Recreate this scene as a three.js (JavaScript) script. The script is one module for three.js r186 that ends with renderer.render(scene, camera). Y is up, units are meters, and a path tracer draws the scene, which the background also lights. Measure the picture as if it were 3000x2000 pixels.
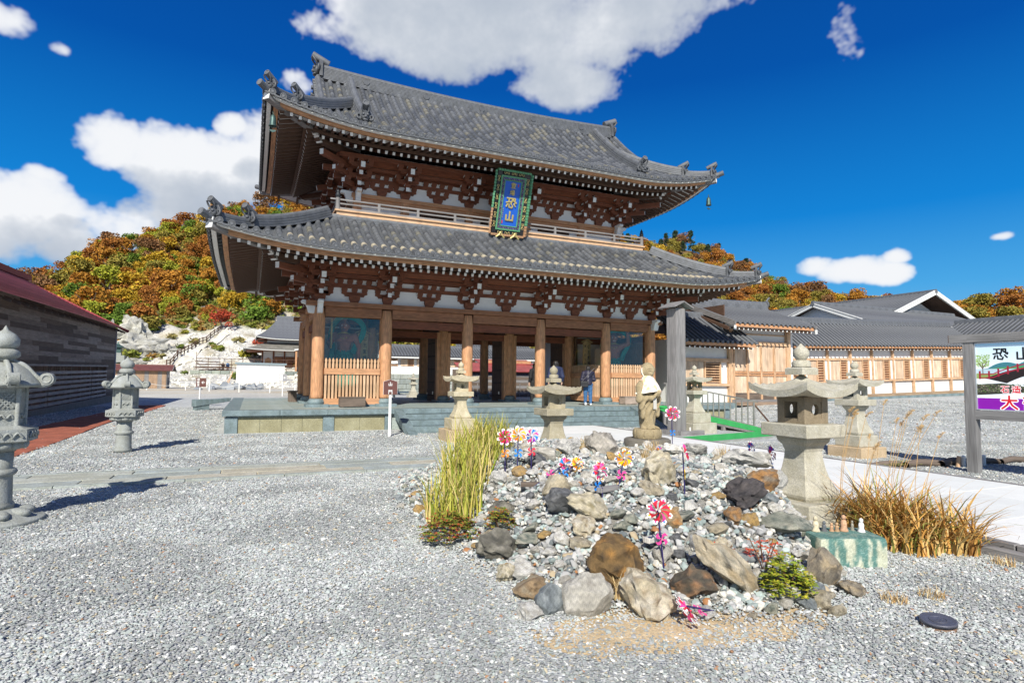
import * as THREE from 'three';
import { mergeGeometries, mergeVertices, toCreasedNormals } from 'three/addons/utils/BufferGeometryUtils.js';
import { RoundedBoxGeometry } from 'three/addons/geometries/RoundedBoxGeometry.js';
import { MarchingCubes } from 'three/addons/objects/MarchingCubes.js';
import { createNoise2D, createNoise3D } from 'simplex-noise';

// ---------------------------------------------------------------- camera, sky, sun, exposure
const scene = new THREE.Scene();
const camera = new THREE.PerspectiveCamera(60.31, 1024 / 682, 0.1, 3000);
camera.position.set(-8.8326, 1.6163, 20.6323);
camera.rotation.order = 'YXZ';
camera.rotation.set(0.0650, -0.4169, 0.0097);
const renderer = new THREE.WebGLRenderer({ antialias: true });
renderer.setSize(1024, 682);
renderer.toneMapping = THREE.LinearToneMapping;
renderer.toneMappingExposure = 1.2;
renderer.shadowMap.enabled = true;
const SUN = new THREE.Vector3(-0.52, 0.85, 1).normalize();
const sun = new THREE.DirectionalLight(new THREE.Color(1, 0.955, 0.87), 5);
sun.position.copy(SUN).multiplyScalar(90);
sun.castShadow = true;
Object.assign(sun.shadow.camera, { left: -60, right: 60, top: 50, bottom: -50, near: 1, far: 260 });
sun.shadow.mapSize.set(4096, 4096);
scene.add(sun, sun.target);

function rng(seed) {
  let s = seed | 0;
  return () => { s = (s + 0x6d2b79f5) | 0; let t = Math.imul(s ^ (s >>> 15), 1 | s); t = (t + Math.imul(t ^ (t >>> 7), 61 | t)) ^ t; return ((t ^ (t >>> 14)) >>> 0) / 4294967296; };
}
const n3 = createNoise3D(rng(11)), n2 = createNoise2D(rng(12));
const fbm3 = (x, y, z, o = 4) => { let s = 0, a = 0.5; for (let i = 0; i < o; i++) { s += a * n3(x, y, z); x *= 2.03; y *= 2.03; z *= 2.03; a *= 0.5; } return s; };
const fbm2 = (x, y, o = 4) => { let s = 0, a = 0.5; for (let i = 0; i < o; i++) { s += a * n2(x, y); x *= 2.03; y *= 2.03; a *= 0.5; } return s; };
const clamp = (x, a = 0, b = 1) => Math.min(b, Math.max(a, x));
const sstep = (a, b, x) => { const t = clamp((x - a) / (b - a)); return t * t * (3 - 2 * t); };
const lerp = (a, b, t) => a + (b - a) * t;
const TAU = Math.PI * 2;

// The sky: clear autumn blue with cumulus, the same kind of clouds all round.
{
  const W = 4096, H = 2048, data = new Float32Array(W * H * 4);
  // cumulus as [azimuth, elevation, half width, half height, strength] in degrees; azimuth 0 is -z, positive to +x
  const puffs = [[22, 32, 11, 5, 1.1], [31, 32, 9, 4.5, 1.05], [28, 27.6, 5, 3, 0.9], [14, 30.5, 8, 3.2, 0.95], [38, 31.7, 7, 2.8, 0.75], [20, 37, 14, 5, 1], [33, 37, 10, 5, 0.9], [44, 33, 5, 2.2, 0.55], [54.5, 28, 1.6, 3, 0.6], [7, 33, 4, 2.2, 0.6],
    [-6.5, 17, 4.5, 3.2, 1.1], [-11, 18, 2.6, 2.2, 1.05], [-1.5, 17, 5, 3.4, 1], [3, 19, 5, 4, 0.9], [-4, 13.5, 7, 3, 0.85], [3.3, 25.5, 1.8, 1.2, 0.6], [-2.5, 21.3, 1.4, 1.1, 0.75], [6, 23.5, 4, 3, 0.6],
    [-16, 12, 3.2, 2.8, 1.1], [-19, 11, 4, 4, 1], [-13.5, 10, 2.5, 2, 0.9], [-10, 11, 5, 2.2, 0.7], [-15.3, 15, 1.5, 0.8, 0.7], [-8, 8, 7, 2, 0.65], [-18, 24.8, 1.8, 1.3, 0.8], [-14.8, 24.1, 1, 0.6, 0.65],
    [54, 9.4, 2.8, 1.3, 1.1], [51.5, 10, 1.7, 1.1, 1], [56.3, 8.9, 1.8, 1, 0.95], [57.3, 10.3, 1, 0.6, 0.75], [64, 11, 0.9, 0.35, 0.65]];
  const r = rng(77);
  for (let i = 0; i < 22; i++) {
    const az = 80 + r() * 255, el = 6 + r() * 44, s = 3 + r() * 9;
    for (let k = 0; k < 4; k++) puffs.push([az + (r() - 0.5) * s * 1.7, el + (r() - 0.4) * s * 0.8, s * (0.5 + r() * 0.6), s * (0.35 + r() * 0.4), 0.7 + r() * 0.4]);
  }
  const D = Math.PI / 180;
  const cells = puffs.map(([az, el, w, h, s]) => ({ az: az * D, el: el * D, w: w * D, h: h * D, s }));
  const bias = (az, el) => {
    let b = 0;
    for (const c of cells) {
      let dx = az - c.az; dx -= TAU * Math.round(dx / TAU); dx *= Math.cos(el) / c.w;
      if (dx > 1.6 || dx < -1.6) continue;
      const dy = (el - c.el) / (c.h * (el < c.el ? 0.85 : 1.1));
      const q = dx * dx + dy * dy;
      if (q < 2.5) b = Math.max(b, c.s * (1 - 0.55 * q)) + 0.12 * Math.max(0, 1 - q);
    }
    return b;
  };
  const dens = (x, y, z, b) => b - 0.4 + 0.66 * fbm3(x * 5.2, y * 7.2, z * 5.2, 6) + 0.07 * n3(x * 46, y * 52, z * 46) + 0.04 * n3(x * 110, y * 120, z * 110);
  for (let j = 0; j < H; j++) {
    const el = ((j + 0.5) / H - 0.5) * Math.PI, y = Math.sin(el), c = Math.cos(el);
    const stops = [[0, 0.3, 0.56, 0.8], [0.07, 0.17, 0.48, 0.8], [0.14, 0.07, 0.38, 0.77], [0.25, 0.008, 0.225, 0.66], [0.45, 0.002, 0.088, 0.4], [0.7, 0.002, 0.045, 0.25], [1, 0.002, 0.035, 0.2]];
    let q = 0; while (q < stops.length - 2 && y > stops[q + 1][0]) q++;
    const f0 = clamp((y - stops[q][0]) / (stops[q + 1][0] - stops[q][0])), sky = [1, 2, 3].map((n) => 0.86 * lerp(stops[q][n], stops[q + 1][n], f0));
    for (let i = 0; i < W; i++) {
      const ph = ((i + 0.5) / W - 0.5) * TAU, x = Math.cos(ph) * c, z = Math.sin(ph) * c, o = (j * W + i) * 4;
      let [R, Gc, B] = sky;
      if (el > -0.02) {
        const az = Math.atan2(x, -z), b = bias(az, el);
        if (b > 0.02) {
          const d = dens(x, y, z, b);
          if (d > 0) {
            const a = 1 - Math.exp(-d * 3.6 - d * d * 9);
            const y2 = y + 0.045, b2 = bias(az - 0.03, el + 0.06), d2 = Math.max(0, dens(x - 0.02, y2, z + 0.02, b2));
            const lit = Math.exp(-d2 * 1.35), g = 0.5 + 0.5 * lit;
            const cr = [lerp(0.3, 0.76, g * lit + (1 - lit) * 0.12), lerp(0.36, 0.775, g * lit + (1 - lit) * 0.12), lerp(0.45, 0.8, g * lit + (1 - lit) * 0.12)];
            R = lerp(R, cr[0], a); Gc = lerp(Gc, cr[1], a); B = lerp(B, cr[2], a);
          }
        }
      }
      data[o] = R; data[o + 1] = Gc; data[o + 2] = B; data[o + 3] = 1;
    }
  }
  const sky = new THREE.DataTexture(data, W, H, THREE.RGBAFormat, THREE.FloatType);
  sky.mapping = THREE.EquirectangularReflectionMapping;
  sky.magFilter = THREE.LinearFilter;
  sky.needsUpdate = true;
  scene.background = sky;
  scene.environment = sky;
}
// ---------------------------------------------------------------- helpers
const taken = new Map();
function numbered(name) {
  const n = taken.get(name) ?? 0;
  taken.set(name, n + 1);
  return n ? name + '_' + String(n).padStart(3, '0') : name;
}
function shade(o) { o.castShadow = true; o.receiveShadow = true; return o; }
function thing(name, label, category, group, pos = [0, 0, 0], ry = 0) {
  const o = new THREE.Group();
  o.name = numbered(name);
  o.position.set(...pos); o.rotation.y = ry;
  o.userData = { label, category };
  if (group) o.userData.group = group;
  scene.add(o);
  return o;
}
function tag(o, label, category, group) { o.userData = { label, category }; if (group) o.userData.group = group; return o; }
function obj(name, geo, mat, parent) {
  const m = shade(new THREE.Mesh(geo, mat));
  m.name = parent ? name : numbered(name);
  (parent ?? scene).add(m);
  return m;
}
function struct(name, geo, mat) { const m = obj(name, geo, mat); m.userData = { kind: 'structure' }; return m; }
function copyThing(src, name, label, group) {
  const c = src.clone(); c.name = numbered(name); c.userData = { ...src.userData };
  if (label) c.userData.label = label;
  if (group) c.userData.group = group;
  scene.add(c); return c;
}
const M4 = (x = 0, y = 0, z = 0, rx = 0, ry = 0, rz = 0, sx = 1, sy = sx, sz = sx, order = 'XYZ') => new THREE.Matrix4().compose(new THREE.Vector3(x, y, z), new THREE.Quaternion().setFromEuler(new THREE.Euler(rx, ry, rz, order)), new THREE.Vector3(sx, sy, sz));
const V = (x, y, z) => new THREE.Vector3(x, y, z);

// uv in metres by the face's main direction; the grain axis runs along u
function metres(g, grain = 'y', jitter = 0) {
  g = g.index ? g.toNonIndexed() : g;
  if (!g.attributes.normal) g.computeVertexNormals();
  const p = g.attributes.position, uv = new Float32Array(p.count * 2), a = V(), b = V(), c = V(), k = { x: 0, y: 1, z: 2 }[grain];
  for (let i = 0; i < p.count; i += 3) {
    a.fromBufferAttribute(p, i); b.fromBufferAttribute(p, i + 1); c.fromBufferAttribute(p, i + 2);
    const n = b.clone().sub(a).cross(c.clone().sub(a)), q = [Math.abs(n.x), Math.abs(n.y), Math.abs(n.z)], m = q.indexOf(Math.max(...q));
    let u = [0, 1, 2].filter((t) => t !== m);
    if (u[1] === k) u = [u[1], u[0]];
    for (let t = 0; t < 3; t++) {
      const v = t === 0 ? a : t === 1 ? b : c, e = [v.x, v.y, v.z];
      uv[(i + t) * 2] = e[u[0]] + jitter; uv[(i + t) * 2 + 1] = e[u[1]] + jitter * 1.7;
    }
  }
  g.setAttribute('uv', new THREE.BufferAttribute(uv, 2));
  return g;
}
class Kit {   // collects shapes that make up ONE part
  constructor() { this.list = []; }
  add(g, m) { g = g.index ? g.toNonIndexed() : g.clone(); for (const k of Object.keys(g.attributes)) if (!['position', 'normal'].includes(k)) g.deleteAttribute(k); if (m) g.applyMatrix4(m); this.list.push(g); return this; }
  box(w, h, d, x = 0, y = 0, z = 0, rx = 0, ry = 0, rz = 0) { return this.add(new THREE.BoxGeometry(w, h, d), M4(x, y, z, rx, ry, rz)); }
  rbox(w, h, d, r, x = 0, y = 0, z = 0, rx = 0, ry = 0, rz = 0) { return this.add(new RoundedBoxGeometry(w, h, d, 1, r), M4(x, y, z, rx, ry, rz)); }
  cyl(r0, r1, h, n, x = 0, y = 0, z = 0, rx = 0, ry = 0, rz = 0) { return this.add(new THREE.CylinderGeometry(r0, r1, h, n), M4(x, y, z, rx, ry, rz)); }
  bar(a, b, w, h) { const A = V(...a), B = V(...b), L = A.distanceTo(B), m = new THREE.Matrix4().lookAt(B, A, Math.abs(B.y - A.y) > 0.98 * L ? V(1, 0, 0) : V(0, 1, 0)); m.setPosition(A.clone().add(B).multiplyScalar(0.5)); return this.add(new THREE.BoxGeometry(w, h, L), m); }
  tube(pts, r, n = 6, seg = 0) { const c = new THREE.CatmullRomCurve3(pts.map((p) => V(...p))); return this.add(new THREE.TubeGeometry(c, seg || pts.length * 4, r, n)); }
  lathe(pts, n = 16, m) { return this.add(new THREE.LatheGeometry(pts.map((p) => new THREE.Vector2(...p)), n), m); }
  shape(pts, d, m, bev = 0) { const s = new THREE.Shape(pts.map((p) => new THREE.Vector2(...p))); return this.add(new THREE.ExtrudeGeometry(s, { depth: d, bevelEnabled: bev > 0, bevelSize: bev, bevelThickness: bev, bevelSegments: 1, curveSegments: 6 }), m); }
  geo(grain = 'y', jitter = 0) { return metres(mergeGeometries(this.list), grain, jitter); }
}
const K = () => new Kit();
// box with a painted end: group 0 plain, group 1 the +z face (and -z when both)
function endBox(w, h, d, ends = 'z') {
  const g = new THREE.BoxGeometry(w, h, d), white = ends === 'z' ? [4] : ends === 'x' ? [0, 1] : [4, 5];
  g.clearGroups();
  for (let f = 0; f < 6; f++) g.addGroup(f * 6, 6, white.includes(f) ? 1 : 0);
  const p = g.attributes.position, uv = g.attributes.uv;
  for (let i = 0; i < p.count; i++) { const f = i >> 2, e = [p.getX(i), p.getY(i), p.getZ(i)]; uv.setXY(i, f < 2 ? e[2] : f < 4 ? e[2] : e[0], f < 2 ? e[1] : f < 4 ? e[0] : e[1]); }
  return g;
}
// sweep a closed profile [[side, up] ...] along points
function sweep(path, prof, upv = V(0, 1, 0), closed = true) {
  const n = path.length, m = prof.length, pos = [], idx = [];
  for (let i = 0; i < n; i++) {
    const t = path[Math.min(n - 1, i + 1)].clone().sub(path[Math.max(0, i - 1)]).normalize(), s = t.clone().cross(upv).normalize(), u = s.clone().cross(t).normalize();
    for (const [a, b, c = 0] of prof) { const q = path[i].clone().addScaledVector(s, a).addScaledVector(u, b).addScaledVector(t, c); pos.push(q.x, q.y, q.z); }
  }
  for (let i = 0; i < n - 1; i++) for (let k = 0; k < (closed ? m : m - 1); k++) { const a = i * m + k, b = i * m + (k + 1) % m; idx.push(a, b, a + m, b, b + m, a + m); }
  if (closed) for (let k = 1; k < m - 1; k++) { idx.push(0, k + 1, k); const o = (n - 1) * m; idx.push(o, o + k, o + k + 1); }
  const g = new THREE.BufferGeometry();
  g.setAttribute('position', new THREE.Float32BufferAttribute(pos, 3)); g.setIndex(idx);
  const f = g.toNonIndexed(); f.computeVertexNormals(); return f;
}
// a grid sheet from a function (i/nu, j/nv) -> [x, y, z]
function sheet(nu, nv, f, withUV) {
  const pos = [], idx = [], uv = [];
  for (let j = 0; j <= nv; j++) for (let i = 0; i <= nu; i++) { const q = f(i / nu, j / nv); pos.push(q[0], q[1], q[2]); uv.push(q[3] ?? q[0], q[4] ?? q[2]); }
  for (let j = 0; j < nv; j++) for (let i = 0; i < nu; i++) { const a = j * (nu + 1) + i; idx.push(a, a + 1, a + nu + 1, a + 1, a + nu + 2, a + nu + 1); }
  const g = new THREE.BufferGeometry();
  g.setAttribute('position', new THREE.Float32BufferAttribute(pos, 3)); g.setAttribute('uv', new THREE.Float32BufferAttribute(uv, 2)); g.setIndex(idx); g.computeVertexNormals();
  return g;
}
function paint(g, f) {   // vertex colours (linear) by position: what the thing is made of there
  const p = g.attributes.position, c = new Float32Array(p.count * 3);
  for (let i = 0; i < p.count; i++) { const q = f(p.getX(i), p.getY(i), p.getZ(i), i); c.set(q, i * 3); }
  g.setAttribute('color', new THREE.BufferAttribute(c, 3)); return g;
}
// up to `most` single meshes, the nearest to the camera first; the rest one instanced part of kind stuff
function pieces(parent, name, list, geo, mats, most = 300, restName = null) {
  parent.updateWorldMatrix(true, false);
  const w = V();
  for (const q of list) { w.setFromMatrixPosition(q.m).applyMatrix4(parent.matrixWorld); q.d = w.distanceTo(camera.position) + (q.far ?? 0); }
  list.sort((a, b) => a.d - b.d);
  const single = list.slice(0, most), rest = list.slice(most);
  for (const q of single) { const o = obj(name, q.g ?? geo, mats[q.k ?? 0], parent); q.m.decompose(o.position, o.quaternion, o.scale); }
  const by = new Map();
  for (const q of rest) { const key = q.k ?? 0; if (!by.has(key)) by.set(key, []); by.get(key).push(q); }
  for (const [k, qs] of by) {
    const im = shade(new THREE.InstancedMesh(geo, mats[k], qs.length));
    qs.forEach((q, i) => im.setMatrixAt(i, q.m));
    im.name = restName ?? name + 's'; im.userData = { kind: 'stuff' }; parent.add(im);
  }
}

// ---------------------------------------------------------------- textures (colour grain only) and materials
function lattice(seed, n) { const r = rng(seed), a = new Float32Array(n * n); for (let i = 0; i < a.length; i++) a[i] = r(); return a; }
function tile(seed, n) { const a = lattice(seed, n); return (x, y) => { x = ((x % 1) + 1) % 1 * n; y = ((y % 1) + 1) % 1 * n; const i = Math.floor(x), j = Math.floor(y), f = x - i, g = y - j, s = f * f * (3 - 2 * f), t = g * g * (3 - 2 * g), i1 = (i + 1) % n, j1 = (j + 1) % n; return lerp(lerp(a[j * n + i], a[j * n + i1], s), lerp(a[j1 * n + i], a[j1 * n + i1], s), t); }; }
function texture(w, h, f, srgb = true) {
  const d = new Uint8Array(w * h * 4);
  for (let j = 0; j < h; j++) for (let i = 0; i < w; i++) { const q = f((i + 0.5) / w, (j + 0.5) / h), o = (j * w + i) * 4; d[o] = clamp(q[0]) * 255; d[o + 1] = clamp(q[1]) * 255; d[o + 2] = clamp(q[2]) * 255; d[o + 3] = 255; }
  const t = new THREE.DataTexture(d, w, h);
  const mean = [0, 0, 0]; for (let i = 0; i < d.length; i += 4) for (let k = 0; k < 3; k++) mean[k] += (d[i + k] / 255) ** 2.2; t.userData.mean = mean.map((v) => v / (w * h));
  t.wrapS = t.wrapT = THREE.RepeatWrapping; t.magFilter = THREE.LinearFilter; if (srgb) t.colorSpace = THREE.SRGBColorSpace; t.needsUpdate = true;
  return t;
}
const gray = (v) => [v, v, v];
const T = {};
{
  const a = tile(1, 4), b = tile(2, 8), c = tile(3, 16), d = tile(4, 32), e = tile(5, 64), f = tile(6, 128), h = tile(7, 256);
  const fine = (x, y) => 0.35 * e(x, y) + 0.35 * f(x, y) + 0.3 * h(x, y);
  const coarse = (x, y) => 0.5 * a(x, y) + 0.3 * b(x, y) + 0.2 * c(x, y);
  // wood: 2 m long grain, 0.5 m wide tile
  T.wood = texture(512, 512, (x, y) => {
    const w = y + 0.012 * Math.sin(TAU * (x + a(x, y))) + 0.02 * b(x, y);
    const g = 0.5 * f(x * 0.03125, w) + 0.5 * h(x * 0.0625, w), v = 0.72 + 0.3 * (g - 0.45) + 0.16 * (c(x, y) - 0.5) + 0.05 * (h(x, y) - 0.5);
    return [v + 0.02 * (b(x, y) - 0.5), v, v - 0.02 * (a(x, y) - 0.5)];
  });
  // weathered boards: strong streaks
  T.old = texture(512, 512, (x, y) => {
    const g = 0.5 * f(x * 0.0625, y) + 0.5 * h(x * 0.0625, y), s = coarse(x, y) * 0.6 + 0.4 * d(x * 0.25, y);
    const v = 0.66 + 0.24 * (s - 0.5) + 0.26 * (g - 0.5) - (h(x * 0.03125, y) > 0.93 ? 0.12 : 0);
    return [v, v * 0.985, v * 0.97];
  });
  T.stone = texture(512, 512, (x, y) => { const v = 0.78 + 0.34 * (fine(x, y) - 0.5) + 0.26 * (coarse(x, y) - 0.5) - (h(x, y) > 0.9 ? 0.16 : 0); return [v, v * 1.0, v * (0.985 + 0.03 * (b(x, y) - 0.5))]; });
  T.stained = texture(512, 512, (x, y) => { const s = clamp(0.5 + 1.1 * (0.3 * a(x, y) + 0.3 * b(x, y) + 0.2 * d(x, y) + 0.2 * e(x, y) - 0.5)), v = 0.8 - 0.17 * s + 0.34 * (fine(x, y) - 0.5) - (h(x, y) > 0.91 ? 0.16 : 0) - (f(x + 0.3, y) > 0.93 ? 0.1 : 0); return [v + 0.01, v * (1 - 0.02 * s), v * (1 - 0.1 * s)]; });
  T.plaster = texture(256, 256, (x, y) => gray(0.93 + 0.05 * (coarse(x, y) - 0.5) + 0.05 * (fine(x, y) - 0.5)));
  T.gravel = texture(1024, 1024, (x, y) => {
    const q = h(x, y), p = h(x + 0.37, y + 0.11), v = 0.74 + 0.42 * (0.55 * q + 0.45 * f(x, y) - 0.5) + 0.16 * (coarse(x, y) - 0.5), w = p > 0.82 ? 0.05 : p < 0.12 ? -0.05 : 0;
    return [v + w, v + w * 0.4, v - w * 0.6 + 0.012];
  });
  T.bump = texture(512, 512, (x, y) => gray(0.5 * h(x, y) + 0.3 * f(x, y) + 0.2 * e(x, y)), false);
  T.rough = texture(512, 512, (x, y) => gray(0.3 * coarse(x, y) + 0.25 * d(x, y) + 0.25 * e(x, y) + 0.2 * f(x, y)), false);
  T.wbump = texture(512, 512, (x, y) => gray(0.5 * f(x * 0.0625, y) + 0.5 * h(x * 0.0625, y)), false);
}
const matCache = new Map();
function rep(t, sx, sy = sx) { const k = t.uuid + sx + '/' + sy; if (!matCache.has(k)) { const c = t.clone(); c.repeat.set(1 / sx, 1 / sy); c.needsUpdate = true; matCache.set(k, c); } return matCache.get(k); }
function mat(color, o = {}) {
  const { kind, size, bump, ...rest } = o;
  const m = new (o.transmission || o.clearcoat || o.sheen ? THREE.MeshPhysicalMaterial : THREE.MeshStandardMaterial)({ roughness: 0.85, ...rest });
  m.color.setRGB(...color);
  if (kind) { const [sx, sy] = [].concat(size ?? ({ wood: [2.2, 0.55], old: [2.4, 0.6] }[kind] ?? 1.3)); m.map = rep(T[kind], sx, sy ?? sx); const mean = T[kind].userData.mean; m.color.setRGB(...color.map((v, i) => v / mean[i])); if (bump) { m.bumpMap = rep(kind === 'wood' || kind === 'old' ? T.wbump : kind === 'gravel' ? T.bump : T.rough, sx, sy ?? sx); m.bumpScale = bump; } }
  return m;
}
const MAT = {
  wood: mat([0.52, 0.27, 0.135], { kind: 'wood', bump: 0.002, roughness: 0.7 }),
  woodRed: mat([0.19, 0.062, 0.028], { kind: 'wood', bump: 0.002, roughness: 0.75 }),
  woodBeam: mat([0.3, 0.135, 0.065], { kind: 'wood', bump: 0.002, roughness: 0.75 }),
  woodDark: mat([0.105, 0.056, 0.034], { kind: 'wood', bump: 0.002, roughness: 0.8 }),
  woodGrey: mat([0.23, 0.22, 0.215], { kind: 'old', bump: 0.003, roughness: 0.85 }),
  woodPale: mat([0.62, 0.4, 0.235], { kind: 'wood', bump: 0.002, roughness: 0.75 }),
  woodShutter: mat([0.62, 0.46, 0.32], { kind: 'old', bump: 0.002, roughness: 0.8 }),
  boardsOld: mat([0.15, 0.115, 0.09], { kind: 'old', bump: 0.004, roughness: 0.9 }),
  white: mat([0.8, 0.79, 0.76], { kind: 'plaster', roughness: 0.8 }),
  paint: mat([0.78, 0.78, 0.74], { kind: 'plaster', size: 0.6, roughness: 0.6 }),
  tile: mat([0.082, 0.088, 0.097], { kind: 'stone', size: 0.9, bump: 0.003, roughness: 0.5 }),
  tileB: mat([0.125, 0.132, 0.142], { kind: 'stone', size: 0.7, bump: 0.003, roughness: 0.55 }),
  tileC: mat([0.165, 0.16, 0.135], { kind: 'stained', size: 0.7, bump: 0.003, roughness: 0.6 }),
  tileCream: mat([0.42, 0.37, 0.27], { kind: 'stained', size: 0.5, bump: 0.003, roughness: 0.75 }),
  slate: mat([0.17, 0.225, 0.235], { kind: 'stone', size: 0.8, bump: 0.002, roughness: 0.55 }),
  slateTop: mat([0.33, 0.38, 0.35], { kind: 'stained', size: 2.1, bump: 0.002, roughness: 0.6 }),
  panel: mat([0.3, 0.28, 0.17], { kind: 'stained', size: 1.1, bump: 0.003 }),
  granite: mat([0.44, 0.415, 0.33], { kind: 'stained', size: 0.55, bump: 0.006, roughness: 0.9 }),
  graniteRust: mat([0.5, 0.38, 0.24], { kind: 'stained', size: 0.8, bump: 0.006, roughness: 0.9 }),
  graniteGrey: mat([0.31, 0.325, 0.3], { kind: 'stained', size: 0.5, bump: 0.006, roughness: 0.9 }),
  iron: mat([0.05, 0.055, 0.06], { roughness: 0.5, metalness: 0.6 }),
  bronze: mat([0.06, 0.11, 0.1], { kind: 'stone', size: 0.3, roughness: 0.5, metalness: 0.5 }),
  glass: mat([0.97, 0.99, 0.98], { transmission: 1, roughness: 0.02, thickness: 0, ior: 1.5 }),
};
// ---------------------------------------------------------------- bodies as one surface, and brush strokes
function sdfMesh(c, half, res, f) {
  const mc = new MarchingCubes(res, new THREE.MeshStandardMaterial(), false, false, 90000);
  const S = mc.size, h = S / 2; mc.isolation = 0;
  for (let z = 0; z < S; z++) for (let y = 0; y < S; y++) for (let x = 0; x < S; x++) mc.field[x + y * S + z * S * S] = -f(c[0] + (x - h) / h * half, c[1] + (y - h) / h * half, c[2] + (z - h) / h * half);
  mc.update();
  const n = mc.count, p = mc.positionArray.slice(0, n * 3);
  for (let i = 0; i < n; i++) for (let k = 0; k < 3; k++) p[i * 3 + k] = c[k] + p[i * 3 + k] * half;
  let g = new THREE.BufferGeometry(); g.setAttribute('position', new THREE.BufferAttribute(p, 3));
  g = mergeVertices(g, 1e-4); g.computeVertexNormals(); return g;
}
// tapered capsules joined with a smooth minimum; each bone [ax, ay, az, ra, bx, by, bz, rb]
const capsule = (b) => { const [ax, ay, az, ra, bx, by, bz, rb] = b, dx = bx - ax, dy = by - ay, dz = bz - az, L = dx * dx + dy * dy + dz * dz || 1e-9; return (x, y, z) => { const t = clamp(((x - ax) * dx + (y - ay) * dy + (z - az) * dz) / L); return Math.hypot(x - ax - dx * t, y - ay - dy * t, z - az - dz * t) - lerp(ra, rb, t); }; };
const ball = (cx, cy, cz, rx, ry, rz) => (x, y, z) => { const q = Math.hypot((x - cx) / rx, (y - cy) / ry, (z - cz) / rz); return (q - 1) * Math.min(rx, ry, rz); };
function blend(parts, k) { return (x, y, z) => { let d = 1e3; for (const p of parts) { const e = p(x, y, z); const hh = clamp(0.5 + 0.5 * (d - e) / k); d = lerp(d, e, hh) - k * hh * (1 - hh); } return d; }; }
const bones = (list, k = 0.04) => blend(list.map((b) => b.length === 8 ? capsule(b) : ball(...b)), k);
function hand(wx, wy, wz, dx, dy, dz, nx, ny, nz, s, curl) {   // five finger chains from a palm; d along the hand, n out of the palm
  const d = V(dx, dy, dz).normalize(), n = V(nx, ny, nz).normalize(), t = d.clone().cross(n), w = V(wx, wy, wz), o = [];
  const P = (a, b, c) => w.clone().addScaledVector(d, a * s).addScaledVector(t, b * s).addScaledVector(n, c * s);
  const seg = (a, ra, b, rb) => o.push([a.x, a.y, a.z, ra * s, b.x, b.y, b.z, rb * s]);
  for (const b of [-0.028, 0, 0.028]) seg(P(0.0, b * 0.7, 0), 0.02, P(0.075, b, 0), 0.018);
  const L = [0.075, 0.085, 0.08, 0.062];
  for (let i = 0; i < 4; i++) { const b = -0.036 + i * 0.024, l = L[i]; let a = P(0.08, b, 0), ang = curl * 0.5; let q = [0.08, 0]; let prev = a; for (let j = 0; j < 3; j++) { const ll = l * [0.45, 0.32, 0.23][j]; q = [q[0] + Math.cos(ang) * ll, q[1] + Math.sin(ang) * ll]; const e = P(q[0], b, q[1]); seg(prev, 0.0105 - j * 0.0012, e, 0.0098 - j * 0.0012); prev = e; ang += curl * 0.8; } }
  seg(P(0.02, -0.03, 0.005), 0.014, P(0.055, -0.055, 0.03), 0.012); seg(P(0.055, -0.055, 0.03), 0.0115, P(0.085, -0.05, 0.05), 0.0095);
  return o;
}
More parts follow.
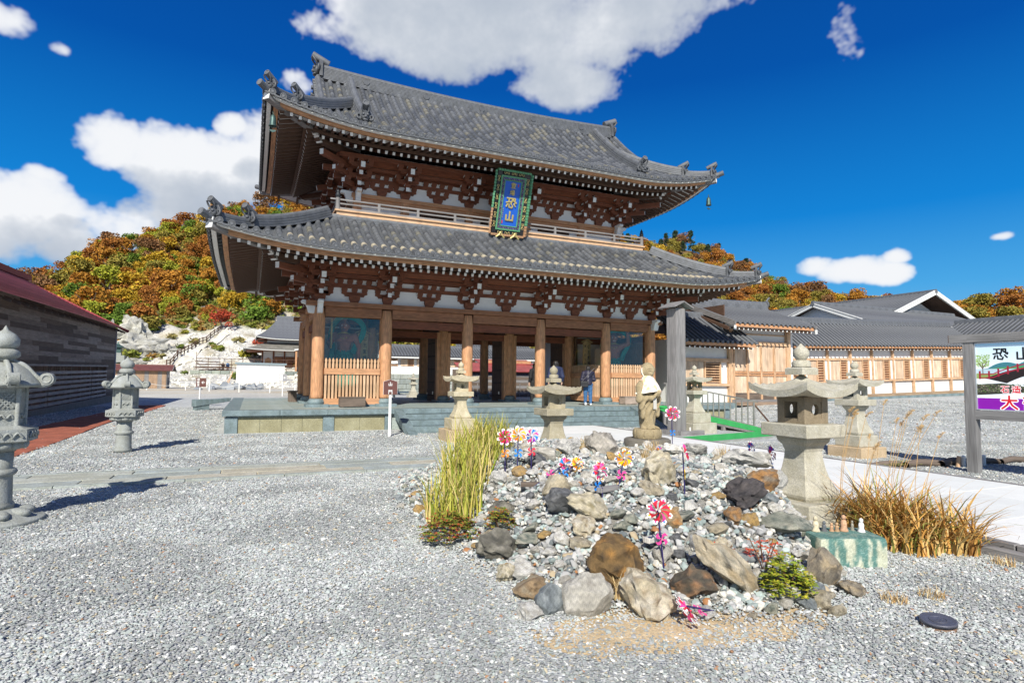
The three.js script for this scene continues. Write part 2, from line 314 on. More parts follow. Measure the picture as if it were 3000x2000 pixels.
const INK = {
  mountain: [[[0.5, 0.05], [0.5, 0.9]], [[0.12, 0.4], [0.12, 0.9], [0.88, 0.9]], [[0.88, 0.38], [0.88, 0.93]]],
  gate: [[[0.1, 0.05], [0.1, 0.98]], [[0.1, 0.08], [0.42, 0.08], [0.42, 0.42]], [[0.1, 0.25], [0.42, 0.25]], [[0.1, 0.42], [0.42, 0.42]], [[0.58, 0.08], [0.9, 0.08], [0.9, 0.95], [0.8, 0.9]], [[0.58, 0.08], [0.58, 0.42]], [[0.58, 0.25], [0.9, 0.25]], [[0.58, 0.42], [0.9, 0.42]]],
  fear: [[[0.08, 0.1], [0.48, 0.1]], [[0.28, 0.1], [0.28, 0.42]], [[0.04, 0.48], [0.5, 0.4]], [[0.6, 0.1], [0.58, 0.35], [0.5, 0.5]], [[0.6, 0.1], [0.86, 0.1], [0.86, 0.42], [0.97, 0.5], [0.98, 0.4]], [[0.7, 0.22], [0.76, 0.34]], [[0.16, 0.62], [0.08, 0.84]], [[0.3, 0.6], [0.34, 0.88], [0.62, 0.92], [0.68, 0.76]], [[0.5, 0.56], [0.58, 0.68]], [[0.8, 0.58], [0.94, 0.76]]],
  big: [[[0.08, 0.35], [0.92, 0.35]], [[0.5, 0.05], [0.5, 0.35], [0.36, 0.68], [0.06, 0.95]], [[0.5, 0.35], [0.66, 0.7], [0.95, 0.95]]],
  stone: [[[0.08, 0.1], [0.92, 0.1]], [[0.46, 0.1], [0.32, 0.45], [0.06, 0.72]], [[0.3, 0.48], [0.3, 0.95]], [[0.3, 0.5], [0.84, 0.5], [0.84, 0.95]], [[0.3, 0.9], [0.84, 0.9]]],
  make: [[[0.1, 0.1], [0.2, 0.22]], [[0.04, 0.4], [0.2, 0.4], [0.2, 0.78]], [[0.04, 0.95], [0.2, 0.8], [0.4, 0.92], [0.96, 0.95]], [[0.46, 0.05], [0.36, 0.24]], [[0.4, 0.18], [0.9, 0.18]], [[0.64, 0.04], [0.64, 0.4]], [[0.32, 0.4], [0.96, 0.4]], [[0.44, 0.52], [0.44, 0.82]], [[0.44, 0.52], [0.86, 0.52], [0.86, 0.82]], [[0.44, 0.8], [0.86, 0.8]]],
  ri: [[[0.3, 0.1], [0.28, 0.42], [0.37, 0.5]], [[0.68, 0.08], [0.72, 0.5], [0.62, 0.78], [0.45, 0.95]]],
  urge: [[[0.05, 0.15], [0.55, 0.15]], [[0.3, 0.02], [0.3, 0.15]], [[0.18, 0.22], [0.06, 0.5]], [[0.16, 0.4], [0.16, 0.95]], [[0.16, 0.42], [0.54, 0.42]], [[0.36, 0.3], [0.36, 0.92]], [[0.16, 0.58], [0.52, 0.58]], [[0.16, 0.74], [0.52, 0.74]], [[0.16, 0.92], [0.56, 0.92]], [[0.6, 0.3], [0.94, 0.3], [0.92, 0.8], [0.84, 0.92], [0.76, 0.84]], [[0.76, 0.08], [0.74, 0.5], [0.56, 0.95]]],
  spirit: [[[0.2, 0.06], [0.8, 0.06]], [[0.08, 0.2], [0.92, 0.2], [0.88, 0.32]], [[0.08, 0.2], [0.05, 0.34]], [[0.5, 0.06], [0.5, 0.42]], [[0.22, 0.3], [0.38, 0.3]], [[0.62, 0.3], [0.78, 0.3]], [[0.22, 0.41], [0.38, 0.41]], [[0.62, 0.41], [0.78, 0.41]], [[0.15, 0.53], [0.85, 0.53]], [[0.38, 0.53], [0.38, 0.92]], [[0.62, 0.53], [0.62, 0.92]], [[0.2, 0.64], [0.28, 0.8]], [[0.8, 0.64], [0.72, 0.8]], [[0.05, 0.93], [0.95, 0.93]]],
  place: [[[0.04, 0.35], [0.36, 0.35]], [[0.2, 0.1], [0.2, 0.8]], [[0.02, 0.84], [0.38, 0.72]], [[0.5, 0.06], [0.5, 0.4]], [[0.5, 0.06], [0.86, 0.06], [0.86, 0.4]], [[0.5, 0.23], [0.86, 0.23]], [[0.5, 0.4], [0.86, 0.4]], [[0.4, 0.52], [0.96, 0.52]], [[0.52, 0.52], [0.4, 0.78]], [[0.5, 0.63], [0.92, 0.63], [0.88, 0.9], [0.8, 0.94]], [[0.66, 0.64], [0.5, 0.92]], [[0.8, 0.64], [0.66, 0.94]]],
  man: [[[0.35, 0.05], [0.08, 0.5]], [[0.25, 0.35], [0.25, 0.95]], [[0.5, 0.3], [0.9, 0.3]], [[0.42, 0.8], [0.98, 0.8]]],
  king: [[[0.12, 0.1], [0.88, 0.1]], [[0.5, 0.1], [0.5, 0.9]], [[0.18, 0.48], [0.82, 0.48]], [[0.06, 0.92], [0.94, 0.92]]],
  hall: [[[0.5, 0.02], [0.5, 0.18]], [[0.24, 0.06], [0.3, 0.18]], [[0.76, 0.06], [0.7, 0.18]], [[0.1, 0.34], [0.1, 0.22], [0.9, 0.22], [0.9, 0.34]], [[0.3, 0.36], [0.3, 0.54]], [[0.3, 0.36], [0.7, 0.36], [0.7, 0.54]], [[0.3, 0.54], [0.7, 0.54]], [[0.16, 0.72], [0.84, 0.72]], [[0.5, 0.56], [0.5, 0.92]], [[0.06, 0.94], [0.94, 0.94]]],
  tower: [[[0.04, 0.35], [0.34, 0.35]], [[0.19, 0.12], [0.19, 0.8]], [[0.02, 0.86], [0.36, 0.74]], [[0.4, 0.14], [0.96, 0.14]], [[0.55, 0.03], [0.55, 0.25]], [[0.8, 0.03], [0.8, 0.25]], [[0.68, 0.28], [0.4, 0.5]], [[0.68, 0.28], [0.96, 0.5]], [[0.55, 0.5], [0.82, 0.5]], [[0.5, 0.62], [0.5, 0.92]], [[0.5, 0.62], [0.88, 0.62], [0.88, 0.92]], [[0.5, 0.9], [0.88, 0.9]]],
  crone: [[[0.08, 0.1], [0.14, 0.2]], [[0.04, 0.28], [0.12, 0.36]], [[0.04, 0.54], [0.18, 0.4]], [[0.32, 0.12], [0.3, 0.36], [0.22, 0.54]], [[0.32, 0.14], [0.9, 0.14], [0.84, 0.24]], [[0.6, 0.02], [0.6, 0.28]], [[0.36, 0.28], [0.82, 0.28], [0.4, 0.54]], [[0.44, 0.36], [0.9, 0.54]], [[0.06, 0.66], [0.94, 0.66]], [[0.46, 0.56], [0.28, 0.8], [0.8, 0.98]], [[0.7, 0.66], [0.5, 0.88], [0.12, 0.98]]],
};
function ink(ctx, name, x, y, s, width, color, outline) {
  ctx.lineCap = 'round'; ctx.lineJoin = 'round';
  for (const [w, c] of outline ? [[width * 2.1, outline], [width, color]] : [[width, color]]) { ctx.lineWidth = w; ctx.strokeStyle = c; for (const st of INK[name]) { ctx.beginPath(); st.forEach(([a, b], i) => (i ? ctx.lineTo(x + a * s, y + b * s) : ctx.moveTo(x + a * s, y + b * s))); ctx.stroke(); } }
}
function inkGeo(name, x, y, s, w, d) { const k = K(); for (const st of INK[name]) for (let i = 0; i + 1 < st.length; i++) { const [a, b] = st[i], [c, e] = st[i + 1], A = [x + a * s, y - b * s], B = [x + c * s, y - e * s], L = Math.hypot(B[0] - A[0], B[1] - A[1]), an = Math.atan2(B[1] - A[1], B[0] - A[0]); k.rbox(L + w * 0.8, w, d, Math.min(w, d) * 0.3, (A[0] + B[0]) / 2, (A[1] + B[1]) / 2, 0, 0, 0, an); } return k.geo('x'); }
function canvasTex(w, h, draw) { const c = document.createElement('canvas'); c.width = w; c.height = h; draw(c.getContext('2d'), w, h); const t = new THREE.CanvasTexture(c); t.colorSpace = THREE.SRGBColorSpace; return t; }
// ---------------------------------------------------------------- stone platform under the gate
const PLAT = 0.65;
{
  const p = thing('stone_platform', 'low stone platform with blue-grey coping and front steps under the gate', 'platform');
  const x0 = -9.56, x1 = 9.56, z1 = 1.95, z0 = -9.6, r = rng(5);
  obj('core', K().box(x1 - x0 - 0.3, PLAT - 0.02, z1 - z0 - 0.3, 0, (PLAT - 0.02) / 2, (z0 + z1) / 2).geo(), MAT.slateTop, p);
  // paving slabs on top
  const pav = K();
  const slabs = [];
  const nx = 12, nz = 9, dx = (x1 - x0 - 0.9) / nx, dz = (z1 - z0 - 0.9) / nz;
  const sg = metres(new THREE.BoxGeometry(dx - 0.008, 0.04, dz - 0.008), 'x');
  for (let i = 0; i < nx; i++) for (let j = 0; j < nz; j++) slabs.push({ m: M4(x0 + 0.45 + dx * (i + 0.5), PLAT - 0.016 + (r() - 0.5) * 0.002, z0 + 0.45 + dz * (j + 0.5)), k: r() < 0.5 ? 0 : 1 });
  const sT2 = mat([0.3, 0.36, 0.34], { kind: 'stained', size: 1.7, roughness: 0.6 });
  pieces(p, 'paving_slab', slabs, sg, [MAT.slateTop, sT2], 300);
  // coping stones along the edges, with joints
  const cope = (a, b, fixed, along) => {
    let t = a; 
    while (t < b - 0.01) {
      let L = Math.min(b - t, 1.55 + (r() - 0.5) * 0.5); if (b - t - L < 0.5) L = b - t;
      const g = new RoundedBoxGeometry(L - 0.006, 0.16, 0.46, 1, 0.012), m = obj('coping_stone', metres(g, 'x', r() * 3), MAT.slate, p);
      if (along === 'x') m.position.set(t + L / 2, PLAT - 0.076, fixed); else { m.rotation.y = Math.PI / 2; m.position.set(fixed, PLAT - 0.076, t + L / 2); }
      t += L;
    }
  };
  cope(x0, -4.68, z1 - 0.22, 'x'); cope(4.68, x1, z1 - 0.22, 'x'); cope(-4.68, 4.68, z1 - 0.22, 'x');
  cope(z0, z1 - 0.47, x0 + 0.23, 'z'); cope(z0, z1 - 0.47, x1 - 0.23, 'z');
  // face panels and dark posts
  const face = (a, b) => {
    const n = Math.round((b - a) / 0.66), d = (b - a) / n;
    for (let i = 0; i < n; i++) { const m = obj('face_panel', metres(new THREE.BoxGeometry(d - 0.008, PLAT - 0.2, 0.08), 'x', i * 0.7), MAT.panel, p); m.position.set(a + d * (i + 0.5), (PLAT - 0.17) / 2 - 0.02, z1 - 0.17); }
  };
  const post = (x, w) => { const m = obj('face_post', metres(new THREE.BoxGeometry(w, PLAT - 0.17, 0.12), 'x', x), MAT.slate, p); m.position.set(x, (PLAT - 0.17) / 2 - 0.01, z1 - 0.15); };
  post(x0 + 0.24, 0.34); post(-6.62, 0.32); post(-4.8, 0.2); post(x1 - 0.24, 0.34); post(6.62, 0.32); post(4.8, 0.2);
  face(x0 + 0.42, -6.79); face(-6.45, -4.91); face(4.91, 6.45); face(6.79, x1 - 0.42);
  for (const s of [-1, 1]) {
    const n = 16, d = (z1 - 0.3 - z0) / n;
    for (let i = 0; i < n; i++) { const m = obj('face_panel', metres(new THREE.BoxGeometry(0.08, PLAT - 0.2, d - 0.008), 'z', i * 0.7), MAT.panel, p); m.position.set(s * (x1 - 0.13), (PLAT - 0.17) / 2 - 0.02, z0 + d * (i + 0.5)); }
  }
  // steps
  const run = 0.345, rise = PLAT / 4;
  for (let k = 0; k < 4; k++) {
    const top = PLAT - rise * k, zf = z1 + 0.02 + run * k; let t = -4.36;
    if (k === 0) continue;
    while (t < 4.35) {
      let L = Math.min(4.36 - t, 1.2 + r() * 1.1); if (4.36 - t - L < 0.4) L = 4.36 - t;
      const g = new RoundedBoxGeometry(L - 0.005, rise - 0.004, 0.42, 1, 0.008), m = obj('step_stone', metres(g, 'x', r() * 4), MAT.slate, p);
      m.position.set(t + L / 2, top - rise / 2, zf - 0.21); t += L;
    }
  }
  obj('step_foot', K().box(8.8, 0.03, 0.16, 0, 0.015, z1 + 0.02 + run * 3 + 0.32).geo('x'), MAT.slate, p);
  for (const s of [-1, 1]) {   // sloping side slabs
    const g = K().shape([[0, PLAT], [0.02, PLAT], [2.0, 0.0], [2.0, -0.03], [1.55, -0.03], [0, 0.42]].map(([a, b]) => [a, b]), 0.26, M4(0, 0, 0, 0, -Math.PI / 2, 0)).geo('z');
    const m = obj('stair_side_slab', g, MAT.slate, p); m.position.set(s * 4.5 + 0.13, 0, z1);
  }
}

// ---------------------------------------------------------------- the gate
const WC = -3.03, COLX = [-6.815, -4.545, -1.515, 1.515, 4.545, 6.815], COLZ = [0, -3.03, -6.06];
const gate = thing('temple_gate', 'two-storey wooden temple gate with grey tiled roofs and white rafter ends', 'gate');
{
  const g = gate, r = rng(21);
  // columns with stone bases
  const R = 0.205, top = 3.98;
  const colG = K().lathe([[0, PLAT + 0.27], [R * 0.84, PLAT + 0.27], [R * 0.95, PLAT + 0.31], [R, PLAT + 0.4], [R, 2.6], [R * 0.985, 3.3], [R * 0.93, 3.72], [R * 0.8, top], [0, top]], 28).geo('y');
  const baseG = K().lathe([[0, PLAT + 0.27], [0.2, PLAT + 0.275], [0.24, PLAT + 0.25], [0.275, PLAT + 0.2], [0.285, PLAT + 0.15], [0.26, PLAT + 0.1], [0.25, PLAT + 0.09], [0, PLAT + 0.09]], 28).rbox(0.72, 0.11, 0.72, 0.01, 0, PLAT + 0.045, 0).geo('x');
  for (const z of COLZ) for (const x of COLX) {
    const c = obj('column', colG, MAT.wood, g); c.position.set(x, 0, z);
    obj('base_stone', baseG, MAT.slate, c);
  }
  // tie beams and plates
  const beam = (name, w, h, d, x, y, z, m = MAT.woodRed, grain) => { const o = obj(name, K().box(w, h, d).geo(grain ?? (w > d ? 'x' : 'z'), x + z), m, g); o.position.set(x, y, z); return o; };
  for (const z of COLZ) {
    for (let i = 0; i < 5; i++) { const a = COLX[i] + 0.19, b = COLX[i + 1] - 0.19; beam('head_beam', b - a, 0.32, 0.2, (a + b) / 2, 3.86, z, MAT.woodBeam); if (z < 0 || (i > 0 && i < 4)) beam('tie_beam', b - a, 0.26, 0.16, (a + b) / 2, z < 0 ? 3.42 : 3.52, z - (z < 0 ? 0 : 0.05), MAT.woodRed); }
    beam('wall_plate', 14.5, 0.16, 0.46, 0, 4.11, z, MAT.woodBeam);
  }
  for (const x of [COLX[0], COLX[5]]) {
    for (let i = 0; i < 2; i++) { beam('head_beam', 0.2, 0.32, 2.64, x, 3.86, -1.515 - i * 3.03, MAT.wood); beam('tie_beam', 0.16, 0.24, 2.64, x, 3.42, -1.515 - i * 3.03); }
    for (const z of [-1.515, -4.545]) beam('wall_plate', 0.46, 0.158, 2.56, x, 4.11, z, MAT.wood);
  }
  for (const x of COLX.slice(1, 5)) for (let i = 0; i < 2; i++) beam('cross_beam', 0.24, 0.34, 2.62, x, 3.78, -1.515 - i * 3.03, MAT.woodDark);
  obj('ceiling', K().box(13.3, 0.05, 5.8, 0, 4.24, WC).geo('x'), MAT.woodDark, g);
  // white plaster behind the brackets, lower storey then upper storey
  const plaster = (hx, z0, z1, y0, y1) => { const k = (w, d, x, z) => { const o = obj('plaster_wall', K().box(w, y1 - y0, d).geo(), MAT.white, g); o.position.set(x, (y0 + y1) / 2, z); }; k(hx * 2, 0.08, 0, z1); k(hx * 2, 0.08, 0, z0); k(0.08, z1 - z0 - 0.09, -hx + 0.04, (z0 + z1) / 2); k(0.08, z1 - z0 - 0.09, hx - 0.04, (z0 + z1) / 2); };
  plaster(6.82, -6.06, 0, 4.19, 5.62);
  // painted noses at the corners of the plates
  const nose = (x, z, y) => {
    const sx = Math.sign(x);
    const prof = [[0, 0.24], [0.4, 0.26], [0.44, 0.22], [0.42, 0.17], [0.3, 0.14], [0.24, 0.02], [0.2, -0.14], [0, -0.16]];
    for (const [ry, dx, dz] of [[sx > 0 ? 0 : Math.PI, sx * 0.14, 0], [-Math.PI / 2, 0, 0.14]]) { const o = obj('beam_nose', K().shape(prof, 0.15, M4(0, 0, -0.075), 0.012).geo('x'), MAT.paint, g); o.rotation.y = ry; o.position.set(x + dx, y, z + dz); }
  };
  nose(-6.815, 0, 3.94); nose(6.815, 0, 3.94);

  // --- bracket sets
  const W1 = [MAT.woodRed, MAT.paint];
  const armG = (L) => { const h = 0.15, e = 0.11, s = [[-L / 2, h], [L / 2, h], [L / 2, h * 0.55]]; for (let i = 1; i <= 4; i++) s.push([L / 2 - e * Math.sin(i / 4 * Math.PI / 2), h * 0.55 - h * 0.55 * (1 - Math.cos(i / 4 * Math.PI / 2))]); for (let i = 4; i >= 1; i--) s.push([-L / 2 + e * Math.sin(i / 4 * Math.PI / 2), h * 0.55 - h * 0.55 * (1 - Math.cos(i / 4 * Math.PI / 2))]); s.push([-L / 2, h * 0.55]); return K().shape(s, 0.13, M4(0, 0, -0.065)).geo('x'); };
  const blockG = (w, h) => { const gg = new THREE.BoxGeometry(w, h, w), p = gg.attributes.position; for (let i = 0; i < p.count; i++) if (p.getY(i) < 0) { p.setX(i, p.getX(i) * 0.72); p.setZ(i, p.getZ(i) * 0.72); } const up = new THREE.BoxGeometry(w, h * 0.55, w).translate(0, h * 0.55, 0), lo = gg.scale(1, 0.75, 1).translate(0, -h * 0.1, 0); return [K().add(lo).add(up).geo('x'), null]; };
  const masu = (() => { const w = 0.2, h = 0.15, lo = new THREE.BoxGeometry(w, h * 0.5, w), p = lo.attributes.position; for (let i = 0; i < p.count; i++) if (p.getY(i) < 0) { p.setX(i, p.getX(i) * 0.74); p.setZ(i, p.getZ(i) * 0.74); } lo.translate(0, h * 0.25, 0); const up = new THREE.BoxGeometry(w, h * 0.5, w).translate(0, h * 0.75, 0); const a = endBox(w, h * 0.5, w, 'x').translate(0, h * 0.75, 0); const b = lo; b.clearGroups(); b.addGroup(0, 36, 0); const q = mergeGeometries([b, a].map((s) => { const t = s.toNonIndexed(); return t; }), false); q.clearGroups(); q.addGroup(0, 36, 0); for (let f = 0; f < 6; f++) q.addGroup(36 + f * 6, 6, f < 2 ? 1 : 0); return q; })();
  const daitoG = (() => { const lo = new THREE.BoxGeometry(0.36, 0.12, 0.36), p = lo.attributes.position; for (let i = 0; i < p.count; i++) if (p.getY(i) < 0) { p.setX(i, p.getX(i) * 0.72); p.setZ(i, p.getZ(i) * 0.72); } return K().add(lo, M4(0, 0.06, 0)).box(0.36, 0.13, 0.36, 0, 0.185, 0).geo('x'); })();
  const arm80 = armG(0.86), arm120 = armG(1.16), out1 = endBox(0.13, 0.15, 0.8), out2 = endBox(0.13, 0.15, 1.1), out3 = endBox(0.15, 0.19, 1.6);
  const put = (name, geo, m, x, y, z, par, rx = 0, ry = 0) => { const o = obj(name, geo, m, par); o.position.set(x, y, z); o.rotation.set(rx, ry, 0); return o; };
  function fullSet() {   // origin on the wall plate, z points outwards
    const s = new THREE.Group(); s.name = 'bracket_set';
    put('bearing_block', daitoG, MAT.woodRed, 0, 0, 0, s);
    put('bracket_arm', arm80, MAT.woodRed, 0, 0.2, 0, s);
    put('bracket_arm', out1, W1, 0, 0.29, 0.08, s);
    for (const x of [-0.34, 0.34]) put('small_block', masu, W1, x, 0.35, 0, s);
    put('small_block', masu, W1, 0, 0.37, 0.38, s);
    put('bracket_arm', arm80, MAT.woodRed, 0, 0.49, 0.38, s);
    put('bracket_arm', arm120, MAT.woodRed, 0, 0.49, 0, s);
    put('bracket_arm', out2, W1, 0, 0.57, 0.27, s);
    for (const x of [-0.34, 0, 0.34]) put('small_block', masu, W1, x, 0.64, 0.38, s);
    put('small_block', masu, W1, 0, 0.65, 0.72, s);
    put('tail_rafter', out3, W1, 0, 0.86, 0.42, s, 0.17);
    put('bracket_arm', arm80, MAT.woodRed, 0, 0.77, 0.74, s);
    for (const x of [-0.34, 0, 0.34]) put('small_block', masu, W1, x, 0.92, 0.74, s);
    return s;
  }
  function midSet() {
    const s = new THREE.Group(); s.name = 'bracket_set';
    put('bearing_block', daitoG, MAT.woodRed, 0, 0, 0, s);
    put('bracket_arm', arm80, MAT.woodRed, 0, 0.21, 0.03, s);
    for (const x of [-0.34, 0, 0.34]) put('small_block', masu, W1, x, 0.36, 0.03, s);
    put('bracket_arm', arm120, MAT.woodRed, 0, 0.49, 0.03, s);
    for (const x of [-0.48, -0.16, 0.16, 0.48]) put('small_block', masu, W1, x, 0.64, 0.05, s);
    return s;
  }
  function cornerSet() {
    const s = fullSet();
    const d = new THREE.Group(); 
    for (const [geo, y, q] of [[out1, 0.3, 0.3], [out2, 0.58, 0.62], [out3, 0.87, 0.95]]) put('corner_arm', geo, W1, -q * 0.707, y, q * 0.707, s, 0, -Math.PI / 4).scale.set(1, 1, 1.3);
    for (const [geo, y, q] of [[out1, 0.3, 0.12], [out2, 0.58, 0.3], [out3, 0.85, 0.42]]) put('bracket_arm', geo, W1, -q, y, 0, s, 0, -Math.PI / 2);
    for (const [y, q] of [[0.37, 0.4], [0.65, 0.72]]) { put('small_block', masu, W1, -q * 0.95, y, q * 0.95, s); put('small_block', masu, W1, -q, y, 0, s); put('bracket_arm', arm80, MAT.woodRed, -q, y + 0.12, 0, s, 0, Math.PI / 2); }
    return s;
  }
  const full = fullSet(), mid = midSet(), corner = cornerSet();
  const place = (src, x, y, z, ry, mirror) => { const c = src.clone(); c.position.set(x, y, z); c.rotation.y = ry; if (mirror) c.scale.x = -1; g.add(c); };
  function storey(xs, zs, y) {
    const n = xs.length - 1;
    place(corner, xs[0], y, zs[0], 0); place(corner, xs[n], y, zs[0], 0, true);
    for (let i = 1; i < n; i++) place(full, xs[i], y, zs[0], 0);
    for (let i = 0; i < n; i++) place(mid, (xs[i] + xs[i + 1]) / 2, y, zs[0], 0);
    for (const [k, s] of [[0, -1], [n, 1]]) { place(full, xs[k], y, zs[1], s * Math.PI / 2); place(full, xs[k], y, zs[2], s * Math.PI / 2); for (let j = 0; j < 2; j++) place(mid, xs[k], y, (zs[j] + zs[j + 1]) / 2, s * Math.PI / 2); }
    // through beams along the wall, the outer purlin and the sloping boards between them
    const hx = -xs[0], zf = zs[0], zb = zs[2];
    const ring = (name, o, yy, w, h, m) => { for (const [a, b, L, ax] of [[0, zf + o, hx * 2 + o * 2, 'x'], [0, zb - o, hx * 2 + o * 2, 'x'], [-hx - o, WC, zf - zb + 2 * o - w, 'z'], [hx + o, WC, zf - zb + 2 * o - w, 'z']]) { const q = obj(name, K().box(ax === 'x' ? L : w, h, ax === 'x' ? w : L).geo(ax, yy + a), m, g); q.position.set(a, yy, b); } };
    ring('wall_beam', 0.03, y + 0.86, 0.14, 0.14, MAT.woodRed);
    ring('wall_beam', 0.04, y + 0.565, 0.1, 0.13, MAT.woodRed);
    ring('purlin', 0.74, y + 1.13, 0.15, 0.16, MAT.woodRed);
    ring('step_purlin', 0.38, y + 0.86, 0.12, 0.12, MAT.woodRed);
    for (const [o0, o1, y0, y1] of [[0.09, 0.34, 0.9, 0.915], [0.42, 0.7, 0.94, 1.07]]) {
      const kk = K(), q = [[hx, zf - WC], [0, 0]];
      const c = (o) => [[-hx - o, zf + o], [hx + o, zf + o], [hx + o, zb - o], [-hx - o, zb - o]];
      const a = c(o0), b = c(o1);
      for (let s = 0; s < 4; s++) { const t = (s + 1) % 4, pos = [[a[s], y + y0], [a[t], y + y0], [b[t], y + y1], [a[s], y + y0], [b[t], y + y1], [b[s], y + y1]].flatMap(([p, h]) => [p[0], h, p[1]]); const gg = new THREE.BufferGeometry(); gg.setAttribute('position', new THREE.Float32BufferAttribute(pos, 3)); gg.computeVertexNormals(); kk.list.push(gg); }
      obj('sloping_boards', kk.geo('x'), MAT.woodRed, g);
    }
  }
  storey(COLX, COLZ, 4.2);
  const UX = [-5.545, -3.795, -1.265, 1.265, 3.795, 5.545], UZ = [-0.85, -3.03, -5.21];
  storey(UX, UZ, 8.28);

  // --- rafters, hip beams, eave boards
  const lowE = { hx: 10.05, hz: 6.13, y: 5.45, lift: 0.47, span: 4.05 }, upE = { hx: 8.75, hz: 5.08, y: 9.65, lift: 0.58, span: 3.9 };
  const liftAt = (E, L, a) => E.lift * Math.max(0, (E.span - (L - Math.abs(a))) / E.span) ** 2;
  const frame = (k) => [[1, 0, 0, 1], [0, -1, 1, 0], [-1, 0, 0, -1], [0, 1, -1, 0]][k];   // front, right, back, left: [t.x, t.z, n.x, n.z]
  const world = (k, a, n, y) => { const [tx, tz, nx, nz] = frame(k); return V(tx * a + nx * n, y, WC + tz * a + nz * n); };
  const raftG = endBox(1, 1, 1);
  function eaves(E, wallX, wallZ, o) {
    // o: rows of rafters as distances inside the eave and heights below the tile line
    for (let k = 0; k < 4; k++) {
      const L = k % 2 ? E.hz : E.hx, N = k % 2 ? E.hx : E.hz, wl = k % 2 ? wallZ : wallX, wn = k % 2 ? wallX : wallZ;
      const inner = (a) => { const f = clamp((Math.abs(a) - wl) / (L - wl)); return wn + f * (N - wn); };
      for (const row of o.rows) {
        const reach = L - row.inset * 0.93, count = Math.floor(reach / o.step);
        for (let i = -count; i <= count; i++) {
          const a = (i + (o.half ? 0.5 : 0)) * o.step; if (Math.abs(a) > reach - 0.05) continue;
          const tip = N - row.inset, back = Math.max(inner(a), row.back(N)); if (tip - back < 0.12) continue;
          const li = liftAt(E, L, a), yT = E.y + row.dy + li * 0.95, yB = yT + row.slope * (tip - back) - li * 0.25 * (tip - back) / 3;
          const A = world(k, a, back, yB), B = world(k, a, tip, yT), len = A.distanceTo(B);
          if (k === 2 && i % 3) continue;
          const m = obj(row.name, raftG, [MAT.woodDark, MAT.paint], g);
          m.position.copy(A).add(B).multiplyScalar(0.5); m.lookAt(B.x + 0, B.y, B.z); m.scale.set(0.085, 0.105, len);
        }
      }
      // boards above the rafters
      for (const row of o.rows) {
        const sh = sheet(40, 2, (u, v) => { const a = (u * 2 - 1) * (L - row.inset - 0.02), tip = N - row.inset - 0.03, back = Math.min(tip, Math.max(inner(a), row.back(N))), n = lerp(tip, back, v), li = liftAt(E, L, a); const p = world(k, a, n, E.y + row.dy + li * 0.95 + row.slope * (tip - n) - li * 0.25 * (tip - n) / 3 + 0.06); return [p.x, p.y, p.z]; });
        obj('eave_boards', metres(sh, 'x'), row.boards, g);
      }
      // fascia beams following the curve: brown beam, then the white strip under the tiles
      for (const [name, ins, dy, w, h, m, lf] of [['eave_support_beam', o.rows[1].inset - 0.06, o.rows[1].dy + 0.13, 0.1, 0.09, MAT.woodDark, 0.95], ['eave_beam', o.rows[0].inset - 0.1, o.rows[0].dy + 0.125, 0.14, 0.15, MAT.wood, 0.97], ['eave_edge_strip', 0.12, -0.115, 0.12, 0.06, MAT.paint, 1]]) {
        const Lq = L - ins, pts = []; for (let i = 0; i <= 36; i++) { const a = (i / 18 - 1) * Lq, p = world(k, a, N - ins, E.y + dy + liftAt(E, L, a) * lf); pts.push(p); }
        obj(name, metres(sweep(pts, [[-w / 2, -h / 2], [w / 2, -h / 2], [w / 2, h / 2], [-w / 2, h / 2]]), k % 2 ? 'z' : 'x'), m, g);
      }
    }
    // hip beams
    for (const sx of [-1, 1]) for (const sz of [-1, 1]) {
      const tip = V(sx * (E.hx - 0.06), E.y - 0.1 + E.lift * 0.9, WC + sz * (E.hz - 0.06)), root = V(sx * wallX, E.y + o.hipRoot, WC + sz * wallZ), p = (t, dy) => root.clone().lerp(tip, t).add(V(0, dy, 0));
      const pts = []; for (let i = 0; i <= 8; i++) { const t = i / 8; pts.push(p(t, -0.32 * Math.sin(t * Math.PI) * 0.5)); }
      const up = sweep(pts, [[-0.11, -0.14], [0.11, -0.14], [0.11, 0.14], [-0.11, 0.14]]);
      const h = obj('hip_beam', metres(up, 'x'), MAT.woodGrey, g);
      const dir = tip.clone().sub(pts[7]).normalize();
      const cap = obj('beam_end', new RoundedBoxGeometry(0.235, 0.3, 0.03, 1, 0.01), MAT.paint, h); cap.position.copy(tip).addScaledVector(dir, 0.02); cap.lookAt(tip.clone().addScaledVector(dir, 2));
      // the lower hip beam ends in a scalloped white face
      const pts2 = pts.slice(0, 5).map((q) => q.clone().add(V(0, -0.24, 0)));
      const h2 = obj('lower_hip_beam', metres(sweep(pts2, [[-0.1, -0.12], [0.1, -0.12], [0.1, 0.12], [-0.1, 0.12]]), 'x'), MAT.woodDark, g);
      const e = pts2[4], dd = pts2[4].clone().sub(pts2[3]).normalize();
      const sc = K(); for (let i = 0; i < 4; i++) sc.cyl(0.05, 0.05, 0.2, 8, 0, 0.1 - i * 0.07, 0.06 - i * 0.06, 0, 0, Math.PI / 2);
      const s2 = obj('beam_end', sc.geo(), MAT.paint, h2); s2.position.copy(e); s2.lookAt(e.clone().add(V(dd.x, 0, dd.z)));
    }
  }
  eaves(lowE, 6.815, 3.03, { step: 0.2615, hipRoot: 0.28, half: true, rows: [
    { name: 'flying_rafter', inset: 0.5, dy: -0.285, slope: 0.26, back: (N) => N - 1.75, boards: MAT.white },
    { name: 'rafter', inset: 1.4, dy: -0.245, slope: 0.36, back: (N) => N - 3.2, boards: MAT.woodRed }] });
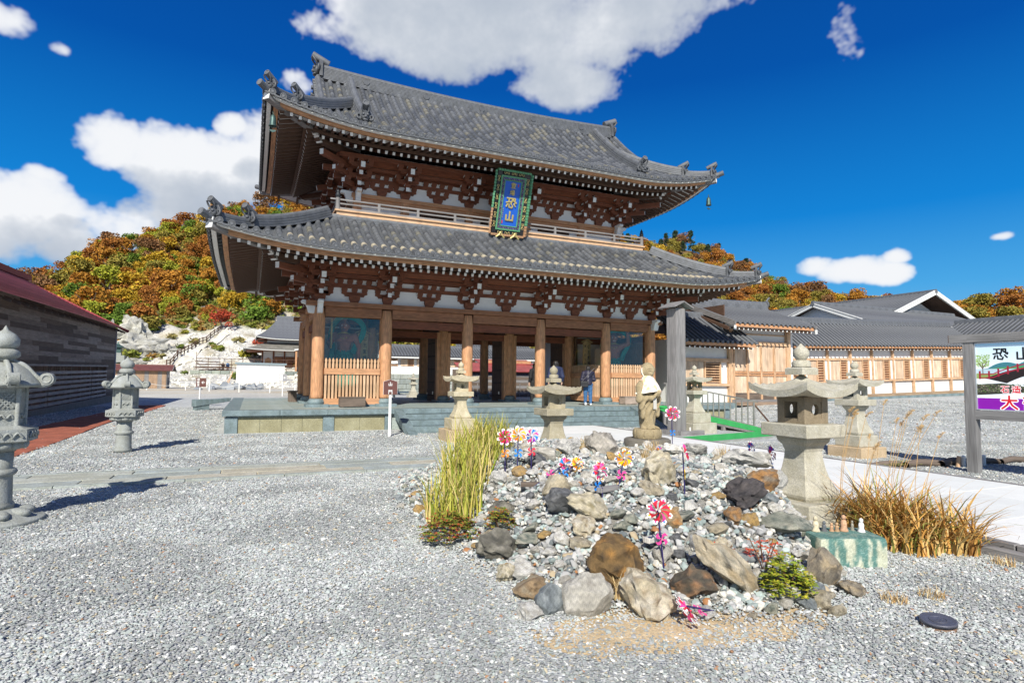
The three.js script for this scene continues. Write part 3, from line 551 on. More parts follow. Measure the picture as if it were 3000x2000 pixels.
  eaves(upE, 5.545, 2.18, { step: 0.2615, hipRoot: 0.28, half: true, rows: [
    { name: 'flying_rafter', inset: 0.42, dy: -0.25, slope: 0.28, back: (N) => N - 1.6, boards: MAT.white },
    { name: 'rafter', inset: 1.3, dy: -0.26, slope: 0.38, back: (N) => N - 3.0, boards: MAT.woodRed }] });

  // --- tiled roofs
  const TS = 0.305;
  const barrel = (() => { const pos = [], n = 7, ring = (z, rr, yy) => { const o = []; for (let i = 0; i <= n; i++) { const a = Math.PI * i / n; o.push([Math.cos(a) * rr, Math.sin(a) * rr + yy, z]); } return o; }; const A = ring(0.5, 0.094, 0.004), B = ring(-0.5, 0.084, 0), C = ring(0.5, 0.07, 0.004); const quad = (p, q) => { for (let i = 0; i < n; i++) { pos.push(...p[i], ...q[i], ...p[i + 1], ...p[i + 1], ...q[i], ...q[i + 1]); } }; quad(B, A); quad(A, C); const gg = new THREE.BufferGeometry(); gg.setAttribute('position', new THREE.Float32BufferAttribute(pos, 3)); gg.computeVertexNormals(); const v = toCreasedNormals(mergeVertices(gg), 0.9); return metres(v, 'z'); })();
  const disc = (() => {
    const k = K().cyl(0.1, 0.1, 0.05, 20, 0, 0, 0, Math.PI / 2).cyl(0.03, 0.03, 0.03, 8, 0, 0, 0.03, Math.PI / 2);
    k.add(new THREE.TorusGeometry(0.088, 0.013, 5, 20), M4(0, 0, 0.026));
    for (let i = 0; i < 8; i++) { const a = i / 8 * TAU; k.box(0.012, 0.055, 0.012, Math.cos(a) * 0.052, Math.sin(a) * 0.052, 0.027, 0, 0, a - Math.PI / 2); k.add(new THREE.SphereGeometry(0.012, 5, 3), M4(Math.cos(a + 0.39) * 0.062, Math.sin(a + 0.39) * 0.062, 0.024)); }
    return k.geo('x');
  })();
  const panArc = (() => { const s = []; for (let i = 0; i <= 8; i++) { const x = (i / 8 - 0.5) * 0.3; s.push([x, -0.035 - 0.05 * (1 - (x / 0.15) ** 2)]); } for (let i = 8; i >= 0; i--) { const x = (i / 8 - 0.5) * 0.3; s.push([x, 0.015 - 0.05 * (1 - (x / 0.15) ** 2)]); } return K().shape(s, 0.03, M4(0, 0, -0.015), 0.004).geo('x'); })();
  const tileMats = [MAT.tile, MAT.tileB, MAT.tileC, MAT.tileCream];
  const barrels = [], discs = [], arcs = [];
  function slope(E, k, o) {
    const L = k % 2 ? E.hz : E.hx, N = k % 2 ? E.hx : E.hz, rows = Math.floor((L - 0.1) / TS), far = k === 0 ? 0 : k === 3 ? 6 : 60;
    const H = (a, b) => { const t = b / o.run; return E.y - 0.06 + liftAt(E, L, a) * Math.max(0, 1 - t * 1.2) ** 1.5 + o.rise * (o.lin * t + (1 - o.lin) * t * t); };
    const P = (a, b, dy = 0) => world(k, a, N - b, H(a, b) + dy);
    const pan = [];
    for (let i = -rows - 1; i <= rows; i++) {
      const a0 = i * TS;
      // cover row at a0
      if (i > -rows - 1) {
        const bm = o.max(a0);
        if (bm > 0.12) {
          const p = P(a0, -0.03), q = P(a0, 0.25), len = Math.max(1, Math.round(p.distanceTo(q)));
          const nT = Math.max(1, Math.round(bm * 1.16 / 0.285));
          for (let t = 0; t < nT; t++) {
            const A = P(a0, bm * t / nT, 0.02), B = P(a0, bm * (t + 1) / nT + 0.02, 0.02), z = A.clone().sub(B), l = z.length(); z.normalize();
            const y = z.clone().cross(world(k, 1, 0, 0).sub(world(k, 0, 0, 0))).normalize(); if (y.y < 0) y.negate(); const x = y.clone().cross(z);
            const m = new THREE.Matrix4().makeBasis(x, y, z.multiplyScalar(l)).setPosition(A.clone().add(B).multiplyScalar(0.5));
            const q2 = r(); barrels.push({ m, far, k: o.cream && k === 0 && t === 2 && Math.abs(a0) < 8.2 ? 3 : q2 < 0.45 ? 0 : q2 < 0.86 ? 1 : 2 });
          }
        }
        const e = P(a0, 0, 0.045), yw = Math.atan2(frame(k)[2], frame(k)[3]);
        discs.push({ m: M4(e.x + frame(k)[2] * 0.03, e.y, e.z + frame(k)[3] * 0.03, 0.1, yw, 0, 1, 1, 1, 'YXZ'), far });
      }
      // pan between this row and the next, stepped where the tiles overlap
      const am = a0 + TS / 2; if (Math.abs(am) > L - 0.05) continue;
      const bm = Math.max(0.1, o.max(am)), nS = Math.max(1, Math.round(bm * 1.16 / 0.15));
      const e = P(am, -0.02, 0.03), roll = Math.atan2(H(am + 0.1, 0) - H(am - 0.1, 0), 0.2);
      arcs.push({ m: M4(e.x + frame(k)[2] * 0.02, e.y, e.z + frame(k)[3] * 0.02, 0, Math.atan2(frame(k)[2], frame(k)[3]), k === 0 || k === 1 ? roll : roll, 1, 1, 1, 'YXZ'), far });
      for (let s = 0; s < nS; s++) {
        const b0 = bm * s / nS, b1 = bm * (s + 1) / nS, up = 0.024, c = [[-0.5, 0.02], [0, -0.018], [0.5, 0.02]];
        const lo = c.map(([q, d]) => P(am + q * (TS - 0.08), b0, d + up)), hi = c.map(([q, d]) => P(am + q * (TS - 0.08), b1, d + 0.002)), un = c.map(([q, d]) => P(am + q * (TS - 0.08), b0, d - 0.012));
        for (let q = 0; q < 2; q++) for (const [A, B] of [[lo, hi], [un, lo]]) pan.push(A[q], A[q + 1], B[q + 1], A[q], B[q + 1], B[q]);
      }
    }
    const gg = new THREE.BufferGeometry(); gg.setFromPoints(pan); gg.computeVertexNormals();
    const pm = obj('pan_tiles', metres(gg, 'x'), MAT.tile, g); pm.userData = { kind: 'stuff' };
    return { P, H };
  }
  const hip = (E, inX, inZ) => (k, full) => (a) => { const L = k % 2 ? E.hz : E.hx, iw = k % 2 ? inZ : inX, f = (L - Math.abs(a)) / (L - iw); return full * clamp(f); };
  const S = [];
  for (let k = 0; k < 4; k++) S.push(slope(lowE, k, { run: k % 2 ? 3.45 : 2.9, rise: 1.62, lin: 0.72, cream: true, max: hip(lowE, 6.6, 3.23)(k, k % 2 ? 3.45 : 2.9) }));
  const U = [];
  for (let k = 0; k < 4; k++) U.push(slope(upE, k, { run: 5.0, rise: 3.75, lin: 0.62, max: (a) => k % 2 ? clamp(upE.hz - Math.abs(a), 0, 2.4) : Math.abs(a) < 6.93 ? 4.9 : clamp(upE.hx - Math.abs(a), 0, 5) }));
  pieces(g, 'cover_tile', barrels, barrel, tileMats, 300);
  pieces(g, 'eave_disc_tile', discs, disc, [MAT.tileB], 240);
  pieces(g, 'eave_pan_tile', arcs, panArc, [MAT.tile], 230);

  // ridges of stacked tiles
  const stack = (w, h, n) => { const s = []; for (let i = 0; i < n; i++) { const y = h * i / n, x = w / 2 * (1 - 0.25 * i / n); s.push([x, y], [x, y + h / n * 0.62], [x - 0.018, y + h / n * 0.66], [x - 0.018, y + h / n]); } const rr = w * 0.3; for (let i = 0; i <= 6; i++) { const a = Math.PI * i / 6; s.push([Math.cos(a) * rr, h + Math.sin(a) * rr * 0.9]); } const left = s.slice(0, n * 4).reverse().map(([x, y]) => [-x, y]); return [...s, ...left]; };
  const ridge = (name, pts, w, h, n) => obj(name, metres(sweep(pts, stack(w, h, n)), 'x'), MAT.tileB, g);
  // ornamental end: base board, horned face, round tile on top; local +z faces outwards
  const ornG = K().shape([[-0.2, 0], [0.2, 0], [0.2, 0.3], [0.13, 0.42], [-0.13, 0.42], [-0.2, 0.3]], 0.07, M4(0, 0, -0.05), 0.012)
    .add(new THREE.SphereGeometry(0.13, 10, 8), M4(0, 0.2, 0.06, 0, 0, 0, 1, 1.05, 0.8)).add(new THREE.SphereGeometry(0.05, 8, 6), M4(-0.06, 0.25, 0.14)).add(new THREE.SphereGeometry(0.05, 8, 6), M4(0.06, 0.25, 0.14)).add(new THREE.SphereGeometry(0.045, 8, 6), M4(0, 0.17, 0.17)).add(new THREE.SphereGeometry(0.07, 8, 6), M4(0, 0.08, 0.13, 0, 0, 0, 1.3, 0.6, 0.8))
    .tube([[-0.06, 0.32, 0.08], [-0.11, 0.42, 0.13], [-0.1, 0.52, 0.2]], 0.026, 6).tube([[0.06, 0.32, 0.08], [0.11, 0.42, 0.13], [0.1, 0.52, 0.2]], 0.026, 6)
    .tube([[-0.13, 0.12, 0.05], [-0.22, 0.14, 0.06], [-0.24, 0.25, 0.05], [-0.17, 0.27, 0.05]], 0.035, 6).tube([[0.13, 0.12, 0.05], [0.22, 0.14, 0.06], [0.24, 0.25, 0.05], [0.17, 0.27, 0.05]], 0.035, 6).geo('x');
  const ornT = K().cyl(0.1, 0.09, 0.44, 14, 0, 0.5, -0.02, Math.PI / 2 - 0.38).add(new THREE.TorusGeometry(0.082, 0.018, 5, 14), M4(0, 0.585, 0.186, -0.38)).geo('x');
  const orn = (p, dir, s = 1) => { const o = obj('ridge_end_ornament', ornG, MAT.tile, g); o.position.copy(p); o.rotation.y = Math.atan2(dir[0], dir[1]); o.scale.setScalar(s); obj('round_tile', ornT, MAT.tileB, o); };
  const I = (P, n, f) => Array.from({ length: n + 1 }, (_, i) => f(i / n));
  for (const sx of [-1, 1]) for (const sz of [-1, 1]) {
    const k = sz > 0 ? 0 : 2, sg = sz > 0 ? sx : -sx;
    // lower roof hip ridge: long upper length and a short lower length, each with its ornament
    const lowP = (t, dy) => S[k].P(sg * (lowE.hx - 3.45 * t), 2.9 * t, dy);
    ridge('hip_ridge', I(0, 14, (t) => lowP(lerp(0.3, 1, t), 0.05)), 0.3, 0.3, 4); orn(lowP(0.29, 0.04), [sx * 0.9, sz], 1);
    ridge('hip_ridge', I(0, 8, (t) => lowP(lerp(0.05, 0.31, t), 0.04)), 0.26, 0.2, 3); orn(lowP(0.045, 0.02), [sx * 0.9, sz], 0.95);
    const c = lowP(0, 0.06); const ct = obj('corner_tile', K().cyl(0.105, 0.095, 0.5, 14, 0, 0, 0, Math.PI / 2 - 0.3).geo('z'), MAT.tileB, g); ct.position.copy(c).add(V(0, 0.02, 0)); ct.rotation.set(0, Math.atan2(sx, sz), 0);
    // upper roof
    const upP = (t, dy) => U[k].P(sg * (upE.hx - 3.0 * t), 3.0 * t, dy);
    ridge('hip_ridge', I(0, 14, (t) => upP(lerp(0.33, 1, t), 0.04)), 0.3, 0.3, 4); orn(upP(0.32, 0.03), [sx, sz], 1);
    ridge('hip_ridge', I(0, 8, (t) => upP(lerp(0.06, 0.34, t), 0.04)), 0.26, 0.2, 3); orn(upP(0.05, 0.02), [sx, sz], 0.95);
    const c2 = upP(0, 0.06), ct2 = obj('corner_tile', K().cyl(0.105, 0.095, 0.5, 14, 0, 0, 0, Math.PI / 2 - 0.3).geo('z'), MAT.tileB, g); ct2.position.copy(c2).add(V(0, 0.02, 0)); ct2.rotation.set(0, Math.atan2(sx, sz), 0);
    // descending ridge
    const ds = (t, dy) => U[k].P(sg * 5.65, lerp(1.05, 4.85, t), dy);
    ridge('descending_ridge', I(0, 16, (t) => ds(t, 0.03)), 0.32, 0.32, 4); orn(ds(-0.02, 0), [0, sz], 1.1);
    // verge: rolled tiles along the gable edge
    ridge('verge_ridge', I(0, 16, (t) => U[k].P(sg * 6.86, lerp(1.95, 4.9, t), 0.02)), 0.24, 0.14, 2);
    const vt = K(); for (let i = 0; i < 15; i++) { const p = U[k].P(sg * 6.86, lerp(2.0, 4.8, i / 14), -0.02); vt.cyl(0.08, 0.085, 0.28, 10, p.x + sx * 0.06, p.y, p.z, 0, 0, Math.PI / 2); } obj('verge_tiles', vt.geo('x'), MAT.tileB, g);
    const barge = I(0, 12, (t) => U[k].P(sg * 6.8, lerp(1.9, 4.98, t), -0.2)); obj('bargeboard', metres(sweep(barge, [[-0.04, -0.16], [0.04, -0.16], [0.04, 0.14], [-0.04, 0.14]]), 'y'), MAT.woodDark, g);
  }
  // main ridge, sagging a little
  const rp = I(0, 24, (t) => { const x = lerp(-6.75, 6.75, t); return V(x, 13.13 + 0.2 * (x / 6.75) ** 2, WC); });
  obj('main_ridge', metres(sweep(rp, stack(0.5, 0.52, 9)), 'x'), MAT.tileB, g);
  for (const sx of [-1, 1]) { const p = rp[sx < 0 ? 0 : 24]; orn(p.clone().add(V(sx * 0.02, 0.08, 0)), [sx, 0], 1.5); }
  for (let i = 0; i < 5; i++) { const x = -5 + i * 2.5, o = obj('ridge_crest', K().cyl(0.13, 0.13, 0.03, 12, 0, 0, 0, Math.PI / 2).add(new THREE.TorusGeometry(0.1, 0.02, 5, 12)).geo(), MAT.tile, g); o.position.set(x, 13.42 + 0.2 * (x / 6.75) ** 2, WC + 0.24); }
  // gable walls
  for (const sx of [-1, 1]) { const s = K().shape([[-2.9, 10.55], [2.9, 10.55], [2.35, 11.2], [1.4, 12.0], [0.5, 12.85], [0, 13.2], [-0.5, 12.85], [-1.4, 12.0], [-2.35, 11.2]], 0.1, M4(sx * 6.25, 0, WC, 0, Math.PI / 2)).geo('y'); obj('gable_wall', s, MAT.woodDark, g); }
  // ridge band where the lower roof meets the balcony
  for (const [a, b] of [[V(-6.62, 6.9, 0.2), V(6.62, 6.9, 0.2)], [V(-6.62, 6.9, -6.26), V(6.62, 6.9, -6.26)], [V(-6.62, 6.9, -6.26), V(-6.62, 6.9, 0.2)], [V(6.62, 6.9, -6.26), V(6.62, 6.9, 0.2)]]) obj('abutment_ridge', metres(sweep(I(0, 10, (t) => a.clone().lerp(b, t)), stack(0.28, 0.2, 4)), 'x'), MAT.tileB, g);

  // --- upper storey: body, lattice windows, balcony
  const box = (name, w, h, d, x, y, z, m, grain) => { const o = obj(name, K().box(w, h, d).geo(grain ?? (w > d && w > h ? 'x' : d > h ? 'z' : 'y'), x * 0.7), m, g); o.position.set(x, y, z); return o; };
  obj('inner_body', K().box(10.9, 3.4, 4.2, 0, 7.6, WC).geo(), MAT.woodDark, g);
  for (const x of UX) for (const z of UZ) box('upper_column', 0.3, 1.2, 0.3, x, 7.55, z, MAT.wood, 'y');
  for (const z of [UZ[0], UZ[2]]) { box('upper_plate', 11.5, 0.14, 0.36, 0, 8.21, z, MAT.wood); box('upper_beam', 11.1, 0.2, 0.16, 0, 8.04, z + 0.02, MAT.wood); }
  for (const x of [UX[0], UX[5]]) box('upper_plate', 0.36, 0.138, 4.0, x, 8.21, WC, MAT.wood);
  plaster(5.55, -5.21, -0.85, 8.28, 9.8);
  nose(-5.545, -0.85, 8.1); nose(5.545, -0.85, 8.1);
  for (let i = 0; i < 5; i++) {
    const a = UX[i] + 0.15, b = UX[i + 1] - 0.15, w = b - a, c = (a + b) / 2, z = -0.86;
    if (i === 0 || i === 4) { box('plaster_panel', w, 0.42, 0.06, c, 7.72, z, MAT.white); box('sill_beam', w, 0.12, 0.12, c, 7.47, z + 0.02, MAT.woodDark); }
    else {
      box('window_frame', w, 0.1, 0.12, c, 7.92, z + 0.02, MAT.woodDark); box('window_frame', w, 0.1, 0.12, c, 7.45, z + 0.02, MAT.woodDark);
      box('plaster_panel', 0.36, 0.38, 0.06, a + 0.18, 7.68, z, MAT.white); box('plaster_panel', 0.36, 0.38, 0.06, b - 0.18, 7.68, z, MAT.white);
      const lw = w - 0.8, n = Math.round(lw / 0.075), bars = K(); for (let q = 0; q < n; q++) bars.box(0.035, 0.4, 0.04, c - lw / 2 + lw * (q + 0.5) / n, 7.68, z + 0.02); obj('window_lattice', bars.geo('y'), MAT.woodDark, g);
    }
  }
  for (const x of [UX[0], UX[5]]) for (const z of [-1.94, -4.12]) box('plaster_panel', 0.06, 0.5, 1.8, x, 7.7, z, MAT.white);
  // balcony deck: boards, edge beams, joist ends
  const BX = 6.42, BZ = 0.18, bz = BZ - WC;
  const ringBox = (name, hx, hz, w, h, y, m) => { box(name, hx * 2, h, w, 0, y, WC + hz - w / 2, m); box(name, hx * 2, h, w, 0, y, WC - hz + w / 2, m); box(name, w, h, (hz - w) * 2 - 0.004, -hx + w / 2, y, WC, m); box(name, w, h, (hz - w) * 2 - 0.004, hx - w / 2, y, WC, m); };
  ringBox('balcony_deck', BX, bz, 1.0, 0.055, 7.355, MAT.woodPale);
  ringBox('balcony_edge_beam', BX - 0.06, bz - 0.06, 0.14, 0.14, 7.255, MAT.woodPale);
  ringBox('balcony_lower_beam', BX - 0.16, bz - 0.16, 0.14, 0.12, 7.07, MAT.woodPale);
  for (let i = 0; i < 9; i++) { const x = -5.6 + i * 1.4; box('joist_end', 0.16, 0.12, 0.26, x, 7.14, BZ - 0.16, MAT.wood, 'z'); }
  for (const x of [-BX + 0.02, BX - 0.02]) box('corner_joist', 0.2, 0.15, 0.2, x, 7.1, BZ - 0.02, MAT.woodGrey, 'z');
  // railing
  const railZ = BZ - 0.1, rx = BX - 0.1;
  const rails = [[7.74, 0.028, 0.05], [7.6, 0.022, 0.05], [7.42, 0.03, 0.08]];
  for (const [y, rr, w] of rails) { for (const z of [railZ, 2 * WC - railZ]) { const o = obj('rail', K().box(rx * 2 + (y > 7.7 ? 0.5 : 0), w, w).geo('x', y), MAT.woodGrey, g); o.position.set(0, y, z); } for (const x of [-rx, rx]) { const o = obj('rail', K().box(w, w * 0.98, (railZ - WC) * 2).geo('z', y), MAT.woodGrey, g); o.position.set(x, y, WC); } }
  for (let i = 0; i <= 9; i++) { const x = -rx + 2 * rx * i / 9; if (i > 0 && i < 9) box('baluster', 0.085, 0.36, 0.07, x, 7.56, railZ, MAT.woodGrey, 'y'); }
  for (let i = 1; i < 5; i++) for (const x of [-rx, rx]) box('baluster', 0.07, 0.36, 0.085, x, 7.56, railZ - (railZ - WC) * 2 * i / 5, MAT.woodGrey, 'y');
  const postG = K().cyl(0.075, 0.075, 0.55, 12, 0, 0.275, 0).geo('y'), capG = K().lathe([[0, 0.24], [0.012, 0.2], [0.03, 0.15], [0.062, 0.1], [0.066, 0.07], [0.04, 0.04], [0.07, 0.03], [0.082, 0.01], [0.082, -0.12], [0, -0.12]], 14).geo('y');
  for (const x of [-rx, rx]) for (const z of [railZ, 2 * WC - railZ]) { const o = obj('corner_post', postG, MAT.woodGrey, g); o.position.set(x, 7.36, z); const c = obj('post_finial', capG, MAT.iron, o); c.position.y = 0.56; }
}
// ---------------------------------------------------------------- inside the gate: guardian boxes, doors, fences, plaque, bells
{
  const g = gate;
  const box = (name, w, h, d, x, y, z, m, grain, par = g) => { const o = obj(name, K().box(w, h, d).geo(grain ?? (w > d && w > h ? 'x' : d > h ? 'z' : 'y'), x * 0.7 + z), m, par); o.position.set(x, y, z); return o; };
  const board = mat([0.3, 0.16, 0.09], { kind: 'wood', roughness: 0.75 });
  const picketG = (() => { const s = [[-0.032, 0], [0.032, 0], [0.032, 1.17], [0.02, 1.2], [0.036, 1.25], [0.03, 1.3], [0, 1.36], [-0.03, 1.3], [-0.036, 1.25], [-0.02, 1.2], [-0.032, 1.17]]; return K().shape(s, 0.045, M4(0, 0, -0.022), 0.005).geo('y'); })();
  const woods = [MAT.woodPale, mat([0.7, 0.47, 0.29], { kind: 'wood' }), mat([0.55, 0.34, 0.19], { kind: 'wood' })], rr = rng(9);
  for (const s of [-1, 1]) {
    const xo = s * 6.815, xi = s * 4.545, xc = (xo + xi) / 2;
    // outer side: vertical boards; back: white panel in a frame
    for (const [z0, z1] of [[-0.2, -2.83], [-3.23, -5.86]]) for (let i = 0; i < 9; i++) { const d = (z0 - z1) / 9; box('wall_board', 0.05, 2.75, d - 0.006, xo - s * 0.02, 2.2, z0 - d * (i + 0.5), board, 'y'); }
    box('back_panel', 1.86, 2.5, 0.05, xc, 2.35, -2.98, MAT.white, 'y'); box('panel_frame', 1.9, 0.16, 0.1, xc, 1.05, -2.95, MAT.woodDark); box('panel_frame', 0.14, 2.7, 0.1, xc + 0.86, 2.3, -2.93, MAT.woodDark, 'y'); box('panel_frame', 0.14, 2.7, 0.1, xc - 0.86, 2.3, -2.93, MAT.woodDark, 'y');
    box('guardian_floor', 2.0, 0.3, 2.7, xc, 0.8, -1.5, MAT.woodDark);
    box('guardian_ceiling', 2.1, 0.05, 2.8, xc, 4.0, -1.5, MAT.woodDark, 'x');
    // glass front and inner side
    const pane = (w, d, x, z) => { const o = obj('glass_pane', new THREE.BoxGeometry(w, 2.55, d), MAT.glass, g); o.position.set(x, 2.42, z); };
    pane(1.84, 0.008, xc, -0.1); pane(0.008, 2.6, xi, -1.515);
    for (const q of [-0.95, 0.95]) box('pane_frame', 0.05, 2.6, 0.05, xc + q, 2.4, -0.1, MAT.wood, 'y');
    // picket fences: front and along the passage
    const fence = (len, ox, oz, turn) => {
      const f = new THREE.Group(); f.name = 'picket_fence'; f.position.set(ox, 0, oz); f.rotation.y = turn; g.add(f);
      box('fence_sill', len, 0.2, 0.16, 0, 0.83, 0, MAT.wood, 'x', f); box('fence_rail', len, 0.2, 0.13, 0, 1.84, 0, MAT.wood, 'x', f);
      const n = Math.round(len / 0.117); for (let i = 0; i < n; i++) { const p = obj('picket', picketG, woods[Math.floor(rr() * 3)], f); p.position.set(-len / 2 + len * (i + 0.5) / n, 0.93, i % 1 ? 0 : 0.0); }
    };
    fence(1.86, xc, 0.08, 0); fence(2.6, xi, -1.515, Math.PI / 2);
    box('sill_stone', 2.27, 0.09, 0.3, xc, 0.69, 0.1, MAT.slate, 'x');
  }
  // passage doors folded open against the middle columns, with metal studs
  for (const x of [-4.35, -1.71, -1.32, 1.32, 1.71, 4.35]) {
    box('door_jamb', 0.2, 2.9, 0.24, x, 2.1, -3.03, MAT.wood, 'y');
  }
  for (const x of [-1.75, 1.28, 4.3, -4.32]) {
    const d = box('door_leaf', 0.08, 2.72, 1.15, x, 2.03, -3.78, MAT.woodDark, 'y');
    const st = K(); for (let i = 0; i < 5; i++) for (let j = 0; j < 6; j++) st.add(new THREE.SphereGeometry(0.025, 6, 4), M4(-0.045, -1.1 + i * 0.55, -0.48 + j * 0.19)); obj('door_studs', st.geo(), MAT.iron, d);
    const lock = obj('door_plate', K().rbox(0.02, 0.12, 0.1, 0.005, -0.05, -1.0, 0.3).geo(), mat([0.6, 0.6, 0.58], { metalness: 0.5, roughness: 0.4 }), d);
  }
  // plain white panels closing the rear outer bays
  for (const s of [-1, 1]) { box('rear_panel', 1.86, 1.9, 0.05, s * 5.68, 2.7, -6.04, MAT.white, 'y'); box('rear_rail', 1.86, 0.14, 0.12, s * 5.68, 2.2, -6.02, MAT.woodDark, 'x'); box('rear_rail', 1.86, 0.2, 0.12, s * 5.68, 0.85, -6.02, MAT.woodDark, 'x'); }
  box('rear_panel', 0.05, 2.6, 2.6, 4.6, 2.2, -4.55, MAT.white, 'y');
  // weathered offering boxes and a stool
  const ob = (x, z, w) => { const o = thing('offering_box', x < 0 ? 'dark weathered wooden offering box at the fence beside the left guardian' : 'brown wooden offering box behind the stone child-monk statue', 'wooden box', null, [x, PLAT, z]); const m = x < 0 ? MAT.boardsOld : mat([0.34, 0.27, 0.22], { kind: 'old' }); obj('front_board', K().box(w, 0.28, 0.03, 0, 0.17, 0.2).geo('x'), m, o); obj('back_board', K().box(w, 0.28, 0.03, 0, 0.17, -0.2).geo('x'), m, o); for (const s of [-1, 1]) obj('end_board', K().box(0.03, 0.28, 0.37, s * (w / 2 - 0.015), 0.17, 0).geo('z'), m, o); obj('lid', K().box(w + 0.03, 0.03, 0.46, 0, 0.325, 0).geo('x'), m, o); for (const s of [-1, 1]) obj('foot', K().box(0.06, 0.03, 0.4, s * w * 0.4, 0.015, 0).geo('z'), m, o); };
  ob(-5.72, 0.42, 0.82); ob(5.3, 0.55, 0.62);
  { const o = thing('wooden_stool', 'plain brown wooden stool at the side wall of the gate', 'stool', null, [-7.3, PLAT, -4.5]); obj('seat', K().box(0.36, 0.05, 0.7, 0, 0.42, 0).geo('z'), MAT.boardsOld, o); for (const s of [-1, 1]) obj('leg', K().box(0.3, 0.4, 0.05, 0, 0.2, s * 0.28).geo('y'), MAT.boardsOld, o); obj('apron', K().box(0.03, 0.2, 0.5, 0.12, 0.28, 0).geo('z'), MAT.boardsOld, o); }
}
// name plaque leaning out over the balcony
{
  const p = thing('name_plaque', 'tall blue plaque with gold brush characters and a carved green and black frame', 'plaque', null, [-0.13, 7.07, 0.34]);
  p.rotation.x = 0.3;
  const W = 1.46, H = 2.42, green = mat([0.1, 0.3, 0.16], { kind: 'stone', size: 0.3, roughness: 0.45 }), copper = mat([0.42, 0.24, 0.13], { kind: 'stone', size: 0.3, roughness: 0.5 }), black = mat([0.012, 0.012, 0.014], { roughness: 0.25 }), gold = mat([0.62, 0.5, 0.2], { roughness: 0.4, metalness: 0.55 }), blue = mat([0.01, 0.11, 0.55], { roughness: 0.45 });
  obj('backing', K().box(W - 0.1, H - 0.1, 0.05, 0, H / 2, -0.03).geo(), black, p);
  // black bevelled border
  for (const s of [-1, 1]) { obj('border', K().box(0.26, H - 0.1, 0.04, s * (W / 2 - 0.2), H / 2, 0.02, 0, s * -0.25, 0).geo(), black, p); obj('border', K().box(W - 0.6, 0.22, 0.04, 0, H / 2 + s * (H / 2 - 0.19), 0.018, s * 0.25).geo(), black, p); }
  // scalloped outer edge, many short carved blocks
  for (const s of [-1, 1]) {
    for (let i = 0; i < 22; i++) { const o = obj('edge_scallop', K().rbox(0.085, 0.1, 0.16, 0.02).geo(), i < 9 && s < 0 ? copper : i < 4 ? copper : green, p); o.position.set(s * (W / 2 - 0.02 + (i % 2) * 0.008), 0.09 + i * 0.106, 0.05); o.rotation.y = s * 0.4; }
    for (let i = 0; i < 13; i++) { const o = obj('edge_scallop', K().rbox(0.102, 0.085, 0.15, 0.02).geo(), s > 0 ? green : copper, p); o.position.set(-0.62 + i * 0.104, s > 0 ? H - 0.03 : 0.03, 0.05); }
  }
  // inner green and patterned frames
  const fr = (name, w, h, t, z, m) => { for (const s of [-1, 1]) { obj(name, K().rbox(t, h, 0.05, 0.01, s * (w - t) / 2, H / 2, z).geo(), m, p); obj(name, K().rbox(w - 2 * t, t, 0.05, 0.01, 0, H / 2 + s * (h - t) / 2, z).geo('x'), m, p); } };
  const pat = mat([1, 1, 1], { roughness: 0.5 }); pat.map = canvasTex(128, 128, (c) => { c.fillStyle = '#161c4a'; c.fillRect(0, 0, 128, 128); const r = rng(3); for (let i = 0; i < 60; i++) { c.strokeStyle = ['#c9b26a', '#8fb7a0', '#a34a3c', '#4b66c9'][i % 4]; c.lineWidth = 3; c.beginPath(); c.arc(r() * 128, r() * 128, 4 + r() * 7, r() * 6, r() * 6 + 3.5); c.stroke(); } }); pat.map.wrapS = pat.map.wrapT = THREE.RepeatWrapping; pat.map.repeat.set(5, 5);
  fr('inner_frame', 1.02, 2.0, 0.06, 0.06, green); fr('pattern_band', 0.9, 1.88, 0.09, 0.05, pat); fr('inner_frame', 0.72, 1.7, 0.035, 0.06, green);
  obj('blue_field', K().box(0.68, 1.66, 0.03, 0, H / 2, 0.03).geo(), blue, p);
  // raised gold characters
  for (const [ch, y, s, w] of [['spirit', 1.98, 0.21, 0.02], ['place', 1.72, 0.2, 0.022], ['fear', 1.45, 0.42, 0.055], ['mountain', 0.93, 0.36, 0.065]]) { const o = obj('gold_character', inkGeo(ch, -s / 2 + (ch === 'spirit' ? 0.02 : 0), y, s, w, 0.05), gold, p); o.position.z = 0.062; }
  const seal = mat([0.5, 0.05, 0.05], { roughness: 0.6 }); obj('red_seal', K().box(0.035, 0.11, 0.012, 0.22, 1.9, 0.05).geo(), seal, p); obj('red_seal', K().box(0.045, 0.12, 0.012, -0.27, 0.52, 0.05).geo(), seal, p);
  for (let i = 0; i < 5; i++) obj('small_character', inkGeo(i % 2 ? 'king' : 'man', -0.3, 1.02 - i * 0.075, 0.05, 0.007, 0.014).translate(0, 0, 0.05), gold, p);
  // curled arabesques on the border
  const curl = K(); const S = (a) => [[0, -0.085, 0], [-0.03, -0.1, 0], [-0.055, -0.07, 0], [-0.03, -0.045, 0], [0, -0.03, 0], [0.02, 0, 0], [0, 0.03, 0], [-0.03, 0.045, 0], [-0.055, 0.07, 0], [-0.03, 0.1, 0], [0, 0.085, 0]];
  const curlG = K().tube(S(), 0.009, 5, 24).tube(S().map(([x, y]) => [-x, y, 0]), 0.009, 5, 24).geo();
  for (const s of [-1, 1]) for (let i = 0; i < 6; i++) { const o = obj('scroll', curlG, gold, p); o.position.set(s * 0.585, 0.42 + i * 0.33, 0.055); o.rotation.y = s * -0.25; }
  for (const s of [-1, 1]) for (let i = 0; i < 3; i++) { const o = obj('scroll', curlG, gold, p); o.position.set(-0.3 + i * 0.3, H / 2 + s * 1.1, 0.055); o.rotation.z = Math.PI / 2; }
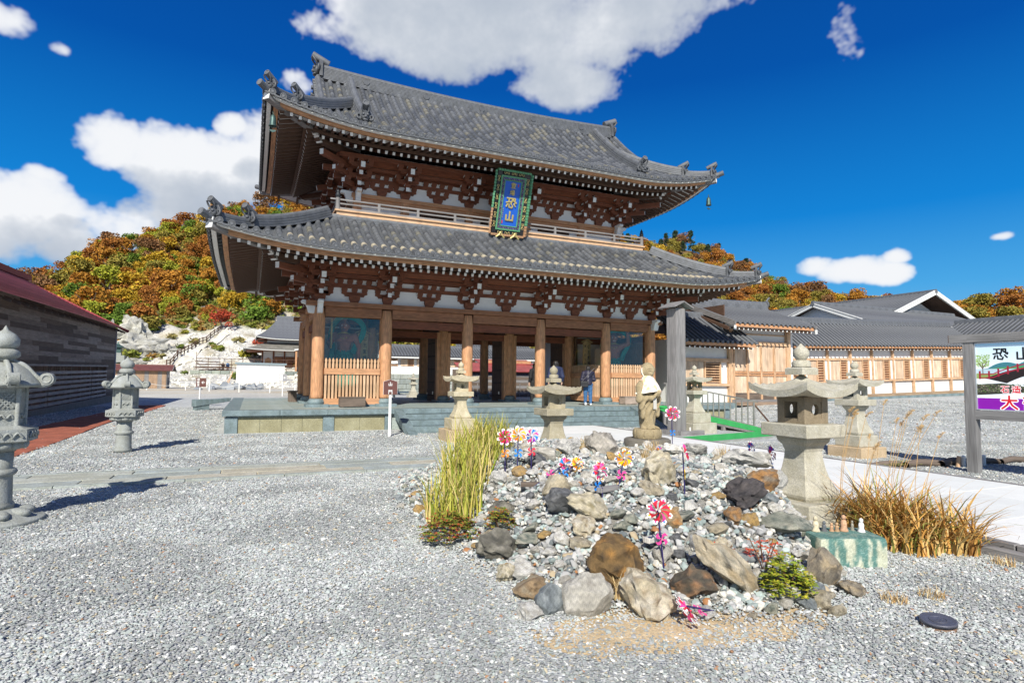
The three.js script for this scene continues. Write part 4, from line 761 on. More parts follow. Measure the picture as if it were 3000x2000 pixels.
  // lion-dog brackets at the foot
  for (const s of [-1, 1]) obj('foot_bracket', K().tube([[s * 0.3 - 0.16, -0.06, 0.1], [s * 0.3 - 0.05, 0.03, 0.12], [s * 0.3, 0.1, 0.1], [s * 0.3 + 0.06, 0.03, 0.13], [s * 0.3 + 0.16, -0.07, 0.16]], 0.035, 7).add(new THREE.SphereGeometry(0.055, 8, 6), M4(s * 0.3, 0.1, 0.11, 0, 0, 0, 1, 1.2, 0.8)).geo(), gold, p);
}
// wind bells under the upper corners
{
  const mk = (x, y, z, label) => { const b = thing('wind_bell', label, 'wind bell', 'wind bells of the upper roof', [x, y, z]); obj('bell_body', K().lathe([[0, 0.36], [0.03, 0.36], [0.07, 0.31], [0.09, 0.2], [0.1, 0.05], [0.12, 0], [0.1, 0.0], [0.085, 0.06], [0, 0.3]], 14).geo(), MAT.bronze, b); obj('hook', K().tube([[0, 0.35, 0], [0.02, 0.42, 0], [0, 0.47, 0], [-0.02, 0.42, 0], [0, 0.36, 0]], 0.008, 5).geo(), MAT.bronze, b); obj('clapper', K().cyl(0.006, 0.006, 0.22, 5, 0, -0.02, 0).shape([[-0.1, 0], [0, -0.05], [0.1, 0], [0.07, 0.04], [0, 0.02], [-0.07, 0.04]], 0.012, M4(0, -0.14, 0)).geo(), MAT.bronze, b); };
  mk(-8.5, 9.22, 1.78, 'bronze wind bell hanging at the near left corner of the upper roof'); mk(8.5, 9.0, 1.78, 'bronze wind bell hanging against the sky at the right corner of the upper roof');
}
// guardian statues behind the glass
{
  const skin = mat([0.42, 0.16, 0.1], { kind: 'stained', size: 0.5, roughness: 0.7 }), teal = mat([0.03, 0.28, 0.22], { kind: 'stone', size: 0.4, roughness: 0.6 }), hairM = mat([0.35, 0.2, 0.07], { roughness: 0.7 }), gold = mat([0.55, 0.4, 0.12], { roughness: 0.4, metalness: 0.5 }), eyeM = mat([0.8, 0.8, 0.75], { roughness: 0.3 }), dark = mat([0.02, 0.02, 0.02]);
  for (const s of [-1, 1]) {
    const st = thing('guardian_statue', s < 0 ? 'red-skinned guardian statue holding a gold club inside the left glazed box' : 'red-skinned guardian statue with one hand raised inside the right glazed box', 'statue', null, [s < 0 ? -5.78 : 5.85, 0.95, -1.35], s < 0 ? -0.25 : -0.5);
    // local: y up from the floor, z towards the front
    const arms = s < 0
      ? [[-0.36, 2.2, 0, 0.12, -0.5, 1.92, 0.1, 0.1], [-0.5, 1.92, 0.1, 0.1, -0.47, 1.78, 0.32, 0.065], [0.36, 2.2, 0, 0.12, 0.5, 1.82, 0.02, 0.1], [0.5, 1.82, 0.02, 0.1, 0.52, 1.46, 0.12, 0.065], ...hand(-0.47, 1.78, 0.32, 0, 0.25, 0.6, 1, 0, 0, 1.5, 1.5), ...hand(0.52, 1.44, 0.12, 0.05, -1, 0.15, -1, 0, 0, 1.5, 0.5)]
      : [[-0.36, 2.2, 0, 0.12, -0.5, 1.86, 0.05, 0.1], [-0.5, 1.86, 0.05, 0.1, -0.36, 1.62, 0.3, 0.065], [0.36, 2.2, 0, 0.12, 0.62, 2.3, 0.05, 0.1], [0.62, 2.3, 0.05, 0.1, 0.6, 2.68, 0.14, 0.065], ...hand(-0.36, 1.62, 0.3, 0.4, -0.1, 0.6, 0, -1, 0, 1.5, 0.4), ...hand(0.6, 2.7, 0.14, 0, 1, 0.1, 0, 0, 1, 1.5, 0.3)];
    const f = bones([[0, 1.55, 0, 0.24, 0, 1.75, 0.02, 0.23], [0, 1.75, 0.02, 0.23, 0, 2.05, 0, 0.27], [-0.17, 2.08, 0.06, 0.17, -0.3, 2.18, 0, 0.13], [0.17, 2.08, 0.06, 0.17, 0.3, 2.18, 0, 0.13], [0, 2.2, 0, 0.13, 0, 2.38, 0.02, 0.11], [0, 2.55, 0.04, 0.16, 0.2, 0.17], [0, 2.44, 0.12, 0.1, 0.08, 0.08], [0, 2.52, 0.21, 0.035, 0.05, 0.04], [-0.06, 2.61, 0.17, 0.07, 0.025, 0.04], [0.06, 2.61, 0.17, 0.07, 0.025, 0.04], [-0.17, 2.54, 0, 0.03, 0.07, 0.04], [0.17, 2.54, 0, 0.03, 0.07, 0.04], [0, 2.74, 0, 0.08, 0.09, 0.08],
      ...[[-0.08, 1.86], [0.08, 1.86], [-0.08, 1.74], [0.08, 1.74], [-0.08, 1.62], [0.08, 1.62]].map(([x, y]) => [x, y, 0.2, 0.07, 0.055, 0.06]), [-0.13, 2.04, 0.19, 0.13, 0.09, 0.08], [0.13, 2.04, 0.19, 0.13, 0.09, 0.08], ...arms], 0.035);
    obj('body', metres(sdfMesh([0, 2.1, 0.05], 0.86, 96, f)), skin, st);
    const sk = bones([[0, 1.5, 0, 0.27, -0.12, 0.55, 0.02, 0.3], [0, 1.5, 0, 0.27, 0.14, 0.55, 0.02, 0.3], [-0.2, 0.6, 0, 0.2, -0.24, 0.2, 0.05, 0.12], [0.22, 0.6, 0, 0.2, 0.26, 0.2, 0.05, 0.12]], 0.08);
    obj('skirt', metres(sdfMesh([0, 0.95, 0], 0.86, 56, (x, y, z) => sk(x, y, z) + 0.022 * Math.sin(Math.atan2(z, x) * 18 + y * 3) - 0.01)), teal, st);
    obj('sash', K().add(new THREE.TorusGeometry(0.27, 0.05, 8, 24), M4(0, 1.56, 0, Math.PI / 2, 0, 0, 1, 1, 1)).tube([[0.1, 1.55, 0.26], [0.18, 1.4, 0.33], [0.12, 1.2, 0.34]], 0.05, 6).tube([[-0.2, 1.56, 0.2], [0, 1.46, 0.31], [0.2, 1.55, 0.2]], 0.045, 6).geo(), teal, st);
    const scarf = (pts, w) => metres(sweep(new THREE.CatmullRomCurve3(pts.map((q) => V(...q))).getPoints(36), [[-w, -0.02], [w, -0.02], [w * 0.8, 0.02], [-w * 0.8, 0.02]], V(0, 0, 1)));
    obj('scarf', scarf([[-0.45, 1.35, 0.1], [-0.4, 1.75, 0.0], [-0.5, 2.15, -0.1], [-0.4, 2.6, -0.08], [-0.1, 2.88, 0.1], [0.35, 2.85, 0.05], [0.66, 2.55, 0], [0.62, 2.2, 0], [0.45, 1.9, 0.06], [0.32, 1.55, 0.2]], 0.1), teal, st);
    obj('necklace', K().add(new THREE.TorusGeometry(0.22, 0.025, 6, 20), M4(0, 2.22, 0.04, Math.PI / 2 - 0.4)).add(new THREE.SphereGeometry(0.035, 6, 5), M4(0, 2.08, 0.27)).add(new THREE.SphereGeometry(0.03, 6, 5), M4(-0.1, 2.12, 0.25)).add(new THREE.SphereGeometry(0.03, 6, 5), M4(0.1, 2.12, 0.25)).geo(), gold, st);
    obj('hair', K().add(new THREE.SphereGeometry(0.17, 12, 8, 0, TAU, 0, 1.5), M4(0, 2.6, 0.0, -0.35)).add(new THREE.SphereGeometry(0.09, 8, 8), M4(0, 2.8, -0.02)).geo(), s < 0 ? skin : hairM, st);
    for (const q of [-1, 1]) { const e = obj('eye', new THREE.SphereGeometry(0.032, 8, 6), eyeM, st); e.position.set(q * 0.062, 2.57, 0.185); const pu = obj('pupil', new THREE.SphereGeometry(0.014, 6, 5), dark, e); pu.position.set(0, 0, 0.024); }
    obj('mouth', K().rbox(0.12, 0.022, 0.02, 0.008, 0, 2.43, 0.2).geo(), s < 0 ? dark : eyeM, st);
    obj('pedestal', K().add(new THREE.DodecahedronGeometry(0.5, 1), M4(0, 0.1, 0, 0, 0, 0, 1.3, 0.4, 1)).geo(), MAT.woodDark, st);
    if (s < 0) { const c = tag(obj('gold_club', K().cyl(0.035, 0.028, 1.05, 10, 0, 0, 0).add(new THREE.TorusGeometry(0.045, 0.015, 5, 10), M4(0, 0.35, 0, Math.PI / 2)).add(new THREE.TorusGeometry(0.045, 0.015, 5, 10), M4(0, 0, 0, Math.PI / 2)).add(new THREE.TorusGeometry(0.04, 0.015, 5, 10), M4(0, -0.4, 0, Math.PI / 2)).geo(), gold), 'gold ringed club held upright by the left guardian statue', 'club'); c.position.set(-6.28, 3.2, -0.98); }
  }
  // wooden name tablets beside the statues
  for (const [x, z, ry, label] of [[-4.98, -2.3, 0.1, 'house-shaped wooden name tablet with ink characters beside the left guardian'], [4.95, -2.2, 0.2, 'house-shaped wooden name tablet in the right glazed box']]) {
    const t = thing('name_tablet', label, 'tablet', null, [x, 1.0, z], ry), wood = mat([0.6, 0.43, 0.2], { kind: 'wood' });
    obj('board', K().shape([[-0.2, 0.2], [0.2, 0.2], [0.22, 2.3], [0, 2.42], [-0.22, 2.3]], 0.05, null).geo('y'), wood, t); obj('roof', K().box(0.36, 0.04, 0.1, -0.15, 2.4, 0.03, 0, 0, 0.42).box(0.36, 0.04, 0.1, 0.15, 2.4, 0.03, 0, 0, -0.42).geo('x'), wood, t); obj('foot', K().box(0.5, 0.2, 0.2, 0, 0.1, 0.03).geo('x'), wood, t);
    const ink1 = mat([0.03, 0.03, 0.03]); ['man', 'king', 'hall', 'place'].forEach((c, i) => obj('ink_character', inkGeo(c, 0.02, 2.2 - i * 0.24, 0.15, 0.016, 0.006).translate(0, 0, 0.055), ink1, t)); ['place', 'man', 'stone', 'king', 'hall'].forEach((c, i) => obj('ink_character', inkGeo(c, -0.16, 2.2 - i * 0.2, 0.09, 0.01, 0.006).translate(0, 0, 0.055), ink1, t));
  }
}
// ---------------------------------------------------------------- ground
const groundY = (x, z) => {   // level, rising gently towards the hall on the right
  const t = sstep(15, -1, z);
  return t * (0.56 * sstep(8.2, 13, x) + 0.022 * clamp(x - 13, 0, 40));
};
const moundY = (x, z) => {
  const u = Math.abs((x + 4.52) / 2.58), v = Math.abs((z - 13.85) / 3.85), r = Math.cbrt(u * u * u + v * v * v);
  const cut = 1 - sstep(-0.5, 0.15, (x + 3.7) * 0.75 + (z - 16.55) * 0.66);
  return cut * (0.64 * (1 - sstep(0.45, 1.04, r)) + (r < 1 ? 0.05 * n2(x * 1.7, z * 1.7) * (1 - r) : 0));
};
{
  const N = 150, w = (t) => { const s = t * 2 - 1; return Math.sign(s) * (60 * Math.abs(s) + 1400 * Math.pow(Math.abs(s), 5)); };
  const g = sheet(N, N, (u, v) => { const x = 5 + w(u), z = w(v); return [x, groundY(x, z) - 0.004, z, x, z]; });
  const gravel = [0.5, 0.515, 0.5], sand = [0.52, 0.42, 0.27], pale = [0.66, 0.63, 0.54];
  paint(g, (x, y, z) => {
    const far = sstep(-26, -40, z) * sstep(6, -4, x), s = clamp(far * (0.75 + 0.5 * n2(x * 0.09, z * 0.09)));
    const wear = 1 + 0.1 * n2(x * 0.23, z * 0.23) + 0.06 * n2(x * 0.7 + 9, z * 0.7);
    const m = n2(x * 0.05 + 3, z * 0.05) * 0.5 + 0.5;
    return [0, 1, 2].map((k) => lerp(gravel[k] * wear, lerp(pale[k], sand[k], m), s));
  });
  const m = mat([1, 1, 1], { kind: 'gravel', size: 2.3, bump: 0.02, roughness: 0.95, vertexColors: true });
  struct('ground', g, m);
  // sandy soil showing at the foot of the mound
  const soil = sheet(24, 14, (u, v) => { const a = (u - 0.5) * 2.3, r = (v - 0.5) * 0.95 * (1 - 0.5 * Math.abs(u * 2 - 1) ** 2), x = -6.1 + a * 0.95 + 0.1 * Math.sin(a * 3), z = 17.42 + r * 0.8 + a * 0.1 + 0.08 * n2(a * 2, r); return [x, -0.003 + 0.01 * Math.max(0, 1 - Math.abs(r) * 2 - (u * 2 - 1) ** 2) + 0.003 * n2(x * 4, z * 4), z]; });
  struct('sandy_soil', soil, mat([0.56, 0.43, 0.26], { kind: 'stained', size: 0.9, bump: 0.01, roughness: 1 }));
}
// flagstone path crossing in front of the gate
{
  const p = new THREE.Group(); p.name = 'stone_path'; p.userData = { kind: 'structure' }; scene.add(p);
  const r = rng(31), cols = [[0.4, 0.41, 0.35], [0.33, 0.36, 0.33], [0.45, 0.42, 0.33], [0.36, 0.4, 0.38]].map((c) => mat(c, { kind: 'stained', size: 1.4, bump: 0.004, roughness: 0.85 }));
  const joint = obj('joint_mortar', K().box(24, 0.02, 1.16, -14.2, 0.004, 9.52).geo('x'), mat([0.56, 0.5, 0.36], { kind: 'stone', roughness: 1 }), p);
  for (const [z0, z1] of [[8.95, 9.28], [9.3, 9.72], [9.74, 10.08]]) { let x = -26 + r() * 0.7; while (x < -2.4) { const L = 0.9 + r() * 1.3, q = (r() - 0.5) * 0.1; const m = obj('flagstone', metres(new RoundedBoxGeometry(L - 0.022, 0.04, z1 - z0 - 0.012, 1, 0.006), 'x', r() * 5), cols[Math.floor(r() * 4)], p); m.position.set(x + L / 2, 0.008 + r() * 0.006, (z0 + z1) / 2); m.rotation.y = q * 0.06; x += L; } }
  for (const z of [8.86, 10.16]) { let x = -26; while (x < -2.4) { const L = 1.1 + r() * 0.6; const m = obj('edge_stone', metres(new RoundedBoxGeometry(L - 0.01, 0.05, 0.12, 1, 0.006), 'x', r() * 5), cols[1], p); m.position.set(x + L / 2, 0.01, z); x += L; } }
}
// pale approach path on the axis of the gate, on timber edging
const PATH = { x0: -2.08, x1: 1.82, z0: 3.42, z1: 24, y: 0.1 };
{
  const p = new THREE.Group(); p.name = 'approach_path'; p.userData = { kind: 'structure' }; scene.add(p);
  obj('path_bed', K().box(PATH.x1 - PATH.x0 - 0.02, 0.08, PATH.z1 - PATH.z0, (PATH.x0 + PATH.x1) / 2, 0.035, (PATH.z0 + PATH.z1) / 2).geo('z'), mat([0.5, 0.5, 0.47], { kind: 'stone' }), p);
  const r = rng(8), ms = [[0.76, 0.77, 0.74], [0.72, 0.735, 0.71], [0.79, 0.79, 0.76]].map((c) => mat(c, { kind: 'plaster', size: 1.2, roughness: 0.8 })), nz = 17, nx = 3, dx = (PATH.x1 - PATH.x0) / nx, dz = (PATH.z1 - PATH.z0) / nz, g = metres(new RoundedBoxGeometry(dx - 0.006, 0.03, dz - 0.006, 1, 0.004), 'x');
  for (let i = 0; i < nx; i++) for (let j = 0; j < nz; j++) { const m = obj('path_slab', g, ms[Math.floor(r() * 3)], p); m.position.set(PATH.x0 + dx * (i + 0.5), 0.085 + r() * 0.002, PATH.z0 + dz * (j + 0.5)); }
  for (const [x, y, h, w, z0] of [[PATH.x0 - 0.06, 0.055, 0.11, 0.1, 12.6], [PATH.x0 - 0.2, 0.03, 0.07, 0.12, 15.6], [PATH.x1 + 0.06, 0.055, 0.11, 0.1, 3.6]]) { let z = z0; while (z < 23.9) { const L = Math.min(2.4, 24 - z), m = obj('edge_timber', metres(new RoundedBoxGeometry(w, h, L - 0.012, 1, 0.01), 'z', z), MAT.woodGrey, p); m.position.set(x, y, z + L / 2); z += L; } }
}
// reddish mat along the shed, green carpet to the ramp
struct('red_mat_path', sheet(6, 60, (u, v) => { const z = lerp(7, -17.5, v), x = lerp(-14.75, -13.15, u) + 0.12 * Math.sin(z * 0.35); return [x, 0.004 + 0.012 * n2(x * 0.9, z * 0.7), z]; }), mat([0.34, 0.1, 0.055], { kind: 'stone', size: 1.2, roughness: 0.95 })).position.y = 0.012;
{
  const green = mat([0.03, 0.4, 0.09], { kind: 'stone', size: 0.5, bump: 0.004, roughness: 1 });
  struct('green_carpet', K().shape([[2.15, -7.3], [2.05, -8.5], [6.55, -7.55], [7.35, -5.3], [6.0, -6.55]], 0.012, M4(0, 0.035, 0, -Math.PI / 2)).geo('x'), green);
  const bed = K(); struct('carpet_kerb', K().bar([2.05, 0.02, 8.56], [6.6, 0.02, 7.62], 0.12, 0.05).geo('x'), MAT.graniteGrey);
  const rp = thing('wooden_ramp', 'wooden access ramp covered in green artificial turf beside the gate steps', 'ramp');
  const A = [4.75, 0.66, 1.98], B = [6.15, 0.66, 1.98], C = [7.3, 0.06, 5.35], D = [5.95, 0.05, 6.6];
  const quad = (dy, t) => { const pos = [], f = (p, y) => [p[0], p[1] + y, p[2]], top = [A, B, C, D].map((p) => f(p, dy)), bot = [A, B, C, D].map((p) => f(p, dy - t)); const q = (a, b, c, d) => pos.push(...a, ...c, ...b, ...a, ...d, ...c); q(...top); q(bot[3], bot[2], bot[1], bot[0]); for (let i = 0; i < 4; i++) q(top[(i + 1) % 4], top[i], bot[i], bot[(i + 1) % 4]); const g = new THREE.BufferGeometry(); g.setAttribute('position', new THREE.Float32BufferAttribute(pos, 3)); g.computeVertexNormals(); return metres(g, 'x'); };
  obj('deck', quad(-0.014, 0.07), MAT.woodGrey, rp); obj('turf', quad(0.004, 0.016), green, rp);
  for (const [p, q] of [[A, D], [B, C]]) for (let i = 1; i < 4; i++) { const t = i / 4, y = lerp(p[1], q[1], t) - 0.08; if (y > 0.1) obj('ramp_post', K().box(0.1, y, 0.1, lerp(p[0], q[0], t), y / 2, lerp(p[2], q[2], t)).geo('y'), MAT.woodGrey, rp); }
  // handrail
  const hr = thing('wooden_handrail', 'weathered wooden handrail with upright bars along the green ramp', 'handrail');
  const n = 16, P = (t) => [lerp(6.02, 7.28, t), lerp(0.66, 0.05, t), lerp(2.05, 5.2, t)];
  for (let i = 0; i <= n; i++) { const q = P(i / n), h = 0.86; obj('bar', K().cyl(i === n || i === 0 ? 0.035 : 0.024, i === n || i === 0 ? 0.035 : 0.026, h, 8, q[0], q[1] + h / 2, q[2]).geo('y'), MAT.woodGrey, hr); }
  const a = P(0), b = P(1); obj('top_rail', K().bar([a[0], a[1] + 0.88, a[2] - 0.15], [b[0] + 0.05, b[1] + 0.88, b[2] + 0.12], 0.07, 0.05).geo('z'), MAT.woodGrey, hr); obj('bottom_rail', K().bar([a[0], a[1] + 0.03, a[2]], [b[0], b[1] + 0.03, b[2]], 0.06, 0.06).geo('z'), MAT.woodGrey, hr); obj('brace', K().bar([b[0], b[1] + 0.8, b[2]], [b[0] + 0.75, 0.04, b[2] + 0.15], 0.045, 0.045).geo('y'), MAT.woodDark, hr);
}
// loose gravel: real stones over the nearer ground
{
  const r = rng(101), taken = (x, z) => {
    if (z > 8.78 && z < 10.24 && x < -2.3) return 0.985;
    if (x > PATH.x0 - 0.28 && x < PATH.x1 + 0.13 && z > 3.3) return 1;
    if (Math.abs(x) < 9.7 && z < 2.1 && z > -9.8) return 1; if (Math.abs(x) < 4.8 && z < 3.5 && z > 0) return 1; if (x > 8.6 && z < 0.5) return 1; if (x < -16.5 && z < 3) return 1;
    if (x > -14.85 && x < -13.1 && z < 7.1) return 0.97;
    if (x > 1.9 && x < 7.4 && z < 8.7 && z > 4) return 1;
    const dx = (x + 6.1) / 1.15, dz = (z - 17.42 - (x + 6) * 0.1) / 0.42, q = dx * dx + dz * dz; if (q < 1.3) return 0.5 * sstep(1.3, 0.3, q + 0.4 * n2(x * 3, z * 3));
    return 0;
  };
  const shapes = []; for (let s = 0; s < 5; s++) { const g = new THREE.IcosahedronGeometry(1, 0), p = g.attributes.position, map = new Map(); for (let i = 0; i < p.count; i++) { const k = [p.getX(i), p.getY(i), p.getZ(i)].map((v) => v.toFixed(2)).join(); if (!map.has(k)) map.set(k, 0.72 + r() * 0.5); const q = map.get(k); p.setXYZ(i, p.getX(i) * q * (1 + 0.15 * s), p.getY(i) * q * 0.5, p.getZ(i) * q * 0.95); } g.computeVertexNormals(); g.deleteAttribute('uv'); shapes.push(g); }
  const cx = camera.position.x, cz = camera.position.z, fx = Math.sin(0.4169), fz = -Math.cos(0.4169), rx = Math.cos(0.4169), rz = Math.sin(0.4169);
  const lists = shapes.map(() => ({ m: [], c: [] })), M = new THREE.Matrix4(), q = new THREE.Quaternion(), e = new THREE.Euler(), pos = V(), sc = V();
  for (const [d0, d1, dens, s0, s1] of [[2.0, 6, 3900, 0.006, 0.0155], [6, 10, 1900, 0.0075, 0.0175], [10, 16.5, 620, 0.011, 0.022], [16.5, 31, 120, 0.016, 0.034]]) {
    const area = 0.97 * (d1 * d1 - d0 * d0) + 2 * (d1 - d0), n = Math.round(area * dens);
    for (let i = 0; i < n; i++) {
      const d = Math.sqrt(lerp(d0 * d0, d1 * d1, r())), l = (r() * 2 - 1) * (0.97 * d + 1), x = cx + fx * d + rx * l, z = cz + fz * d + rz * l;
      if (r() < taken(x, z)) continue;
      const mh = moundY(x, z); if (mh > 0.06) continue;
      const k = Math.floor(r() * 5), t = r(), big = r() < 0.035 ? 1.7 : 1, s = lerp(s0, s1, r() * r()) * big, L = lists[k];
      e.set((r() - 0.5) * 0.9, r() * TAU, (r() - 0.5) * 0.9); q.setFromEuler(e);
      M.compose(pos.set(x, groundY(x, z) + mh + s * 0.15 + r() * 0.006, z), q, sc.set(s, s, s)); L.m.push(M.clone());
      const dirt = 0.74 + 0.28 * sstep(-0.35, 0.4, n2(x * 0.5 + 4, z * 0.5) + 0.4 * n2(x * 1.7, z * 1.7)); let v = (0.42 + 0.2 * (r() - 0.35)) * dirt, c;
      if (t < 0.07) c = [0.7, 0.7, 0.66]; else if (t < 0.15) c = [0.2 + v * 0.1, 0.21 + v * 0.1, 0.22 + v * 0.1]; else if (t < 0.19) c = [0.5, 0.44, 0.31]; else if (t < 0.197) c = [0.4, 0.22, 0.12]; else if (t < 0.55) c = [v * 0.94, v * 1.03, v * 0.97]; else c = [v * 0.99, v * 1.01, v];
      L.c.push(c);
    }
  }
  const m = mat([1, 1, 1], { roughness: 0.9 }), col = new THREE.Color();
  lists.forEach((L, k) => { const im = shade(new THREE.InstancedMesh(shapes[k], m, L.m.length)); L.m.forEach((a, i) => { im.setMatrixAt(i, a); im.setColorAt(i, col.setRGB(...L.c[i])); }); im.name = numbered('gravel'); im.userData = { kind: 'stuff', label: 'loose grey gravel covering the courtyard', category: 'gravel' }; scene.add(im); });
}
// ---------------------------------------------------------------- stone lanterns
// square lantern with a flared shaft and a sweeping cap; measures in metres from the ground up
const squareLathe = (pts, turn = 0) => {   // [half width, y] rings of a square with slightly rounded corners
  const pos = [], idx = [], m = 12, f = (h, a) => { const s = [[1, -0.9], [1, 0.9], [0.9, 1], [-0.9, 1], [-1, 0.9], [-1, -0.9], [-0.9, -1], [0.9, -1]][a]; return [s[0] * h, s[1] * h]; };
  pts.forEach(([h, y]) => { for (let a = 0; a < 8; a++) { const q = f(h, a); pos.push(q[0], y, q[1]); } });
  for (let i = 0; i + 1 < pts.length; i++) for (let a = 0; a < 8; a++) { const b = (a + 1) % 8, p = i * 8 + a, q = i * 8 + b; idx.push(p, p + 8, q, q, p + 8, q + 8); }
  const top = (pts.length - 1) * 8; for (let a = 1; a < 7; a++) { idx.push(top, top + a + 1, top + a); idx.push(0, a, a + 1); }
  const g = new THREE.BufferGeometry(); g.setAttribute('position', new THREE.Float32BufferAttribute(pos, 3)); g.setIndex(idx); const n = g.toNonIndexed(); n.computeVertexNormals(); return n;
};
function capGeo(s, h, rise) {   // cap seen from above is a square; edges sweep up to the corners
  const top = (u, v) => { const a = Math.max(Math.abs(u), Math.abs(v)), c = Math.min(Math.abs(u), Math.abs(v)) / (a || 1); return h * Math.pow(1 - a, 1.35) * (1 - 0.35 * c * (1 - a)) + rise * Math.pow(a, 2.2) * Math.pow(c, 2.4); };
  const n = 14, k = K();
  k.add(sheet(n, n, (u, v) => [(u * 2 - 1) * s, 0.075 + top(u * 2 - 1, v * 2 - 1), (v * 2 - 1) * s]));
  const low = (u, v) => { const a = Math.max(Math.abs(u), Math.abs(v)), c = Math.min(Math.abs(u), Math.abs(v)) / (a || 1); return rise * 0.9 * Math.pow(a, 2) * Math.pow(c, 2.4); };
  k.add(sheet(n, n, (u, v) => [(1 - u * 2) * s * 0.985, low(1 - u * 2, v * 2 - 1), (v * 2 - 1) * s * 0.985]));
  for (let e = 0; e < 4; e++) k.add(sheet(n, 1, (u, v) => { const a = u * 2 - 1, y = v ? 0.075 + top(a, 1) : low(a, 1), q = v ? s : s * 0.985; return [a * q, y, q]; }), M4(0, 0, 0, 0, e * Math.PI / 2));
  return k;
}
function squareLantern(o) {
  const t = thing('stone_lantern', o.label, 'stone lantern', 'square stone lanterns', o.pos), k = o.k ?? 1, st = o.mat ?? MAT.granite;
  let y = 0; const r = rng(o.seed);
  const add = (name, geo, m = st) => { const q = obj(name, metres(geo, 'x', r() * 7), m, t); return q; };
  o.bases.forEach(([w, h], i) => { const b = add(i ? 'upper_base' : 'base_block', new RoundedBoxGeometry(w, h, w, 2, 0.02), o.rust && i === 0 ? MAT.graniteRust : st); b.position.y = y + h / 2 - (i ? 0 : 0.02); y += h - (i ? 0.002 : 0.02); });
  add('shaft', squareLathe([[0.255, 0], [0.27, 0.03], [0.275, 0.06], [0.24, 0.13], [0.2, 0.22], [0.17, 0.33], [0.15, 0.45], [0.145, 0.53], [0.165, 0.6], [0.2, 0.64], [0.21, 0.68], [0.2, 0.7]].map(([a, b]) => [a * k * (o.sw ?? 1), b * k * (o.sh ?? 1)]))).position.y = y; y += 0.7 * k * (o.sh ?? 1) - 0.002;
  const sl = add('platform_slab', new RoundedBoxGeometry(0.64 * k, 0.15 * k, 0.64 * k, 2, 0.015)); sl.position.y = y + 0.075 * k; y += 0.15 * k - 0.002;
  // firebox with openings: four corner posts, sill and head, and round side windows
  const fb = K(), W = 0.19 * k, H = 0.31 * k; 
  for (const a of [-1, 1]) for (const b of [-1, 1]) fb.rbox(0.1 * k, H, 0.1 * k, 0.008, a * (W - 0.05 * k), H / 2, b * (W - 0.05 * k));
  for (const q of [0.03 * k, H - 0.03 * k]) fb.box(W * 2 - 0.01, 0.06 * k, W * 2 - 0.01, 0, q, 0);
  const ring = new THREE.Shape([new THREE.Vector2(-W + 0.09 * k, 0.05 * k), new THREE.Vector2(W - 0.09 * k, 0.05 * k), new THREE.Vector2(W - 0.09 * k, H - 0.05 * k), new THREE.Vector2(-W + 0.09 * k, H - 0.05 * k)]), hole = new THREE.Path(); hole.absellipse(0, H * 0.52, 0.055 * k, 0.065 * k, 0, TAU); ring.holes.push(hole);
  const plate = new THREE.ExtrudeGeometry(ring, { depth: 0.05 * k, bevelEnabled: false, curveSegments: 10 });
  for (const q of [0, 1]) fb.add(plate, M4(0, 0, 0, 0, q * Math.PI, 0).multiply(M4(0, 0, W - 0.065 * k)));
  add('firebox', fb.geo('x'), o.fire ?? st).position.y = y; y += H - 0.004;
  const cap = add('cap', capGeo(0.44 * k * (o.cw ?? 1), 0.2 * k, 0.1 * k).geo('x')); cap.position.y = y; y += 0.255 * k;
  const pk = K().add(squareLathe([[0.13 * k, 0], [0.13 * k, 0.07 * k], [0.11 * k, 0.085 * k]])).lathe([[0, 0.17], [0.08, 0.17], [0.105, 0.14], [0.1, 0.1], [0.11, 0.085], [0, 0.085]].map(([a, b]) => [a * k, b * k]), 18);
  add('finial_seat', pk.geo('x')).position.y = y; y += 0.168 * k;
  add('finial', K().lathe([[0, 0.2], [0.012, 0.19], [0.035, 0.165], [0.075, 0.13], [0.09, 0.09], [0.085, 0.05], [0.06, 0.015], [0.05, 0], [0, 0]].map(([a, b]) => [a * k, b * k]), 20).geo('x')).position.y = y;
  return t;
}
const dim = mat([0.4, 0.35, 0.24], { kind: 'stained', size: 0.5, bump: 0.006 }), brownStone = mat([0.25, 0.2, 0.13], { kind: 'stained', size: 0.4, bump: 0.006 });  // two firebox stone tones, the second darker and browner
squareLantern({ label: 'large square stone lantern beside the rock mound, above the mossy green block', pos: [-2.95, 0, 15.72], bases: [[0.8, 0.32]], seed: 1, k: 1, cw: 0.93, sh: 1, fire: brownStone });
squareLantern({ label: 'square stone lantern with stacked rust-stained base by the left side of the gate steps', pos: [-3.72, 0, 5.75], bases: [[0.92, 0.33], [0.68, 0.28]], seed: 2, k: 0.86, sh: 0.96, cw: 1.0, rust: true, mat: mat([0.5, 0.44, 0.3], { kind: 'stained', size: 0.5, bump: 0.006 }) });
squareLantern({ label: 'square stone lantern with dark blotched shaft standing behind the rock mound', pos: [-3.45, 0, 10.5], bases: [[0.8, 0.33]], seed: 3, k: 0.9, sw: 1.05, mat: mat([0.38, 0.34, 0.24], { kind: 'stained', size: 0.45, bump: 0.008 }), fire: dim });
squareLantern({ label: 'square stone lantern between the tall wooden post and the ramp handrail', pos: [4.2, 0, 5.72], bases: [[0.95, 0.34], [0.7, 0.3]], seed: 4, k: 0.88, sh: 0.95, fire: brownStone });
squareLantern({ label: 'square stone lantern with rust-stained lowest block standing right of the pale path', pos: [3.5, 0, 11.72], bases: [[0.82, 0.25], [0.6, 0.25]], seed: 5, k: 0.92, sh: 1, rust: true });
